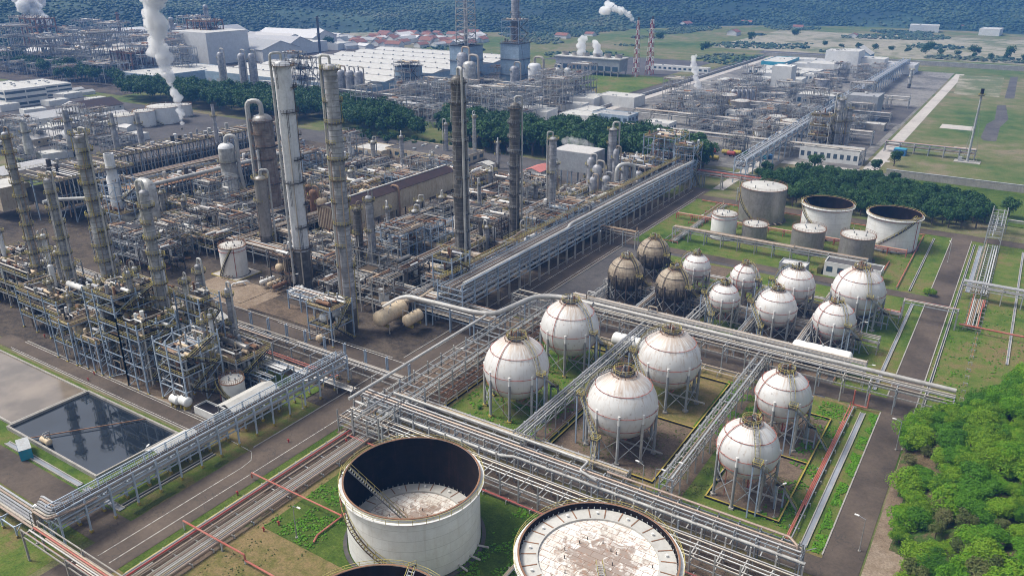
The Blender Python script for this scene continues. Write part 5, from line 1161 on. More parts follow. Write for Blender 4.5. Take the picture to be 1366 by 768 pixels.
# ================================================================ CENTRAL PLANT
column(-209, 185, 80.5, 5.7, 'very tall white column with black ring platforms', 'clad_white', plats=[16, 24, 32, 40, 48, 56, 64, 72, 79], pipe_az=250, pipe_d=.9, skirt=15, rail_m='dark_steel', plat_az=(230, 200))
column(-170, 168, 83.5, 4.0, 'very tall grey banded column with a thin riser pipe on its left', 'clad', plats=[22, 29, 36, 43, 50, 56, 61, 67, 73, 82], pipe_az=200, pipe_d=.8, skirt=8)
column(-165, 222, 75, 4.8, 'tall dark sooty column behind the road rack', 'clad_dark', plats=pl(74, 10), pipe_az=330, pipe_d=.9, skirt=13, rail_m='steel', plat_az=(180, 230))
column(-172, 269, 59, 4.0, 'tall slim dark column right of the sooty one', 'clad_dark', plats=pl(58, 9), pipe_az=30, pipe_d=.8, skirt=4, rail_m='steel')
column(-176, 307, 38.5, 3.4, 'medium grey column in the middle distance near the red roofed hut', 'clad', plats=pl(38, 3), pipe_az=200, pipe_d=.7, skirt=4)
column(-278, 232, 50, 8.6, 'wide scorched column with bulging head and big overhead bend', 'clad_brown', plats=pl(48, 8), pipe_az=213, pipe_d=2.2, skirt=6, rail_m='rust', dome='metal_tank')
column(-318, 242, 30, 10, 'white domed furnace vessel narrowing above a wide base', 'clad_light', plats=[9, 22], pipe_az=33, pipe_d=1.8, skirt=5, dome='clad_white', taper=[(1, .16), (1, .30), (.74, .42), (.74, .72), (.76, .74), (.76, .96)])
column(-245, 200, 34, 4.8, 'shiny grey column with domed top left of the very tall white one', 'metal_tank', plats=[10, 24, 33], pipe_az=40, pipe_d=.8, skirt=10)
column(-257, 226, 24, 4.2, 'shorter banded column with a big goose neck pipe', 'clad', plats=[22], pipe_az=20, pipe_d=1.3, skirt=3)
column(-188, 199, 35, 2.5, 'thin grey column beside the maroon roofed shed', 'clad', plats=[12, 22, 33], pipe_az=90, pipe_d=.5)
column(-194, 199, 30, 2.4, 'thin darker column paired in front of the maroon roofed shed', 'clad_dark', plats=[10, 20, 29], pipe_az=90, pipe_d=.5)
column(-201, 239, 18, 2.8, 'short wide column in the yard right of the maroon roofed shed', 'clad', plats=[9, 17], pipe_az=20, pipe_d=.6)
for i, (px, py, h, d, m) in enumerate([(272, 300, 16, 2.4, 'clad'), (500, 235, 20, 2.6, 'clad_light'), (538, 238, 24, 2.2, 'clad'), (596, 212, 22, 2.4, 'clad'), (634, 215, 28, 1.8, 'clad_light'), (655, 262, 14, 2.6, 'clad'), (560, 300, 12, 3, 'metal_tank'), (590, 300, 14, 2.8, 'clad'),
                                      (160, 262, 18, 2.4, 'clad'), (700, 330, 10, 2.4, 'clad_dark'), (664, 225, 16, 2, 'clad'), (470, 262, 14, 3.2, 'clad_light'), (415, 290, 16, 3, 'rust'), (520, 330, 18, 1.8, 'clad'), (548, 352, 15, 2, 'clad_dark'), (640, 300, 20, 1.6, 'clad'), (610, 262, 18, 2, 'clad_light'), (575, 245, 16, 2.2, 'clad'), (715, 285, 15, 1.8, 'clad'), (760, 290, 12, 2, 'clad'), (742, 262, 18, 1.6, 'clad_light'), (380, 262, 18, 2, 'clad'), (330, 320, 14, 2.2, 'clad'), (355, 330, 16, 1.8, 'rust'), (650, 345, 14, 1.8, 'clad'), (695, 300, 20, 1.4, 'clad_light'), (455, 235, 16, 2, 'clad'), (250, 305, 14, 2, 'clad'), (222, 300, 16, 2.2, 'clad_light')]):
    p = G(px, py); column(p.x, p.y, h, d, 'small process column standing in the central plant pipework', m, plats=[h * .5, h * .93], pipe_az=(i * 67) % 360, pipe_d=.6, group='small process columns of the central plant')
# cylindrical hot towers with goose necks in front of the shed
for i, (x, y, h, r, m) in enumerate([(-266, 246, 15, 2.0, 'rust'), (-258, 243, 13, 2.4, 'tan_vessel'), (-250, 262, 14, 2.4, 'cream'), (-233, 262, 16, 2.6, 'cream')]):
    vdrum(['rusty upright drum with bent pipe left of the shed', 'tan upright drum with bent pipe by the shed gable', 'cream upright drum behind the shed roof', 'square shouldered cream drum rising behind the shed'][i], x, y, 0, h, r, m, pm='tan_pipe')
# the maroon roofed elevated shed
gable('long elevated shed with maroon roof, cream rust streaked side and brown end wall', -235.5, 264.5, 11, 80, 9, 1.7, 'cream', 'maroon', z0=7.5, name='shed', cat='shed', over=.7)
b = MB(); b.box(-5.6, -40.25, 7.6, 5.6, -40.05, 16.4, 'brown_clad')
for i in range(12): b.box(-5.4 + i * .95, -40.4, 7.6, -5.2 + i * .95, -40.25, 16.3, 'cream')
o = b.build('end_wall', bpy.data.objects['shed'])
b = MB(); b.box(-.4, -40.6, 18.1, .4, 40.6, 18.6, 'roof_white'); b.build('ridge_vent', bpy.data.objects['shed'])
steel_tower('dark low frame under the brown end of the elevated shed', -241, 220, -226, 230, [5.8], 3, 2, 'dark_steel', floors=[0], seed=90, clutter=10)
# vessels
drum('big cream horizontal vessel on yellow supports by the corner yard', -160, 176, 2.2, 11, 2.6, 'y', 'tan_vessel', sad='yellow')
drum('smaller brownish vessel beside the big cream one', -152.5, 178, 2.4, 6, 1.9, 'y', 'tan_vessel', sad='yellow')
steel_tower('blue grey two-deck frame holding white drums at the yard corner', -176, 155.5, -166, 165, [6, 12], 1, 1, 'blue_steel', seed=91, floors=[0, 1], clutter=12)
drum('white drum on the upper deck of the yard corner frame', -171, 160, 6.2, 6, 1.4, 'y', 'white'); drum('pale drum on the ground deck of the yard corner frame', -171, 158, .2, 7, 1.2, 'y', 'tan_vessel')
steel_tower('brown decked frame at the foot of the very tall white column', -222, 181, -212, 192, [5.5, 12], 1, 1, 'dark_steel', 'rust', seed=92, floors=[0, 1], clutter=14, pmat=('tan_pipe', 'pipe', 'rust'))
drum('white ended drum inside the brown decked frame', -217, 185, 5.8, 9, 1.5, 'y', 'tan_vessel')
for i, (x, y) in enumerate([(-222, 179), (-218, 179), (-214.5, 178.5), (-206, 178)]): drum('small round ended exchanger at the foot of the white column', x, y, 1.2, 6, .8, 'y', ['white', 'tan_vessel', 'rust', 'white'][i], group='exchangers at the foot of the white column')
# process modules, copied about the plant
C_LAB = 'steel framed process unit threaded with pipes in the central plant'; CG = 'process units of the central plant'
protos = [module(C_LAB, *a, group=CG) for a in [(16, 10, [4, 8], 1), (12, 12, [4, 8, 12], 2), (18, 9, [5, 9], 3, 'dark_steel'), (14, 14, [4, 9, 13], 4, 'blue_steel'), (20, 10, [4.5], 5), (12, 10, [5, 10], 6, 'dark_steel'), (16, 12, [3.5, 7], 7), (10, 16, [5, 10, 14], 8)]]
used = [False] * len(protos)
taken = [(-209, 185, 9), (-170, 168, 7), (-165, 222, 5), (-172, 269, 5), (-278, 232, 9), (-318, 242, 10), (-245, 200, 7), (-243, 181, 22), (-171, 160, 12), (-157, 176, 12), (-217, 186, 9), (-200, 168, 12), (-226, 163, 16), (-205, 160, 14)]
def free(x, y, r=0):
    if -246 < x + r and x - r < -219 and 222 < y + r and y - r < 302: return False
    if -255 < x < -192 and y > 332: return False
    return all((x - a) ** 2 + (y - b) ** 2 > (c + r) ** 2 for a, b, c in taken)
k = 0; q = random.Random(21)
def put(pl, us, x, y, rz=None, label=None, s=1, grp=None):
    i = q.randrange(len(pl)); rz = rz if rz is not None else q.choice([0, math.pi / 2, math.pi, -math.pi / 2])
    if not us[i]: us[i] = True; o = pl[i]; o.location = (x, y, 0); o.rotation_euler = (0, 0, rz); o.scale = (s,)*3 if not isinstance(s, tuple) else s
    else: o = dup(pl[i], (x, y, 0), rz, None, s)
    if label: o['label'] = label; o['group'] = grp
    return o
ORD = ['first', 'second', 'third', 'fourth', 'fifth', 'sixth', 'seventh', 'eighth', 'ninth', 'tenth', 'eleventh', 'twelfth', 'thirteenth']
for yy in range(0, 13):
    for xx in range(0, 13):
        x = -158 - xx * 17.5 + q.uniform(-2, 2); y = 186 + yy * 17 + q.uniform(-2, 2)
        if not free(x, y, 6): continue
        if x < -300 and y < 268: continue
        if x < -345: continue
        if y > 372 + 0 * x or (x < -258 and y > 345) or (-300 < x < -268 and y > 330): continue
        if x > -175 and 228 < y < 236: continue
        put(protos, used, x, y, label='process unit, %s out from the road rack in the %s row behind the middle yard' % (ORD[xx], ORD[yy]), s=(1, 1, q.uniform(.6, .85) if -232 < x < -205 and y < 310 else q.uniform(.75, 1.5)), grp=CG)
for xx in range(4):
    for yy in range(5):
        x = -298 + xx * 15; y = 168 + yy * 14
        if free(x, y, 5) and x < -262: put(protos, used, x, y, label='process unit by the middle yard below the furnaces, %s row from the left, %s back' % (ORD[xx], ORD[yy]), grp=CG)
for i in range(len(protos)):
    if not used[i]: kill(protos[i])
# racks lacing the central plant
CR = 'pipe racks lacing the central plant'
for i, x in enumerate([-160.5, -179, -198, -216.5, -254, -272, -291, -309]):
    y0 = 192 if i > 1 else 186
    if i == 3: y0 = 206
    rack('rust and tan pipe rack running away through the central plant', 'y', x, y0, 350 if i < 4 else 330, 5, [6.2, 8.6], CR, npipe=(6, 7), rr=(.14, .32), pmat=('tan_pipe', 'pipe', 'pipe', 'rust', 'light_pipe'), pm='dark_steel' if i % 2 else 'steel', ps=.35, bay=10, seed=100 + i, cover=.9, brace=False)
for i, y in enumerate([191.5, 213, 232, 250, 284, 306, 326]):
    x0, x1 = -300, -152
    if y in (232, 250, 284): x0, x1 = -222, -152
    if i == 0: x0 = -200
    rack('rust and tan pipe rack crossing the central plant', 'x', y, x0, x1, 5.5, [5, 7.4], CR, npipe=(7, 8), rr=(.14, .34), pmat=('tan_pipe', 'pipe', 'light_pipe', 'tan_pipe'), pm='dark_steel' if i % 2 else 'steel', ps=.35, bay=10, seed=120 + i, cover=.9, brace=False)
rack('grey pipe rack edging the corner yard below the tall columns', 'x', 171.5, -200, -176, 5, [5, 7], npipe=(6, 6), rr=(.14, .26), pmat='light_pipe', pm='blue_steel', ps=.35, bay=6, seed=140)
rack('wide tangle of grey pipes crossing from the road rack to the cream vessel', 'x', 190, -158, -128, 9, [4, 6.5], npipe=(12, 10), rr=(.12, .26), pmat=('light_pipe', 'tan_pipe', 'pipe'), pm='blue_steel', ps=.3, bay=7, seed=141)
rack('rust coloured pipe rack curving round behind the white upright tank', 'x', 197, -262, -214, 8, [5, 7], npipe=(10, 9), rr=(.16, .4), pmat=('tan_pipe', 'rust', 'light_pipe'), ps=.35, bay=8, seed=142)
# yards
sheet('bare_earth', [(-246, 163, -218, 177)], 'dirt', 3 * Z)
sheet('bare_soil', [(-212, 162, -178, 172)], 'scorch', 3 * Z)
sheet('slab', [(-250, 176, -236, 188)], 'slab', 4 * Z)
b = MB(); b.box(-250, 175.7, 0, -236, 176, .3, 'yellow'); b.box(-236, 176, 0, -235.7, 188, .3, 'yellow'); b.box(-250.3, 176, 0, -250, 188, .3, 'yellow'); tag(b.build('slab_kerb'), 'yellow kerb round the slab of the central white upright tank', 'kerb')
# ---------------------------------------------------------------- furnace rows at the left
def heater(label, x, y0, y1, w, z, m, seed, rows=2):
    t = thing('furnace_block', label, 'furnace', (x, (y0 + y1) / 2, 0)); L = y1 - y0; q = random.Random(seed)
    b = MB(); n = int(L / 7)
    for i in range(n + 1):
        for s in (-1, 0, 1): b.cbox(s * w / 2, -L / 2 + L * i / n, 0, .45, .45, z, 'blue_steel')
    for zz in (z * .35, z * .68, z): b.box(-w / 2 - .2, -L / 2, zz - .35, -w / 2 + .2, L / 2, zz, 'blue_steel'); b.box(w / 2 - .2, -L / 2, zz - .35, w / 2 + .2, L / 2, zz, 'blue_steel')
    for i in range(n):
        y = -L / 2 + L * i / n; b.bar((w / 2, y, 0), (w / 2, y + L / n, z * .68), .22, 'blue_steel'); b.bar((w / 2, y + L / n, z * .35), (w / 2, y, z), .22, 'blue_steel')
    for i in range(n + 1): b.box(-w / 2, -L / 2 + L * i / n - .15, z - .5, w / 2, -L / 2 + L * i / n + .15, z - .1, 'blue_steel')
    b.build('frame', t)
    b = MB(); b.box(-w / 2 - 1, -L / 2 - 1, z, w / 2 + 1, L / 2 + 1, z + .25, m); b.build('deck', t)
    b = MB(); b.rail([(-w / 2 - 1, -L / 2 - 1, z + .25), (w / 2 + 1, -L / 2 - 1, z + .25), (w / 2 + 1, L / 2 + 1, z + .25), (-w / 2 - 1, L / 2 + 1, z + .25)], 'olive', closed=True, w=.09); b.build('railing', t)
    b = MB(); b.box(-w * .38, -L / 2 + 2, z * .36, w * .38, L / 2 - 2, z * .66, 'dark_steel'); b.build('firebox', t)
    for i in range(int(L / 2.0)):
        b = MB(); y = -L / 2 + 1 + i * 2.0; s = 1; zz = z + q.uniform(.8, 2.2); r = q.uniform(.12, .3)
        b.tube([(w / 2 + .8, y, q.uniform(2, z * .5)), (w / 2 + .8, y, zz), (q.uniform(-w / 3, 0), y, zz), (q.uniform(-w / 3, 0), y + q.uniform(-2, 2), zz - .5)], r, q.choice(['pipe', 'tan_pipe', 'light_pipe']), 6, .4); b.build('pipe', t)
    for i in range(int(L / 5)):
        b = MB(); r = q.uniform(.5, 1.1); b.cyl(q.uniform(-w / 3, w / 3), q.uniform(-L / 2 + 2, L / 2 - 2), z + .25, z + q.uniform(2, 6), r, q.choice(['clad_light', 'white', 'dark_steel', 'clad']), 12); b.build('drum', t)
    return t
heater('long furnace row with blue lattice legs and crowded brown deck, rear one', -386, 222, 330, 13, 20, 'grate', 1)
heater('long furnace row with rust coloured deck in front of the rear one', -335, 200, 300, 12, 15, 'rust', 2)
heater('dark furnace block with wide flat deck at the left edge', -374, 178, 216, 34, 20, 'grate', 3)
rack('thick pipe rack between the two furnace rows', 'y', -364, 205, 330, 7, [10, 12.5], npipe=(6, 6), rr=(.3, .6), pmat=('light_pipe', 'tan_pipe'), pm='blue_steel', ps=.45, bay=9, seed=150)
b = MB(); b.tube([(-330, 192, 14.5), (-328, 201, 17), (-328, 290, 17), (-320, 300, 17)], .9, 'big_pale', 12, 3); tag(b.build('pipe'), 'thick silver pipe along the edge of the rust coloured furnace deck', 'pipe')
b = MB(); b.tube([(-352, 170, 14), (-352, 175, 14), (-338, 188, 14), (-330, 192, 14.5)], .8, 'big_pale', 12, 3); tag(b.build('pipe'), 'thick silver pipe leading left from the furnace deck', 'pipe')
DU = module('dark steel unit wedged between the two furnace rows', 12, 12, [5, 10], 44, 'dark_steel', 'dark units between the furnace rows', 14); DU.location = (-352, 232, 0)
for i in range(1, 12): dup(DU, (-352 - (i % 2) * 14, 232 + (i // 2) * 14, 0), i * math.pi / 2, None, (1, 1, .8 + .1 * (i % 4)))
# flue ducts
t = thing('flue_duct', 'white boiler flue with fat elbow and square stack at the left centre', 'duct', (-322, 186, 0))
b = MB(); b.tube([(-14, 0, 2), (-14, 0, 8), (12, 4, 8)], 3.1, 'clad_light', 16, 5); b.build('duct', t)
b = MB(); b.tube([(12, 4, 8), (18, 5, 8), (18, 5, 24), (12, 5, 24)], 2.4, 'clad_light', 16, 4); b.build('elbow', t)
b = MB(); b.lathe([(2.6, 10), (2.6, 26), (2.0, 27), (2.0, 36), (1.6, 36)], 'clad_white', 12); b.build('stack', t)
b = MB(); b.ring(0, 0, 30, 2, 4, .1, 'grate', 12); b.ringrail(0, 0, 30.1, 4, 'olive', 10); b.build('platform', t)
steel_tower('blue lattice frame enclosing the white boiler flue', -334, 180, -312, 194, [6, 12, 18, 24], 3, 2, 'blue_steel', seed=151, floors=[1], clutter=16)
block('beige panelled box housing at the left edge', -395, 175, 20, 14, 10, 'cream', 'roof_white', 5, vents=1, name='plant_housing', cat='building')
for i, (px, py, h, r) in enumerate([(40, 205, 20, 2.2), (157, 200, 24, 1.5), (190, 195, 22, 1.6), (290, 190, 26, 1.2), (96, 195, 24, 2.2)]):
    p = G(px, py, 18); t = thing('furnace_stack', 'stubby furnace stack standing on the furnace decks', 'stack', (p.x, p.y, 0), 0, 'stubby furnace stacks')
    b = MB(); b.lathe([(r, 18), (r, 18 + h * .35), (r * .7, 18 + h * .45), (r * .7, 18 + h * .8), (r * .6, 18 + h * .8)], 'clad_light' if i < 1 else 'clad', 12); b.build('flue', t)
    b = MB(); b.ring(0, 0, 18 + h * .55, r * .7, r * .7 + 1.2, .1, 'grate', 10); b.ringrail(0, 0, 18 + h * .55, r * .7 + 1.2, 'olive', 8); b.build('platform', t)
for i in range(3): module('dark steel framed unit between the furnaces and the middle yard', 18, 12, [5, 10], 40 + i, 'dark_steel', 'dark units beside the middle yard', 18).location = (-330 + i * 19, 214 - i * 2, 0)
# equipment group by the big grey box
block('big grey panelled box raised on steel at the back of the central plant', -190, 358, 22, 16, 10, 'wall_grey', 'roof_grey', 12, vents=0, parapet=0, name='filter_house', cat='building')
b = MB()
for x in (-200, -190, -180):
    for y in (351, 358, 365): b.cbox(x, y, 0, .5, .5, 12, 'blue_steel')
tag(b.build('support_frame'), 'blue grey legs under the big grey panelled box', 'steel structure')
for i, (x, y, h, r) in enumerate([(-176, 345, 22, 2.0), (-170, 340, 20, 2.4), (-166, 352, 26, 1.6), (-164, 338, 16, 2.0), (-160, 350, 20, 1.8), (-158, 362, 14, 2.2), (-168, 332, 16, 1.7)]):
    vdrum('grey upright vessel in the cluster before the dark trees', x, y, 0, h, r, 'clad', group='cluster of grey upright vessels before the dark trees')
column(-173, 362, 34, 4.2, 'stout grey column with hooped top beside the big grey box', 'clad', plats=[26, 33], pipe_az=30, pipe_d=1.0)
b = MB(); b.tube([(-162, 345, 6), (-162, 345, 20), (-156, 352, 20), (-156, 352, 8)], 1.0, 'big_pale', 12, 3.4); tag(b.build('pipe'), 'thick grey goose neck pipe arching over the road rack far end', 'pipe')
steel_tower('blue steel frame full of exchangers beside the big grey box', -178, 372, -160, 388, [5, 10, 15], 3, 2, 'blue_steel', seed=152, floors=[1, 2], clutter=24)
# ================================================================ MID AND FAR BUILDINGS
gable('small white hut with pink red roof beyond the central plant', -226, 378, 10, 14, 3, 1.6, 'wall_white', 'roof_pink', nwin=3, name='hut', cat='hut')
block('long low cream walled compound building with dark flat roof behind the central plant', -300, 378, 56, 26, 5, 'cream', 'gravel', nw=(9, 4), vents=5)
block('flat white topped store beside the cream compound', -336, 366, 24, 18, 4.5, 'cream', 'roof_white', nw=(5, 0), vents=2)
gable('tiny white gable hut beside the compound road', -258, 372, 8, 6, 3, 1.2, 'wall_white', 'roof_white', name='hut', cat='hut', nwin=1)
block('low white switch building with dark roof in front of the shiny metal tank', -43.5, 305.5, 20, 7, 5, 'wall_white', 'gravel', nw=(5, 1), vents=1)
block('small grey roofed cabin left of the white switch building', -64, 300, 10, 6, 3, 'wall_grey', 'roof_grey', nw=(2, 0), vents=0)
block('green painted cabinet beside the white switch building', -55, 304, 1.6, 4, 2.6, 'leaf_olive', 'leaf_olive', vents=0, parapet=0, name='cabinet', cat='cabinet')
# left town side: works buildings
for i, (px, py, W, L, h, lab) in enumerate([(30, 140, 60, 34, 14, 'long white works building with dark window bands at the left edge'), (75, 128, 50, 26, 10, 'white stepped annex behind the banded works building')]):
    p = G(px, py); block(lab, p.x - 20, p.y, W, L, h, 'wall_white', 'roof_white', nw=(2, 2), wr=.94, floors=3, vents=8)
for px, py, W, L, h, rise, wm, rm, lab in [(60, 165, 26, 40, 6, 3, 'wall_white', 'roof_grey', 'grey roofed gable hall at the left, nearer the banded building'), (12, 172, 24, 30, 5, 2.5, 'wall_white', 'roof_white', 'pale roofed hall cut by the left edge'),
                                       (60, 190, 20, 34, 5, 2.6, 'cream', 'roof_grey', 'brown grey roofed store behind the white steaming vents'), (128, 165, 22, 46, 5, 1.8, 'cream', 'roof_grey', 'long grey roofed store in front of the trees at the left'),
                                       (125, 148, 30, 34, 4.5, 4.5, 'wall_white', 'maroon', 'purple brown hip roofed hall near the white tank group'), (84, 172, 14, 20, 4, 2, 'wall_white', 'roof_white', 'small white roofed shed between the left halls'),
                                       (30, 235, 22, 30, 5, 2, 'cream', 'roof_grey', 'grey roofed workshop at the left edge beyond the furnace block')]:
    p = G(px, py); gable(lab, p.x, p.y, W, L, h, rise, wm, rm, nwin=6, name='hall', cat='building')
for px, py, r, h, lab in [(165, 170, 9, 9, 'low wide white tank left of the far white tank group'), (195, 168, 7.4, 11, 'white tank in the middle of the far white tank group'), (221, 163, 12, 12, 'widest white tank of the group behind the furnace rows'), (247, 155, 6, 9, 'white tank partly hidden behind the steam plume')]:
    p = G(px, py); storage_tank(p.x, p.y, r, h, lab, 'cone', 'white', stair=(200, 320), stripe=False, n=32)
WG = 'white tanks of the far left works'
for px, py in [(145, 93), (163, 95), (175, 91), (193, 93), (205, 90), (160, 86)]:
    p = G(px, py); storage_tank(p.x, p.y, 14, 22, 'white round tank of the far left works', 'cone', 'white', WG, stair=(200, 320), stripe=False, n=24)
# the big white warehouse
def warehouse(label, x0, y0, x1, y1, h, nb):
    t = thing('warehouse', label, 'warehouse', ((x0 + x1) / 2, (y0 + y1) / 2, 0)); W, L = x1 - x0, y1 - y0
    b = MB(); b.box(-W / 2, -L / 2, 0, W / 2, L / 2, h, 'wall_blue'); b.build('wall', t)
    for i in range(nb):
        a = -L / 2 + L * i / nb; c = a + L / nb; b = MB(); m = (a + c) / 2
        b.add([(-W / 2 - .5, a + .3, h), (W / 2 + .5, a + .3, h), (W / 2 + .5, m, h + 2.6), (-W / 2 - .5, m, h + 2.6), (-W / 2 - .5, c - .3, h), (W / 2 + .5, c - .3, h)], [(0, 1, 2, 3), (3, 2, 5, 4), (0, 3, 4), (1, 5, 2)], 'roof_white')
        b.box(-W / 2, m - .5, h + 2.5, W / 2, m + .5, h + 3.1, 'roof_grey')
        for k in range(14): b.cbox(-W / 2 + W * (k + .5) / 14, m - .1, h + 2.6, 1.2, 1.2, 1.3, 'steel')
        b.build('roof', t)
    b = MB()
    for k in range(16): b.cbox(-W / 2 + W * (k + .5) / 16, -L / 2 - .06, 0, W / 16 * .35, .12, 4.5, 'wall_grey')
    b.build('loading_doors', t)
    return t
warehouse('huge white roofed warehouse with parallel roof ridges beyond the tree belt', -700, 520, -495, 800, 11, 8)
block('low white roofed hall left of the huge warehouse', -745, 520, 60, 90, 9, 'wall_blue', 'roof_white', vents=6, seed=9)
# steel plant left of centre: modules in far fields
F_LAB = 'hazy process unit of the works beyond the tree belt'; FG = 'process units beyond the tree belt'
fp = [module(F_LAB, *a, pm='steel', group=FG, rm='steel', pmat=('pipe', 'light_pipe', 'light_pipe')) for a in [(20, 14, [5, 10, 15], 50), (16, 16, [6, 12, 18, 24], 51), (24, 12, [5, 9], 52), (14, 12, [6, 12, 18], 53), (22, 16, [5, 10], 54)]]
fu = [False] * 5
def scatter(px_poly, n, mind, label, grp, seed, sc_=(1, 1.4)):
    poly = [G(*p) for p in px_poly]; xs = [p.x for p in poly]; ys = [p.y for p in poly]; r = random.Random(seed); pts = []
    def inside(x, y):
        c = False
        for i in range(len(poly)):
            a, b_ = poly[i], poly[i - 1]
            if (a.y > y) != (b_.y > y) and x < (b_.x - a.x) * (y - a.y) / (b_.y - a.y) + a.x: c = not c
        return c
    for _ in range(n * 40):
        if len(pts) >= n: break
        x, y = r.uniform(min(xs), max(xs)), r.uniform(min(ys), max(ys))
        if inside(x, y) and all((x - a) ** 2 + (y - b_) ** 2 > mind * mind for a, b_ in pts): pts.append((x, y))
    return pts
for x, y in scatter([(470, 160), (560, 138), (610, 118), (690, 118), (800, 130), (700, 165), (560, 172)], 42, 18, 0, 0, 1): put(fp, fu, x, y, label='grey process unit behind the tree belt, %s the lattice tower, %s' % ('left of' if x < -440 else 'right of' if x > -380 else 'below', 'close to the trees' if y < 520 else 'deeper in'), s=q.uniform(.8, 1.25), grp='process units below the lattice tower')
for x, y in scatter([(0, 95), (130, 60), (250, 72), (262, 100), (120, 110)], 48, 28, 0, 0, 2): put(fp, fu, x, y, label='hazy unit of the far left works, %s, %s' % ('nearer row' if y < 560 else 'row below the hills', 'towards the left edge' if x < -1000 else 'by the white tanks' if x < -840 else 'towards the huge pale hall'), s=q.uniform(1, 1.9), grp='process units of the far left works')
for x, y in scatter([(1010, 222), (925, 178), (870, 150), (1020, 110), (1190, 100), (1150, 190), (1090, 212)], 76, 19, 0, 0, 3):
    if -133 < x < -117: continue
    put(fp, fu, x, y, label='process unit, %s end of the right hand works, %s' % ('near' if y < 560 else 'middle' if y < 720 else 'far', 'right of the pale bridge' if x > -120 else 'left of the pale bridge' if x > -165 else 'midway to the dark road' if x > -215 else 'by the dark road'), s=q.uniform(.55, 1.05), grp='process units of the right hand works')
for x, y in scatter([(0, 225), (0, 175), (120, 180), (190, 200), (100, 215)], 14, 22, 0, 0, 4): put(fp, fu, x, y, label='process unit between the left halls and the furnace rows', s=q.uniform(.7, 1), grp='process units between the left halls and the furnaces')
for i in range(5):
    if not fu[i]: kill(fp[i])
FR = 'pipe racks of the works beyond the tree belt'
for i, (y, x0, x1) in enumerate([(480, -480, -330), (505, -600, -330), (560, -480, -330), (620, -440, -330)]):
    rack('long grey pipe rack in the works beyond the tree belt', 'x', y, x0, x1, 7, [7, 10], FR, npipe=(6, 6), rr=(.2, .5), pmat='light_pipe', ps=.5, bay=14, seed=160 + i, brace=False)
for i, (x, y0, y1) in enumerate([(-345, 470, 640), (-390, 470, 680), (-455, 470, 600)]):
    rack('grey pipe rack running away beyond the tree belt', 'y', x, y0, y1, 7, [8, 11], FR, npipe=(6, 6), rr=(.2, .5), pmat='light_pipe', ps=.5, bay=14, seed=170 + i, brace=False)
# right hand works
rack('long pale pipe bridge marching straight away through the right hand works', 'y', -124, 418, 990, 6.5, [9, 12.5], npipe=(6, 7), rr=(.3, .5), pmat='light_pipe', pm='pale_blue_steel', ps=.6, bay=13, seed=180, top=14, topbeam=True, cover=1, diag=True)
for i, (y, x0, x1) in enumerate([(500, -230, -76), (560, -250, -82), (640, -260, -84), (730, -260, -84)]):
    rack('pipe rack crossing the right hand works', 'x', y, x0, x1, 6, [6, 8.5], 'pipe racks crossing the right hand works', npipe=(5, 6), rr=(.2, .45), pmat=('light_pipe', 'pipe'), ps=.5, bay=14, seed=190 + i, brace=False)
for px, py, W, L, h, wm, rm, nw, lab in [(820, 162, 30, 18, 6, 'wall_blue', 'roof_grey', (6, 3), 'grey flat roofed hall at the near left of the right hand works'), (828, 140, 34, 22, 8, 'wall_white', 'roof_white', (0, 0), 'white roofed hall with grey side beside the dark road'),
        (880, 178, 18, 14, 8, 'wall_white', 'roof_white', (4, 3), 'white cubic building with canopy nearest the tree belt'), (912, 187, 10, 12, 6, 'wall_grey', 'roof_grey', (2, 2), 'small grey building beside the white cubic one'),
        (975, 118, 24, 20, 8, 'wall_white', 'roof_white', (0, 0), 'white warehouse before the long pale bridge'), (985, 160, 16, 16, 7, 'wall_white', 'roof_white', (3, 3), 'white roofed cube among the right hand tanks'),
        (1090, 140, 30, 24, 9, 'wall_grey', 'roof_white', (6, 0), 'grey windowed hall left of the long pale bridge'), (1042, 128, 17, 17, 26, 'wall_white', 'wall_white', (0, 0), 'tall windowless white block in the right hand works'),
        (1108, 213, 34, 16, 7, 'wall_white', 'roof_white', (9, 3), 'white building with open glazed front at the near edge of the right hand works'), (1150, 158, 22, 26, 18, 'wall_grey', 'roof_grey', (0, 0), 'big grey block right of the long pale bridge'),
        (1075, 108, 24, 16, 7, 'wall_white', 'roof_white', (6, 0), 'white office with dark windows behind the grey hall'), (1040, 92, 26, 60, 10, 'cyan', 'roof_white', (0, 9), 'long white and blue building at the back left of the right works'),
        (1160, 172, 20, 10, 4, 'concrete', 'roof_white', (0, 0), 'pale canopy building beside the concrete road'), (905, 95, 70, 8, 5, 'wall_white', 'roof_white', (12, 0), 'very long low white shed in the far meadow'),
        (1014, 100, 22, 16, 7, 'wall_white', 'roof_white', (4, 2), 'small white block before the blue striped building')]:
    p = G(px, py); block(lab, p.x, p.y, W, L, h, wm, rm, nw=nw, vents=3, seed=int(px))
for i, (px, py, W, L, h, c) in enumerate([(1102, 97, 36, 30, 10, 'blue striped white block at the left of the far complex'), (1132, 95, 22, 34, 22, 'taller white block in the middle of the far complex'), (1158, 95, 34, 26, 14, 'white block right of the middle one in the far complex'), (1192, 96, 44, 34, 9, 'low pale roofed wing at the right of the far complex'), (1120, 88, 30, 24, 17, 'white block at the back of the far complex'), (1095, 90, 40, 60, 6, 'flat pale roofed hall behind the far complex')]):
    p = G(px, py); block(c, p.x, p.y, W, L, h, 'wall_white', 'roof_grey' if i in (3, 5) else 'roof_white', nw=(0, 0), vents=5, seed=i)
p = G(1145, 88); gable('pavilion with pale hipped roof on the white complex', p.x, p.y, 26, 26, 14, 8, 'wall_blue', 'roof_white', name='pavilion', cat='pavilion')
b = MB()
pass
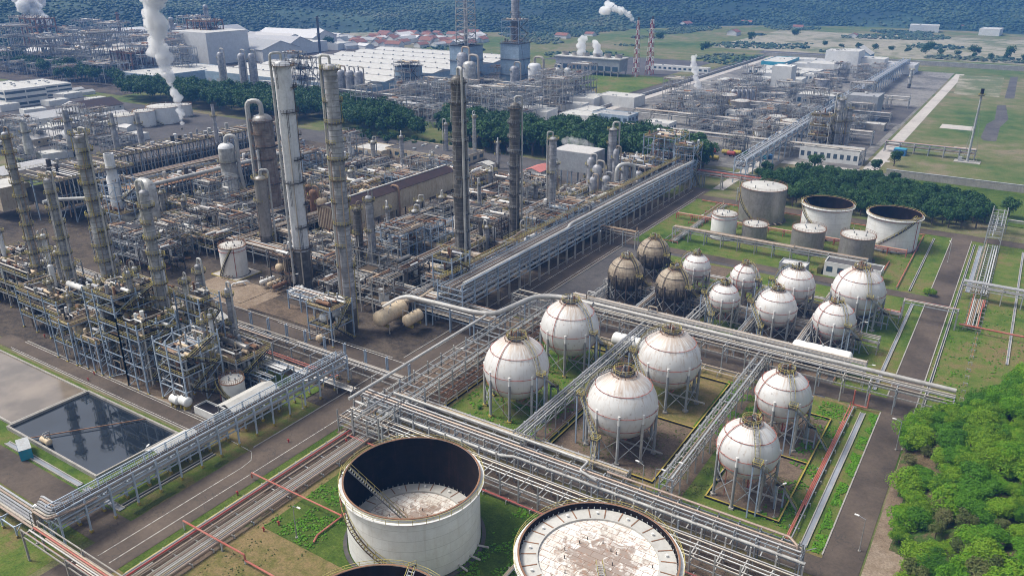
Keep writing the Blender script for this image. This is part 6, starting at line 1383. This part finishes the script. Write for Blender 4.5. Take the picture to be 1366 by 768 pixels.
for px, py, r, h, lab, m in [(965, 152, 9, 15, 'grey round tank with steam rising from it', 'metal_tank'), (985, 155, 8, 12, 'grey round tank right of the steaming one', 'metal_tank'), (1012, 190, 4, 8, 'small white tank left of the gravel yard', 'white'), (1040, 193, 4, 8, 'small white tank above the gravel yard', 'white'),
                          (1035, 168, 7, 7, 'white topped tank with yellow rail, left one', 'white'), (1056, 172, 8, 6, 'white topped tank with yellow rail, right one', 'white'), (1094, 127, 7, 14, 'grey tank in the back of the right works', 'clad')]:
    p = G(px, py); storage_tank(p.x, p.y, r, h, lab, 'cone', m, stair=(200, 300), stripe=False, n=28)
for i, px in enumerate([976, 982, 988, 994, 1000]):
    p = G(px, 148); vdrum('slim upright silo in the row behind the grey round tanks', p.x, p.y, 0, 17, 2.2, 'clad', group='row of slim silos in the right hand works')
p = G(1112, 205); column(p.x, p.y, 34, 4, 'yellowish twin process tower at the front of the right hand works', 'clad', plats=pl(34, 5), pipe_d=1, rail_m='yellow')
p = G(1125, 205); column(p.x, p.y, 28, 3.4, 'shorter process tower beside the yellowish twin tower', 'clad', plats=pl(28, 4), pipe_d=1, rail_m='yellow')
p = G(1105, 210); steel_tower('yellow braced process frame before the twin towers', p.x - 14, p.y, p.x - 2, p.y + 14, [6, 12, 18, 24], 2, 2, 'steel', 'yellow', seed=200, clutter=20)
p = G(1212, 118); column(p.x, p.y, 18, 3, 'lone pale column at the right edge of the works', 'clad_light', plats=[10, 17], pipe_d=0)
sheet('gravel_yard', [(-166, 475, -128, 500)], 'gravel', fz(8))
rack('purple grey pipe rack leading from the right hand works to the flare stack', 'x', 548, -72, -22, 5, [4, 6], npipe=(5, 5), rr=(.3, .5), pmat=('red', 'light_pipe', 'pipe'), ps=.5, bay=9, seed=201, brace=False)
p = G(1205, 190); block('small blue shelter beside the flare pipe rack', -62, 540, 7, 6, 4, 'blue', 'cyan', vents=0, parapet=0, name='shelter', cat='shelter')
# flare stack
t = thing('flare_stack', 'tall slim flare stack in the meadow at the right', 'flare stack', (-25, 541, 0))
b = MB(); b.cyl(0, 0, 0, 40, .75, 'steel', 10, .5); b.cyl(0, 0, 40, 43, .9, 'black', 10); b.build('stack', t)
b = MB(); b.ring(0, 0, 39, .5, 1.8, .1, 'grate', 10); b.ringrail(0, 0, 39.1, 1.8, 'yellow', 8); b.build('platform', t)
b = MB()
for a in (0, 120, 240): b.bar((0, 0, 36), (5 * math.cos(R_(a)), 5 * math.sin(R_(a)), 0), .12, 'steel')
b.build('guy_wire', t)
b = MB(); b.cbox(0, 0, 0, 14, 8, .5, 'concrete'); b.cbox(-4, 0, .5, 2, 2, 2.5, 'steel'); b.build('base', t)
# wall between the plant and the meadow, long boundary walls
for x0, y0, x1, y1, h, lab in [(-60, 478, 80, 479, 4, 'long grey boundary wall in front of the meadow'), (-150, 428, -60, 429, 3, 'grey boundary wall behind the tank farm trees'), (-294, 470, -293, 1040, 2.5, 'boundary fence wall along the dark far road, plant side'), (-300, 1060, 300, 1062, 5, 'far dark boundary wall across the back of the meadow')]:
    b = MB(); b.box(x0, y0, 0, x1, y1, h, 'concrete'); b.box(x0 - .1, y0 - .1, h, x1 + .1, y1 + .1, h + .15, 'wall_grey'); tag(b.build('boundary_wall'), lab, 'wall')
# coloured drums of the small yard behind the trees
for i, (px, py, m) in enumerate([(950, 205, 'bright_red'), (968, 207, 'yellow'), (975, 209, 'bright_red'), (983, 208, 'yellow'), (944, 213, 'yellow'), (953, 215, 'yellow')]):
    p = G(px, py); drum(['red', 'yellow', 'red', 'yellow', 'yellow', 'yellow'][i] + ' horizontal tank in the small yard behind the dark trees', p.x, p.y, 0, 4, 1.4, 'x', m, group='coloured tanks in the yard behind the dark trees')
for px, m in ((1002, 'blue'), (1010, 'cyan'), (1018, 'cyan'), (1024, 'blue')):
    p = G(px, 212); block('blue container in the row by the pale pipe bridge', p.x, p.y, 6, 3, 2.8, m, m, vents=0, parapet=0, name='container', cat='container', group='blue containers by the pale pipe bridge')
# ---- tower buildings in the centre distance
def tower_b(label, X, Y, w, h, m, z0=0):
    t = thing('process_tower', label, 'tower', (X, Y, z0))
    b = MB(); b.box(-w / 2, -w / 2, 0, w / 2, w / 2, h, m); b.build('wall', t)
    for k in range(3):
        z = h * (k + 1) / 3; b = MB(); b.box(-w / 2 - .8, -w / 2 - .8, z - .2, w / 2 + .8, w / 2 + .8, z, 'grate'); b.rail([(-w / 2 - .8, -w / 2 - .8, z), (w / 2 + .8, -w / 2 - .8, z), (w / 2 + .8, w / 2 + .8, z), (-w / 2 - .8, w / 2 + .8, z)], 'steel', closed=True, w=.12); b.build('gallery', t)
    return t
tower_b('pale blue clad block carrying the lattice tower', -450, 620, 22, 40, 'wall_blue'); 
lattice('tall open lattice tower with stairs on the pale blue block', -450, 620, 48, 13, 12, 'steel', nseg=9, z0=40.2, core=(1.6, 2, 'clad'), cat='lattice tower')
tower_b('dark blue clad tower right of the lattice tower', -412, 645, 20, 42, 'wall_blue')
steel_tower('steel bracing frame rising over the dark blue tower', -421, 636, -403, 654, [43, 50, 56, 62], 2, 2, 'blue_steel', 'steel', seed=210, clutter=10, floors=[0, 3], foot='steel')
t = column(-412, 645, 100, 7.5, 'high grey stack with crown platforms above the dark blue tower', 'clad', plats=[68, 90, 96], pipe_d=0, skirt=60)
tower_b('pale grey clad block beside a row of silos', -470, 560, 17, 26, 'wall_blue')
for i in range(5):
    vdrum('tall grey silo in the row of five beyond the tree belt', -520 + i * 9, 505 + i * 1.5, 0, 26, 3.6, 'clad', group='row of five tall silos')
for i, (x, y, h, r, m) in enumerate([(-440, 600, 36, 5, 'clad'), (-425, 590, 30, 6, 'clad_light'), (-388, 640, 26, 6, 'clad_white'), (-400, 625, 24, 4, 'clad'), (-378, 660, 20, 4, 'clad_white'), (-370, 650, 22, 3, 'white'), (-362, 655, 22, 3, 'white'), (-560, 500, 30, 3, 'clad'), (-610, 505, 34, 3.4, 'clad'), (-618, 500, 34, 3.4, 'clad'), (-660, 510, 32, 3.4, 'clad')]):
    vdrum('upright vessel standing among the towers beyond the tree belt', x, y, 0, h, r, m, group='upright vessels beyond the tree belt')
for i, (px, py, h, m) in enumerate([(397, 135, 40, 'steel'), (412, 135, 36, 'steel'), (545, 130, 30, 'steel')]):
    p = G(px, py); steel_tower('hazy braced steel frame beyond the tree belt', p.x - 9, p.y - 7, p.x + 9, p.y + 7, [h * .25, h * .5, h * .75, h], 2, 2, 'steel', 'steel', seed=220 + i, clutter=14, group='hazy braced frames beyond the tree belt', foot='steel')
# cooling tower with steam
t = thing('cooling_tower', 'long grey cooling tower building with two steaming fans', 'cooling tower', (-405, 785, 0), R_(0))
b = MB(); b.box(-38, -10, 5, 38, 10, 17, 'wall_grey'); b.build('wall', t)
for i in range(9): b = MB(); b.box(-37 + i * 8.4, -10.3, 5.5, -31 + i * 8.4, -10.05, 10, 'window'); b.build('louvre', t)
b = MB(); b.box(-39, -11, 17, 39, 11, 18, 'roof_white'); b.build('deck', t)
for i in range(6): b = MB(); b.lathe([(4.2, 18), (3.6, 20), (4.0, 21.5)], 'concrete', 18, -32 + i * 12.8, 0); b.build('fan_stack', t)
b = MB()
for i in range(10): b.cbox(-37 + i * 8.2, -9.5, 0, .8, .8, 5, 'concrete'); b.cbox(-37 + i * 8.2, 9.5, 0, .8, .8, 5, 'concrete')
b.build('legs', t)
# red and white masts and chimneys
def mast(label, X, Y, h, w, seg, smoke=False):
    lattice(label, X, Y, h, w, w * .35, 'bright_red', 'white', nseg=seg, core=(1.0, 3, 'dark_steel'), cat='chimney mast', name='chimney_mast')
mast('red and white chimney mast with smoke blowing off its top', -354, 788, 56, 5.5, 12)
mast('red and white lattice mast without smoke, right of the smoking one', -349, 812, 56, 7, 12)
def chim(label, px, py, tx, ty, d, m, cat='chimney'):
    X, Y = G(px, py)[:2]; p = GY(tx, ty, Y); t = thing('chimney', label, cat, (X, Y, 0)); b = MB(); b.cyl(0, 0, 0, p.z, d / 2, m, 12, d * .38); b.build('stack', t)
    for k in (.6, .95): b = MB(); b.ring(0, 0, p.z * k, d * .4, d * .5 + 1.2, .2, 'grate', 12); b.ringrail(0, 0, p.z * k, d * .5 + 1.2, 'steel', 8, w=.15); b.build('platform', t)
G_ = None
chim('dark lattice-clad chimney of the far left works', 164, 65, 158, 17, 5, 'rust'); chim('slim dark chimney before the hills left of the warehouse', 428, 82, 425, 22, 3.5, 'dark_steel')
chim('brick coloured thin chimney of the far left works', 108, 76, 105, 55, 2.5, 'rust'); chim('thin dark vent stack under the leftmost plume', 71, 80, 67, 58, 2.5, 'dark_steel')
p = G(262, 88); block('huge pale grey hall on the left below the hills', p.x - 20, p.y + 40, 62, 60, 36, 'wall_white', 'roof_white', vents=0, parapet=0, nw=(0, 0))
p = G(192, 62); block('long low grey hall left of the huge pale hall', p.x, p.y, 50, 26, 16, 'wall_grey', 'roof_white', vents=2)
for i, (px, py, m) in enumerate([(280, 80, 'rust'), (265, 72, 'steel'), (60, 75, 'rust'), (45, 72, 'steel'), (180, 100, 'rust')]):
    p = G(px, py); steel_tower('rust red braced frame of the far left works', p.x - 18, p.y - 12, p.x + 18, p.y + 12, [12, 24, 36, 46][:4 if i != 4 else 2], 3, 2, m, m, ps=1.0, seed=230 + i, clutter=20, group='braced frames of the far left works', foot='steel')
for i, (px, py, h) in enumerate([(236, 80, 50), (282, 70, 60), (270, 70, 48), (150, 90, 30), (20, 70, 30), (238, 60, 30)]):
    p = G(px, py); column(p.x, p.y, h, 6, 'hazy column of the far left works', 'clad', plats=[h * .5, h * .9], pipe_d=0, group='hazy columns of the far left works')
# small far buildings: copies
hb = [gable('x', 0, 0, 12, 18, 4, 3, 'wall_white', 'roof_red', name='house', cat='house'), gable('x', 0, 0, 16, 26, 5, 3, 'wall_white', 'roof_grey', name='house', cat='house'), block('x', 0, 0, 24, 34, 8, 'wall_white', 'roof_white', vents=2, name='works_hall', cat='building'), gable('x', 0, 0, 30, 60, 8, 5, 'wall_white', 'roof_grey', name='works_hall', cat='building')]
hu = [False] * 4
def town(poly, n, md, kinds, label, grp, seed, s=(.8, 1.3)):
    r = random.Random(seed)
    for x, y in scatter(poly, n, md, 0, 0, seed):
        i = r.choice(kinds); rz = r.choice([0, math.pi / 2]) + r.uniform(-.2, .2); sc2 = r.uniform(*s)
        if not hu[i]: hu[i] = True; o = hb[i]; o.location = (x, y, 0); o.rotation_euler = (0, 0, rz); o.scale = (sc2,)*3
        else: o = dup(hb[i], (x, y, 0), rz, None, sc2)
        o['label'] = label; o['group'] = grp
town([(460, 66), (470, 50), (560, 46), (650, 46), (640, 62), (540, 64)], 60, 15, [0, 0, 0, 1], 'red roofed house of the village before the hills', 'village houses before the hills', 1)
town([(340, 66), (345, 52), (470, 50), (470, 66)], 16, 28, [1, 2], 'hazy roof of the settlement behind the works', 'settlement behind the works', 2)
town([(60, 78), (80, 52), (420, 56), (420, 68), (270, 88)], 70, 24, [2, 3, 3, 1], 'pale roofed hall scattered through the far left works', 'pale halls of the far left works', 3, (.9, 1.8))
town([(0, 150), (0, 120), (90, 118), (150, 130), (150, 160), (200, 190), (60, 215), (0, 200)], 26, 22, [1, 1, 2], 'grey roofed workshop of the left hand works area', 'workshops of the left hand works area', 7, (.4, .65))
town([(690, 60), (700, 20), (1000, 12), (1366, 30), (1366, 60), (1000, 50)], 26, 40, [0, 0, 2], 'hazy house among the trees of the hill foot', 'houses on the hill foot', 8, (.9, 1.4))
town([(0, 60), (0, 42), (60, 40), (70, 52)], 12, 28, [2, 3, 0], 'hazy building at the far left edge below the hills', 'hazy buildings at the far left edge', 4)
town([(690, 170), (700, 140), (780, 130), (800, 160)], 8, 22, [2], 'low white roofed building beside the far plant road', 'low white buildings beside the far plant road', 5, (.6, .9))
town([(980, 120), (1010, 95), (1070, 85), (1090, 92), (1060, 120)], 10, 24, [2], 'white roofed block of the right hand works', 'white roofed blocks of the right hand works', 6, (.6, 1))
for i in range(4):
    if not hu[i]: kill(hb[i])
# ================================================================ STEAM AND SMOKE
def steam_mat(name, dens):
    m = bpy.data.materials.new(name); m.use_nodes = True; nt = m.node_tree; nt.nodes.remove(nt.nodes['Principled BSDF'])
    v = nt.nodes.new('ShaderNodeVolumePrincipled'); v.inputs['Color'].default_value = (1, 1, 1, 1); v.inputs['Density'].default_value = dens; v.inputs['Anisotropy'].default_value = .0
    nt.links.new(v.outputs[0], nt.nodes['Material Output'].inputs['Volume']); return m
M['steam'] = steam_mat('thick_white_steam', .32); M['steam_thin'] = steam_mat('thin_drifting_steam', .1)
def plume(label, pts, Y, r0, r1, seed, mat='steam', group=None, cat='steam plume'):
    q = random.Random(seed); P = [GY(x, y, Y) for x, y in pts]; b = MB(); L = sum((P[i + 1] - P[i]).length for i in range(len(P) - 1)); n = max(14, int(L / (r0 + r1) * 3.4))
    o0 = P[0].copy()
    for i in range(n):
        t = i / (n - 1); s = t * L; k = 0
        while k < len(P) - 2 and s > (P[k + 1] - P[k]).length: s -= (P[k + 1] - P[k]).length; k += 1
        c = P[k] + (P[k + 1] - P[k]) * min(1, s / (P[k + 1] - P[k]).length); r = r0 + (r1 - r0) * t
        for j in range(3):
            rr = r * q.uniform(.45, .85); p = c + Vector((q.gauss(0, 1), q.gauss(0, 1), q.gauss(0, 1))) * r * .38 - o0
            ns = 10; b.lathe([(max(.01, rr * math.sin(math.pi * a / 7)), p.z - rr * math.cos(math.pi * a / 7)) for a in range(8)], mat, ns, p.x, p.y)
    o = b.build('steam_plume'); o.location = o0; tag(o, label, cat, group)
    rm = o.modifiers.new('join', 'REMESH'); rm.mode = 'VOXEL'; rm.voxel_size = max(.35, r0 * .22); rm.use_smooth_shade = True
    for sz, st in ((r1 * 1.1, r1 * .55), (r1 * .35, r1 * .28)):
        tx = bpy.data.textures.new('puff', 'CLOUDS'); tx.noise_scale = sz; d = o.modifiers.new('billow', 'DISPLACE'); d.texture = tx; d.strength = st; d.mid_level = .5; d.texture_coords = 'LOCAL'
    return o
plume('big white steam plume rising from the furnace rows', [(243, 170), (238, 130), (222, 95), (210, 60), (206, 25), (202, -10)], 330, 1.4, 8.0, 1)
plume('white steam plume at the top left corner', [(68, 56), (56, 32), (42, 8), (32, -8)], 600, 3.2, 15, 2)
plume('smoke drifting left from the smoking red and white mast', [(846, 28), (838, 20), (826, 13), (812, 8), (805, 15)], 788, 1.6, 5.5, 3)
plume('left plume rising from the cooling tower', [(777, 82), (776, 70), (777, 54)], 785, 4.5, 3.5, 4, 'steam')
plume('right plume rising from the cooling tower', [(796, 82), (795, 70), (796, 56)], 785, 4.5, 3.5, 5, 'steam')
plume('thin plume over the steaming grey tank in the right hand works', [(932, 132), (930, 112), (928, 95), (924, 78)], 640, 2.2, 2.6, 6)
plume('low steam trailing behind the big grey box', [(790, 196), (775, 190), (755, 187)], 372, 1.5, 2.6, 7, 'steam_thin')
plume('small white vent puff beyond the left furnace block', [(29, 178), (28, 168)], 300, .8, 1.8, 8); plume('small vent puff behind the thickest left column', [(87, 186), (84, 176)], 260, .7, 1.5, 9); plume('tiny steam leak beside the thickest left column', [(116, 200), (113, 190)], 240, .6, 1.5, 10)
# ================================================================ TREES
def make_trees(mname, R, H, z0, nl, size, seeds, trunk_h, tr, **k):
    out = []
    for s in seeds: out.append((crown_mesh('crown', R, H, z0, nl, size, mname, s, **k), trunk_mesh(trunk_h, tr, s, R)))
    return out
POOL = []
def tree(kind, X, Y, zz, s, label, grp, rz, name='tree', sz=None, trunk=True):
    if name == 'tree': POOL.append((math.hypot(X, Y), kind, X, Y, zz, s, label, grp, rz)); return None
    return real_tree(kind, X, Y, zz, s, label, grp, rz, name, sz, trunk)
def flush_trees(limit=295):
    POOL.sort(key=lambda a: a[0])
    for _, kind, X, Y, zz, s, label, grp, rz in POOL[:limit]: real_tree(kind, X, Y, zz, s, label, grp, rz)
    b = MB(); cache = {}
    for _, kind, X, Y, zz, s, label, grp, rz in POOL[limit:]:
        me = kind[0]
        if me.name not in cache: cache[me.name] = ([v.co.copy() for v in me.vertices], [tuple(p.vertices) for p in me.polygons][::2])
        vs, fs = cache[me.name]; c, sn = math.cos(rz), math.sin(rz)
        b.add([(X + s * (v.x * c - v.y * sn), Y + s * (v.x * sn + v.y * c), zz + s * v.z) for v in vs], fs, 'leaf_dark')
    if b.f: tag(b.build('distant_trees'), 'more distant dark trees of the long row and flats', 'trees', kind='stuff')
def where(X, Y):
    if X > -9 and Y < 250:      # the slope
        a = 'lower' if Y < 130 else 'middle' if Y < 185 else 'upper'; d = X + 7
        return ', %s part, %s' % (a, 'at its road edge' if d < 9 else 'some way up from the road' if d < 24 else 'towards the right edge')
    if Y > 380 and X > -125 and Y < 475: return ', ' + ('behind the tall metal tank' if X < -88 else 'behind the left open tank' if X < -58 else 'behind the right open tank' if X < -30 else 'at the right end of the row')
    if 370 < Y < 480 and X > -330: return ', ' + ('right by the road rack end' if X < 0 and X > -180 else 'above the big grey box' if X > -225 else 'behind the dark sooty columns' if X > -270 else 'at its left end')
    return ''
def real_tree(kind, X, Y, zz, s, label, grp, rz, name='tree', sz=None, trunk=True):
    label = label + (where(X, Y) if grp else '')
    t = thing(name, label, 'tree' if name == 'tree' else 'bush', (X, Y, zz), rz, grp); t.scale = (s, s, s * (sz or 1))
    link('crown', kind[0], t)
    if trunk: link('trunk', kind[1], t)
    return t
TD = make_trees('leaf_dark', 5.2, 8.5, 2.6, 1500, .95, (1, 2, 3, 4), 6, .35, lobes=9)
TB = make_trees('leaf_bright', 3.5, 4.6, .2, 5200, .31, (5, 6, 7, 8, 9), 3, .16, lobes=12, fill=.35)
TO = make_trees('leaf_olive', 3.0, 5.0, .8, 1700, .42, (10, 11), 3.4, .16, lobes=6, fill=.5)
r = random.Random(3)
def belt(poly, md, n, label, grp, seed, s=(.85, 1.25), kinds=None):
    for x, y in scatter(poly, n, md, 0, 0, seed): tree(r.choice(kinds or TD), x, y, 0, r.uniform(*s), label, grp, r.random() * 6.28)
belt([(942, 236), (900, 232), (760, 212), (640, 203), (590, 186), (600, 172), (700, 184), (800, 190), (900, 205), (935, 222)], 5.6, 190, 'dense dark tree in the central belt', 'dark trees of the belt behind the central plant', 31, (1.35, 1.8))
belt([(560, 192), (470, 178), (430, 160), (380, 166), (330, 158), (240, 142), (170, 136), (165, 128), (250, 126), (330, 136), (460, 150), (545, 172)], 7.0, 260, 'dark rounded tree in the long row crossing the left half', 'dark trees of the long row at the left', 32, (1.4, 1.85))
belt([(700, 205), (640, 203), (570, 196), (480, 182), (460, 186), (560, 203)], 7, 34, 'low round tree along the compound road', 'low trees along the compound road', 33, (.5, .75))
belt([(1015, 268), (1010, 245), (1080, 238), (1180, 250), (1300, 282), (1318, 300), (1290, 308), (1180, 296), (1080, 280)], 5.0, 150, 'dark leafy tree in the tank farm row', 'dark trees behind the tank farm', 34, (.72, 1.0))
belt([(80, 112), (20, 95), (0, 92), (0, 84), (100, 95), (160, 105), (170, 118)], 13, 40, 'scattered tree on the green strip below the far left works', 'trees on the green strip at the left', 35, (1.2, 1.8))
for px, py, s, lab in [(995, 222, .8, 'small tree beside the little yard path'), (1023, 238, .9, 'round tree beside the pale pipe bridge foot'), (1086, 230, 1.0, 'round tree below the glazed white building'), (1192, 222, .9, 'tree in the grey patch right of the round one'), (1140, 218, .7, 'sparse tree right of the glazed white building'), (1345, 290, .9, 'open tree at the right edge of the dark row'), (975, 195, .6, 'small tree on the pale yard'), (1166, 232, .8, 'bushy tree on the wall side of the tank farm row')]:
    p = G(px, py); tree(r.choice(TD), p.x, p.y, 0, s, lab, None, r.random() * 6)
for px, py in [(155, 42), (197, 42), (372, 60), (402, 62), (440, 66), (1002, 60), (1238, 74), (1298, 80), (1344, 82), (1060, 55), (940, 75), (880, 60)]:
    p = G(px, py); tree(r.choice(TD), p.x, p.y, 0, 1.7, 'lone hazy tree on the flats before the hills', 'lone trees on the flats before the hills', r.random() * 6)
for px in range(1100, 1366, 22):
    p = G(px, 66 + (px - 1100) * .075); tree(r.choice(TD), p.x, p.y, 0, r.uniform(.7, 1.2), 'bush along the far boundary wall', 'bushes along the far boundary wall', r.random() * 6)
flush_trees()
# ---------------------------------------------------------------- wooded mound at the bottom right
def mound(x, y):
    e = -7 + 2.2 * math.sin(y * .09) + (3 if y < 150 else 0) + max(0, (150 - y)) * .02
    if y > 196: e += (y - 196) * .42
    d = max(0, x - e); return 15 * (1 - math.exp(-d / 13)) + .5 * noise.noise(Vector((x * .15, y * .15, 0))) * min(1, d * .3)
M['slope'] = ground_mat('leafy_slope_soil', [(.05, .04, .02), (.12, .085, .05), (.04, .08, .015), (.06, .11, .02)], .08, .8, .8)
b = MB(); vs = []; NX, NY = 50, 70
for j in range(NY + 1):
    for i in range(NX + 1):
        x = -9 + 75 * i / NX; y = 55 + 200 * j / NY; vs.append((x, y, mound(x, y) - .04))
b.add(vs, [(j * (NX + 1) + i, j * (NX + 1) + i + 1, j * (NX + 1) + i + NX + 2, j * (NX + 1) + i + NX + 1) for j in range(NY) for i in range(NX)], 'slope', True)
b.build('hillside')['kind'] = 'structure'
kinds = [('bright green bush on the wooded slope', 'bright bushes on the wooded slope', TB, 'bush'), ('thin olive bush on the wooded slope', 'olive bushes on the wooded slope', TO, 'bush')]
cand = []
for j in range(4500):
    x, y = r.uniform(-9, 50), r.uniform(75, 245); h = mound(x, y)
    if h < .5 or (y < 150 and h < 1.8): continue
    rel = G(683, 384) * 0
    fw = x * _F[0] + y * _F[1]; rt = x * _R[0] + y * _R[1]; u = h - CAM_H; d = fw * math.cos(PITCH) - u * math.sin(PITCH); px = 683 + F_PX * rt / d; py = 384 - F_PX * (fw * math.sin(PITCH) + u * math.cos(PITCH)) / d
    if px > 1420 or py > 830 or py < 480: continue
    if all((x - a) ** 2 + (y - b_) ** 2 > 2.65 ** 2 for a, b_, _ in cand): cand.append((x, y, h))
nb = no = 0
for x, y, h in cand:
    olive = noise.noise(Vector((x * .07, y * .05, 2))) > .12 and y < 190 and r.random() < .6
    k_ = kinds[1] if olive else kinds[0]
    if nb + no >= 292: continue
    if olive: no += 1
    else: nb += 1
    tree(r.choice(k_[2]), x, y, h - .2, r.uniform(.6, 1.4) * (.8 if olive else 1), k_[0], k_[1], r.random() * 6.28, 'bush')
# a few bushes in the plots
for px, py, s in [(1242, 395, .6), (590, 560, .25), (640, 545, .25), (1236, 392, .5), (700, 715, .25)]:
    p = G(px, py); tree(r.choice(TB), p.x, p.y, 0, s, 'small bright bush at the kerb beside the right road bridge' if px > 1200 else 'small yellow green weed bush beside the left sphere dike', 'bushes by the right road bridge' if px > 1200 else 'weed bushes by the sphere dikes', 1, 'bush', trunk=False)
# ================================================================ SMALL THINGS
for px, py, az in [(208, 277 + 360, 0), (200, 640, 2), (50, 725, 2), (55, 715, 0), (404, 545, 1), (393, 395, 1), (700, 392, 3), (872, 665, 0), (856, 660, 3), (895, 655, 0), (1032, 690, 1), (1146, 735, 3.1), (1195, 600, 3.1), (1150, 520, 0), (1142, 460, 0), (396, 717, 0), (930, 310, 0), (610, 500, 1), (800, 335, 2), (520, 445, 2), (1264, 350, 2), (1212, 330, 0)]:
    p = G(px, py); o = lamp_post(p.x, p.y, 8, az)
    o['label'] = 'slim grey lamp post with a small white head beside a road or plot'; o['group'] = 'lamp posts round the plant'
hy = None
for px, py in [(126, 500), (60, 450), (118, 508), (395, 655), (317, 660), (462, 590), (1145, 450), (352, 708), (372, 700), (385, 590), (770, 420)]:
    p = G(px, py)
    if hy is None:
        hy = thing('fire_hydrant', 'small red fire hydrant beside a road kerb', 'hydrant', p, 0, 'red fire hydrants')
        b = MB(); b.cyl(0, 0, 0, 1.0, .16, 'bright_red', 8); b.cyl(0, 0, 1.0, 1.15, .24, 'bright_red', 8, .1); b.build('barrel', hy)
        b = MB(); b.bar((-.45, 0, .75), (.45, 0, .75), .18, 'bright_red'); b.build('outlet', hy)
    else: dup(hy, p)
# blue container and tank at the left
t = thing('container', 'bright blue container box beside the dark pond', 'container', (-187.2, 73.2, 0), R_(-20)); b = MB(); b.box(-3, -1.3, .2, 3, 1.3, 2.9, 'cyan'); b.build('box', t)
b = MB()
for i in range(11): b.box(-2.85 + i * .55, -1.36, .4, -2.65 + i * .55, -1.3, 2.7, 'blue')
b.build('side_ribs', t); b = MB(); b.box(-3.05, -1.35, 2.9, 3.05, 1.35, 3.0, 'steel'); b.build('lid', t)
drum('small tan tank lying behind the blue container', -186.5, 78, .1, 3, .8, 'x', 'tan_vessel')
block('blue grey site cabin in the middle yard near the flue', -300, 172, 9, 5, 4, 'wall_blue', 'roof_grey', vents=1, name='cabin', cat='cabin')
block('grey brown canvas roofed store in the middle yard', -288, 176, 8, 6, 4.5, 'brown_clad', 'roof_grey', vents=0, name='cabin', cat='cabin')
b = MB(); q2 = random.Random(4)
for i, (px, py) in enumerate([(222, 352), (228, 350), (236, 347), (243, 349), (250, 346)]):
    p = G(px, py); m = MB(); m.tube([(-1.4, 0, .5), (1.4, 0, .5)], .5, 'black' if i % 2 else 'rust', 8); m.cbox(0, 0, 0, 1.6, 1.2, .3, 'dark_steel'); o = m.build('scrap_drum'); o.location = p; o.rotation_euler = (0, 0, i); tag(o, 'scrap drum in the heap by the middle yard pavement', 'drum', 'scrap drums in the middle yard')
for i, (px, py) in enumerate([(318, 382), (324, 380)]):
    p = G(px, py); m = MB(); m.tube([(-2.4, 0, .5), (-1.8, 0, 1.4), (1.8, 0, 1.4), (2.4, 0, .5)], .3, 'white', 8, .6); o = m.build('spare_pipe'); o.location = p; o.rotation_euler = (0, 0, 1); tag(o, 'spare white pipe bend lying in the central yard', 'pipe', 'spare white pipe bends in the central yard')
# ---------------------------------------------------------------- haze
b = MB(); b.box(-4600, -60, -3, 2600, 5200, 420, 'concrete'); o = b.build('haze'); tag(o, None, None, None, 'stuff'); o['label'] = 'thin blue haze over the far plain and hills'; o['category'] = 'haze'
m = bpy.data.materials.new('thin_haze'); m.use_nodes = True; nt = m.node_tree; nt.nodes.remove(nt.nodes['Principled BSDF'])
v = nt.nodes.new('ShaderNodeVolumePrincipled'); v.inputs['Color'].default_value = (.13, .38, .95, 1); v.inputs['Density'].default_value = 0.00017; v.inputs['Anisotropy'].default_value = -.15
nt.links.new(v.outputs[0], nt.nodes['Material Output'].inputs['Volume']); o.data.materials.clear(); o.data.materials.append(m)
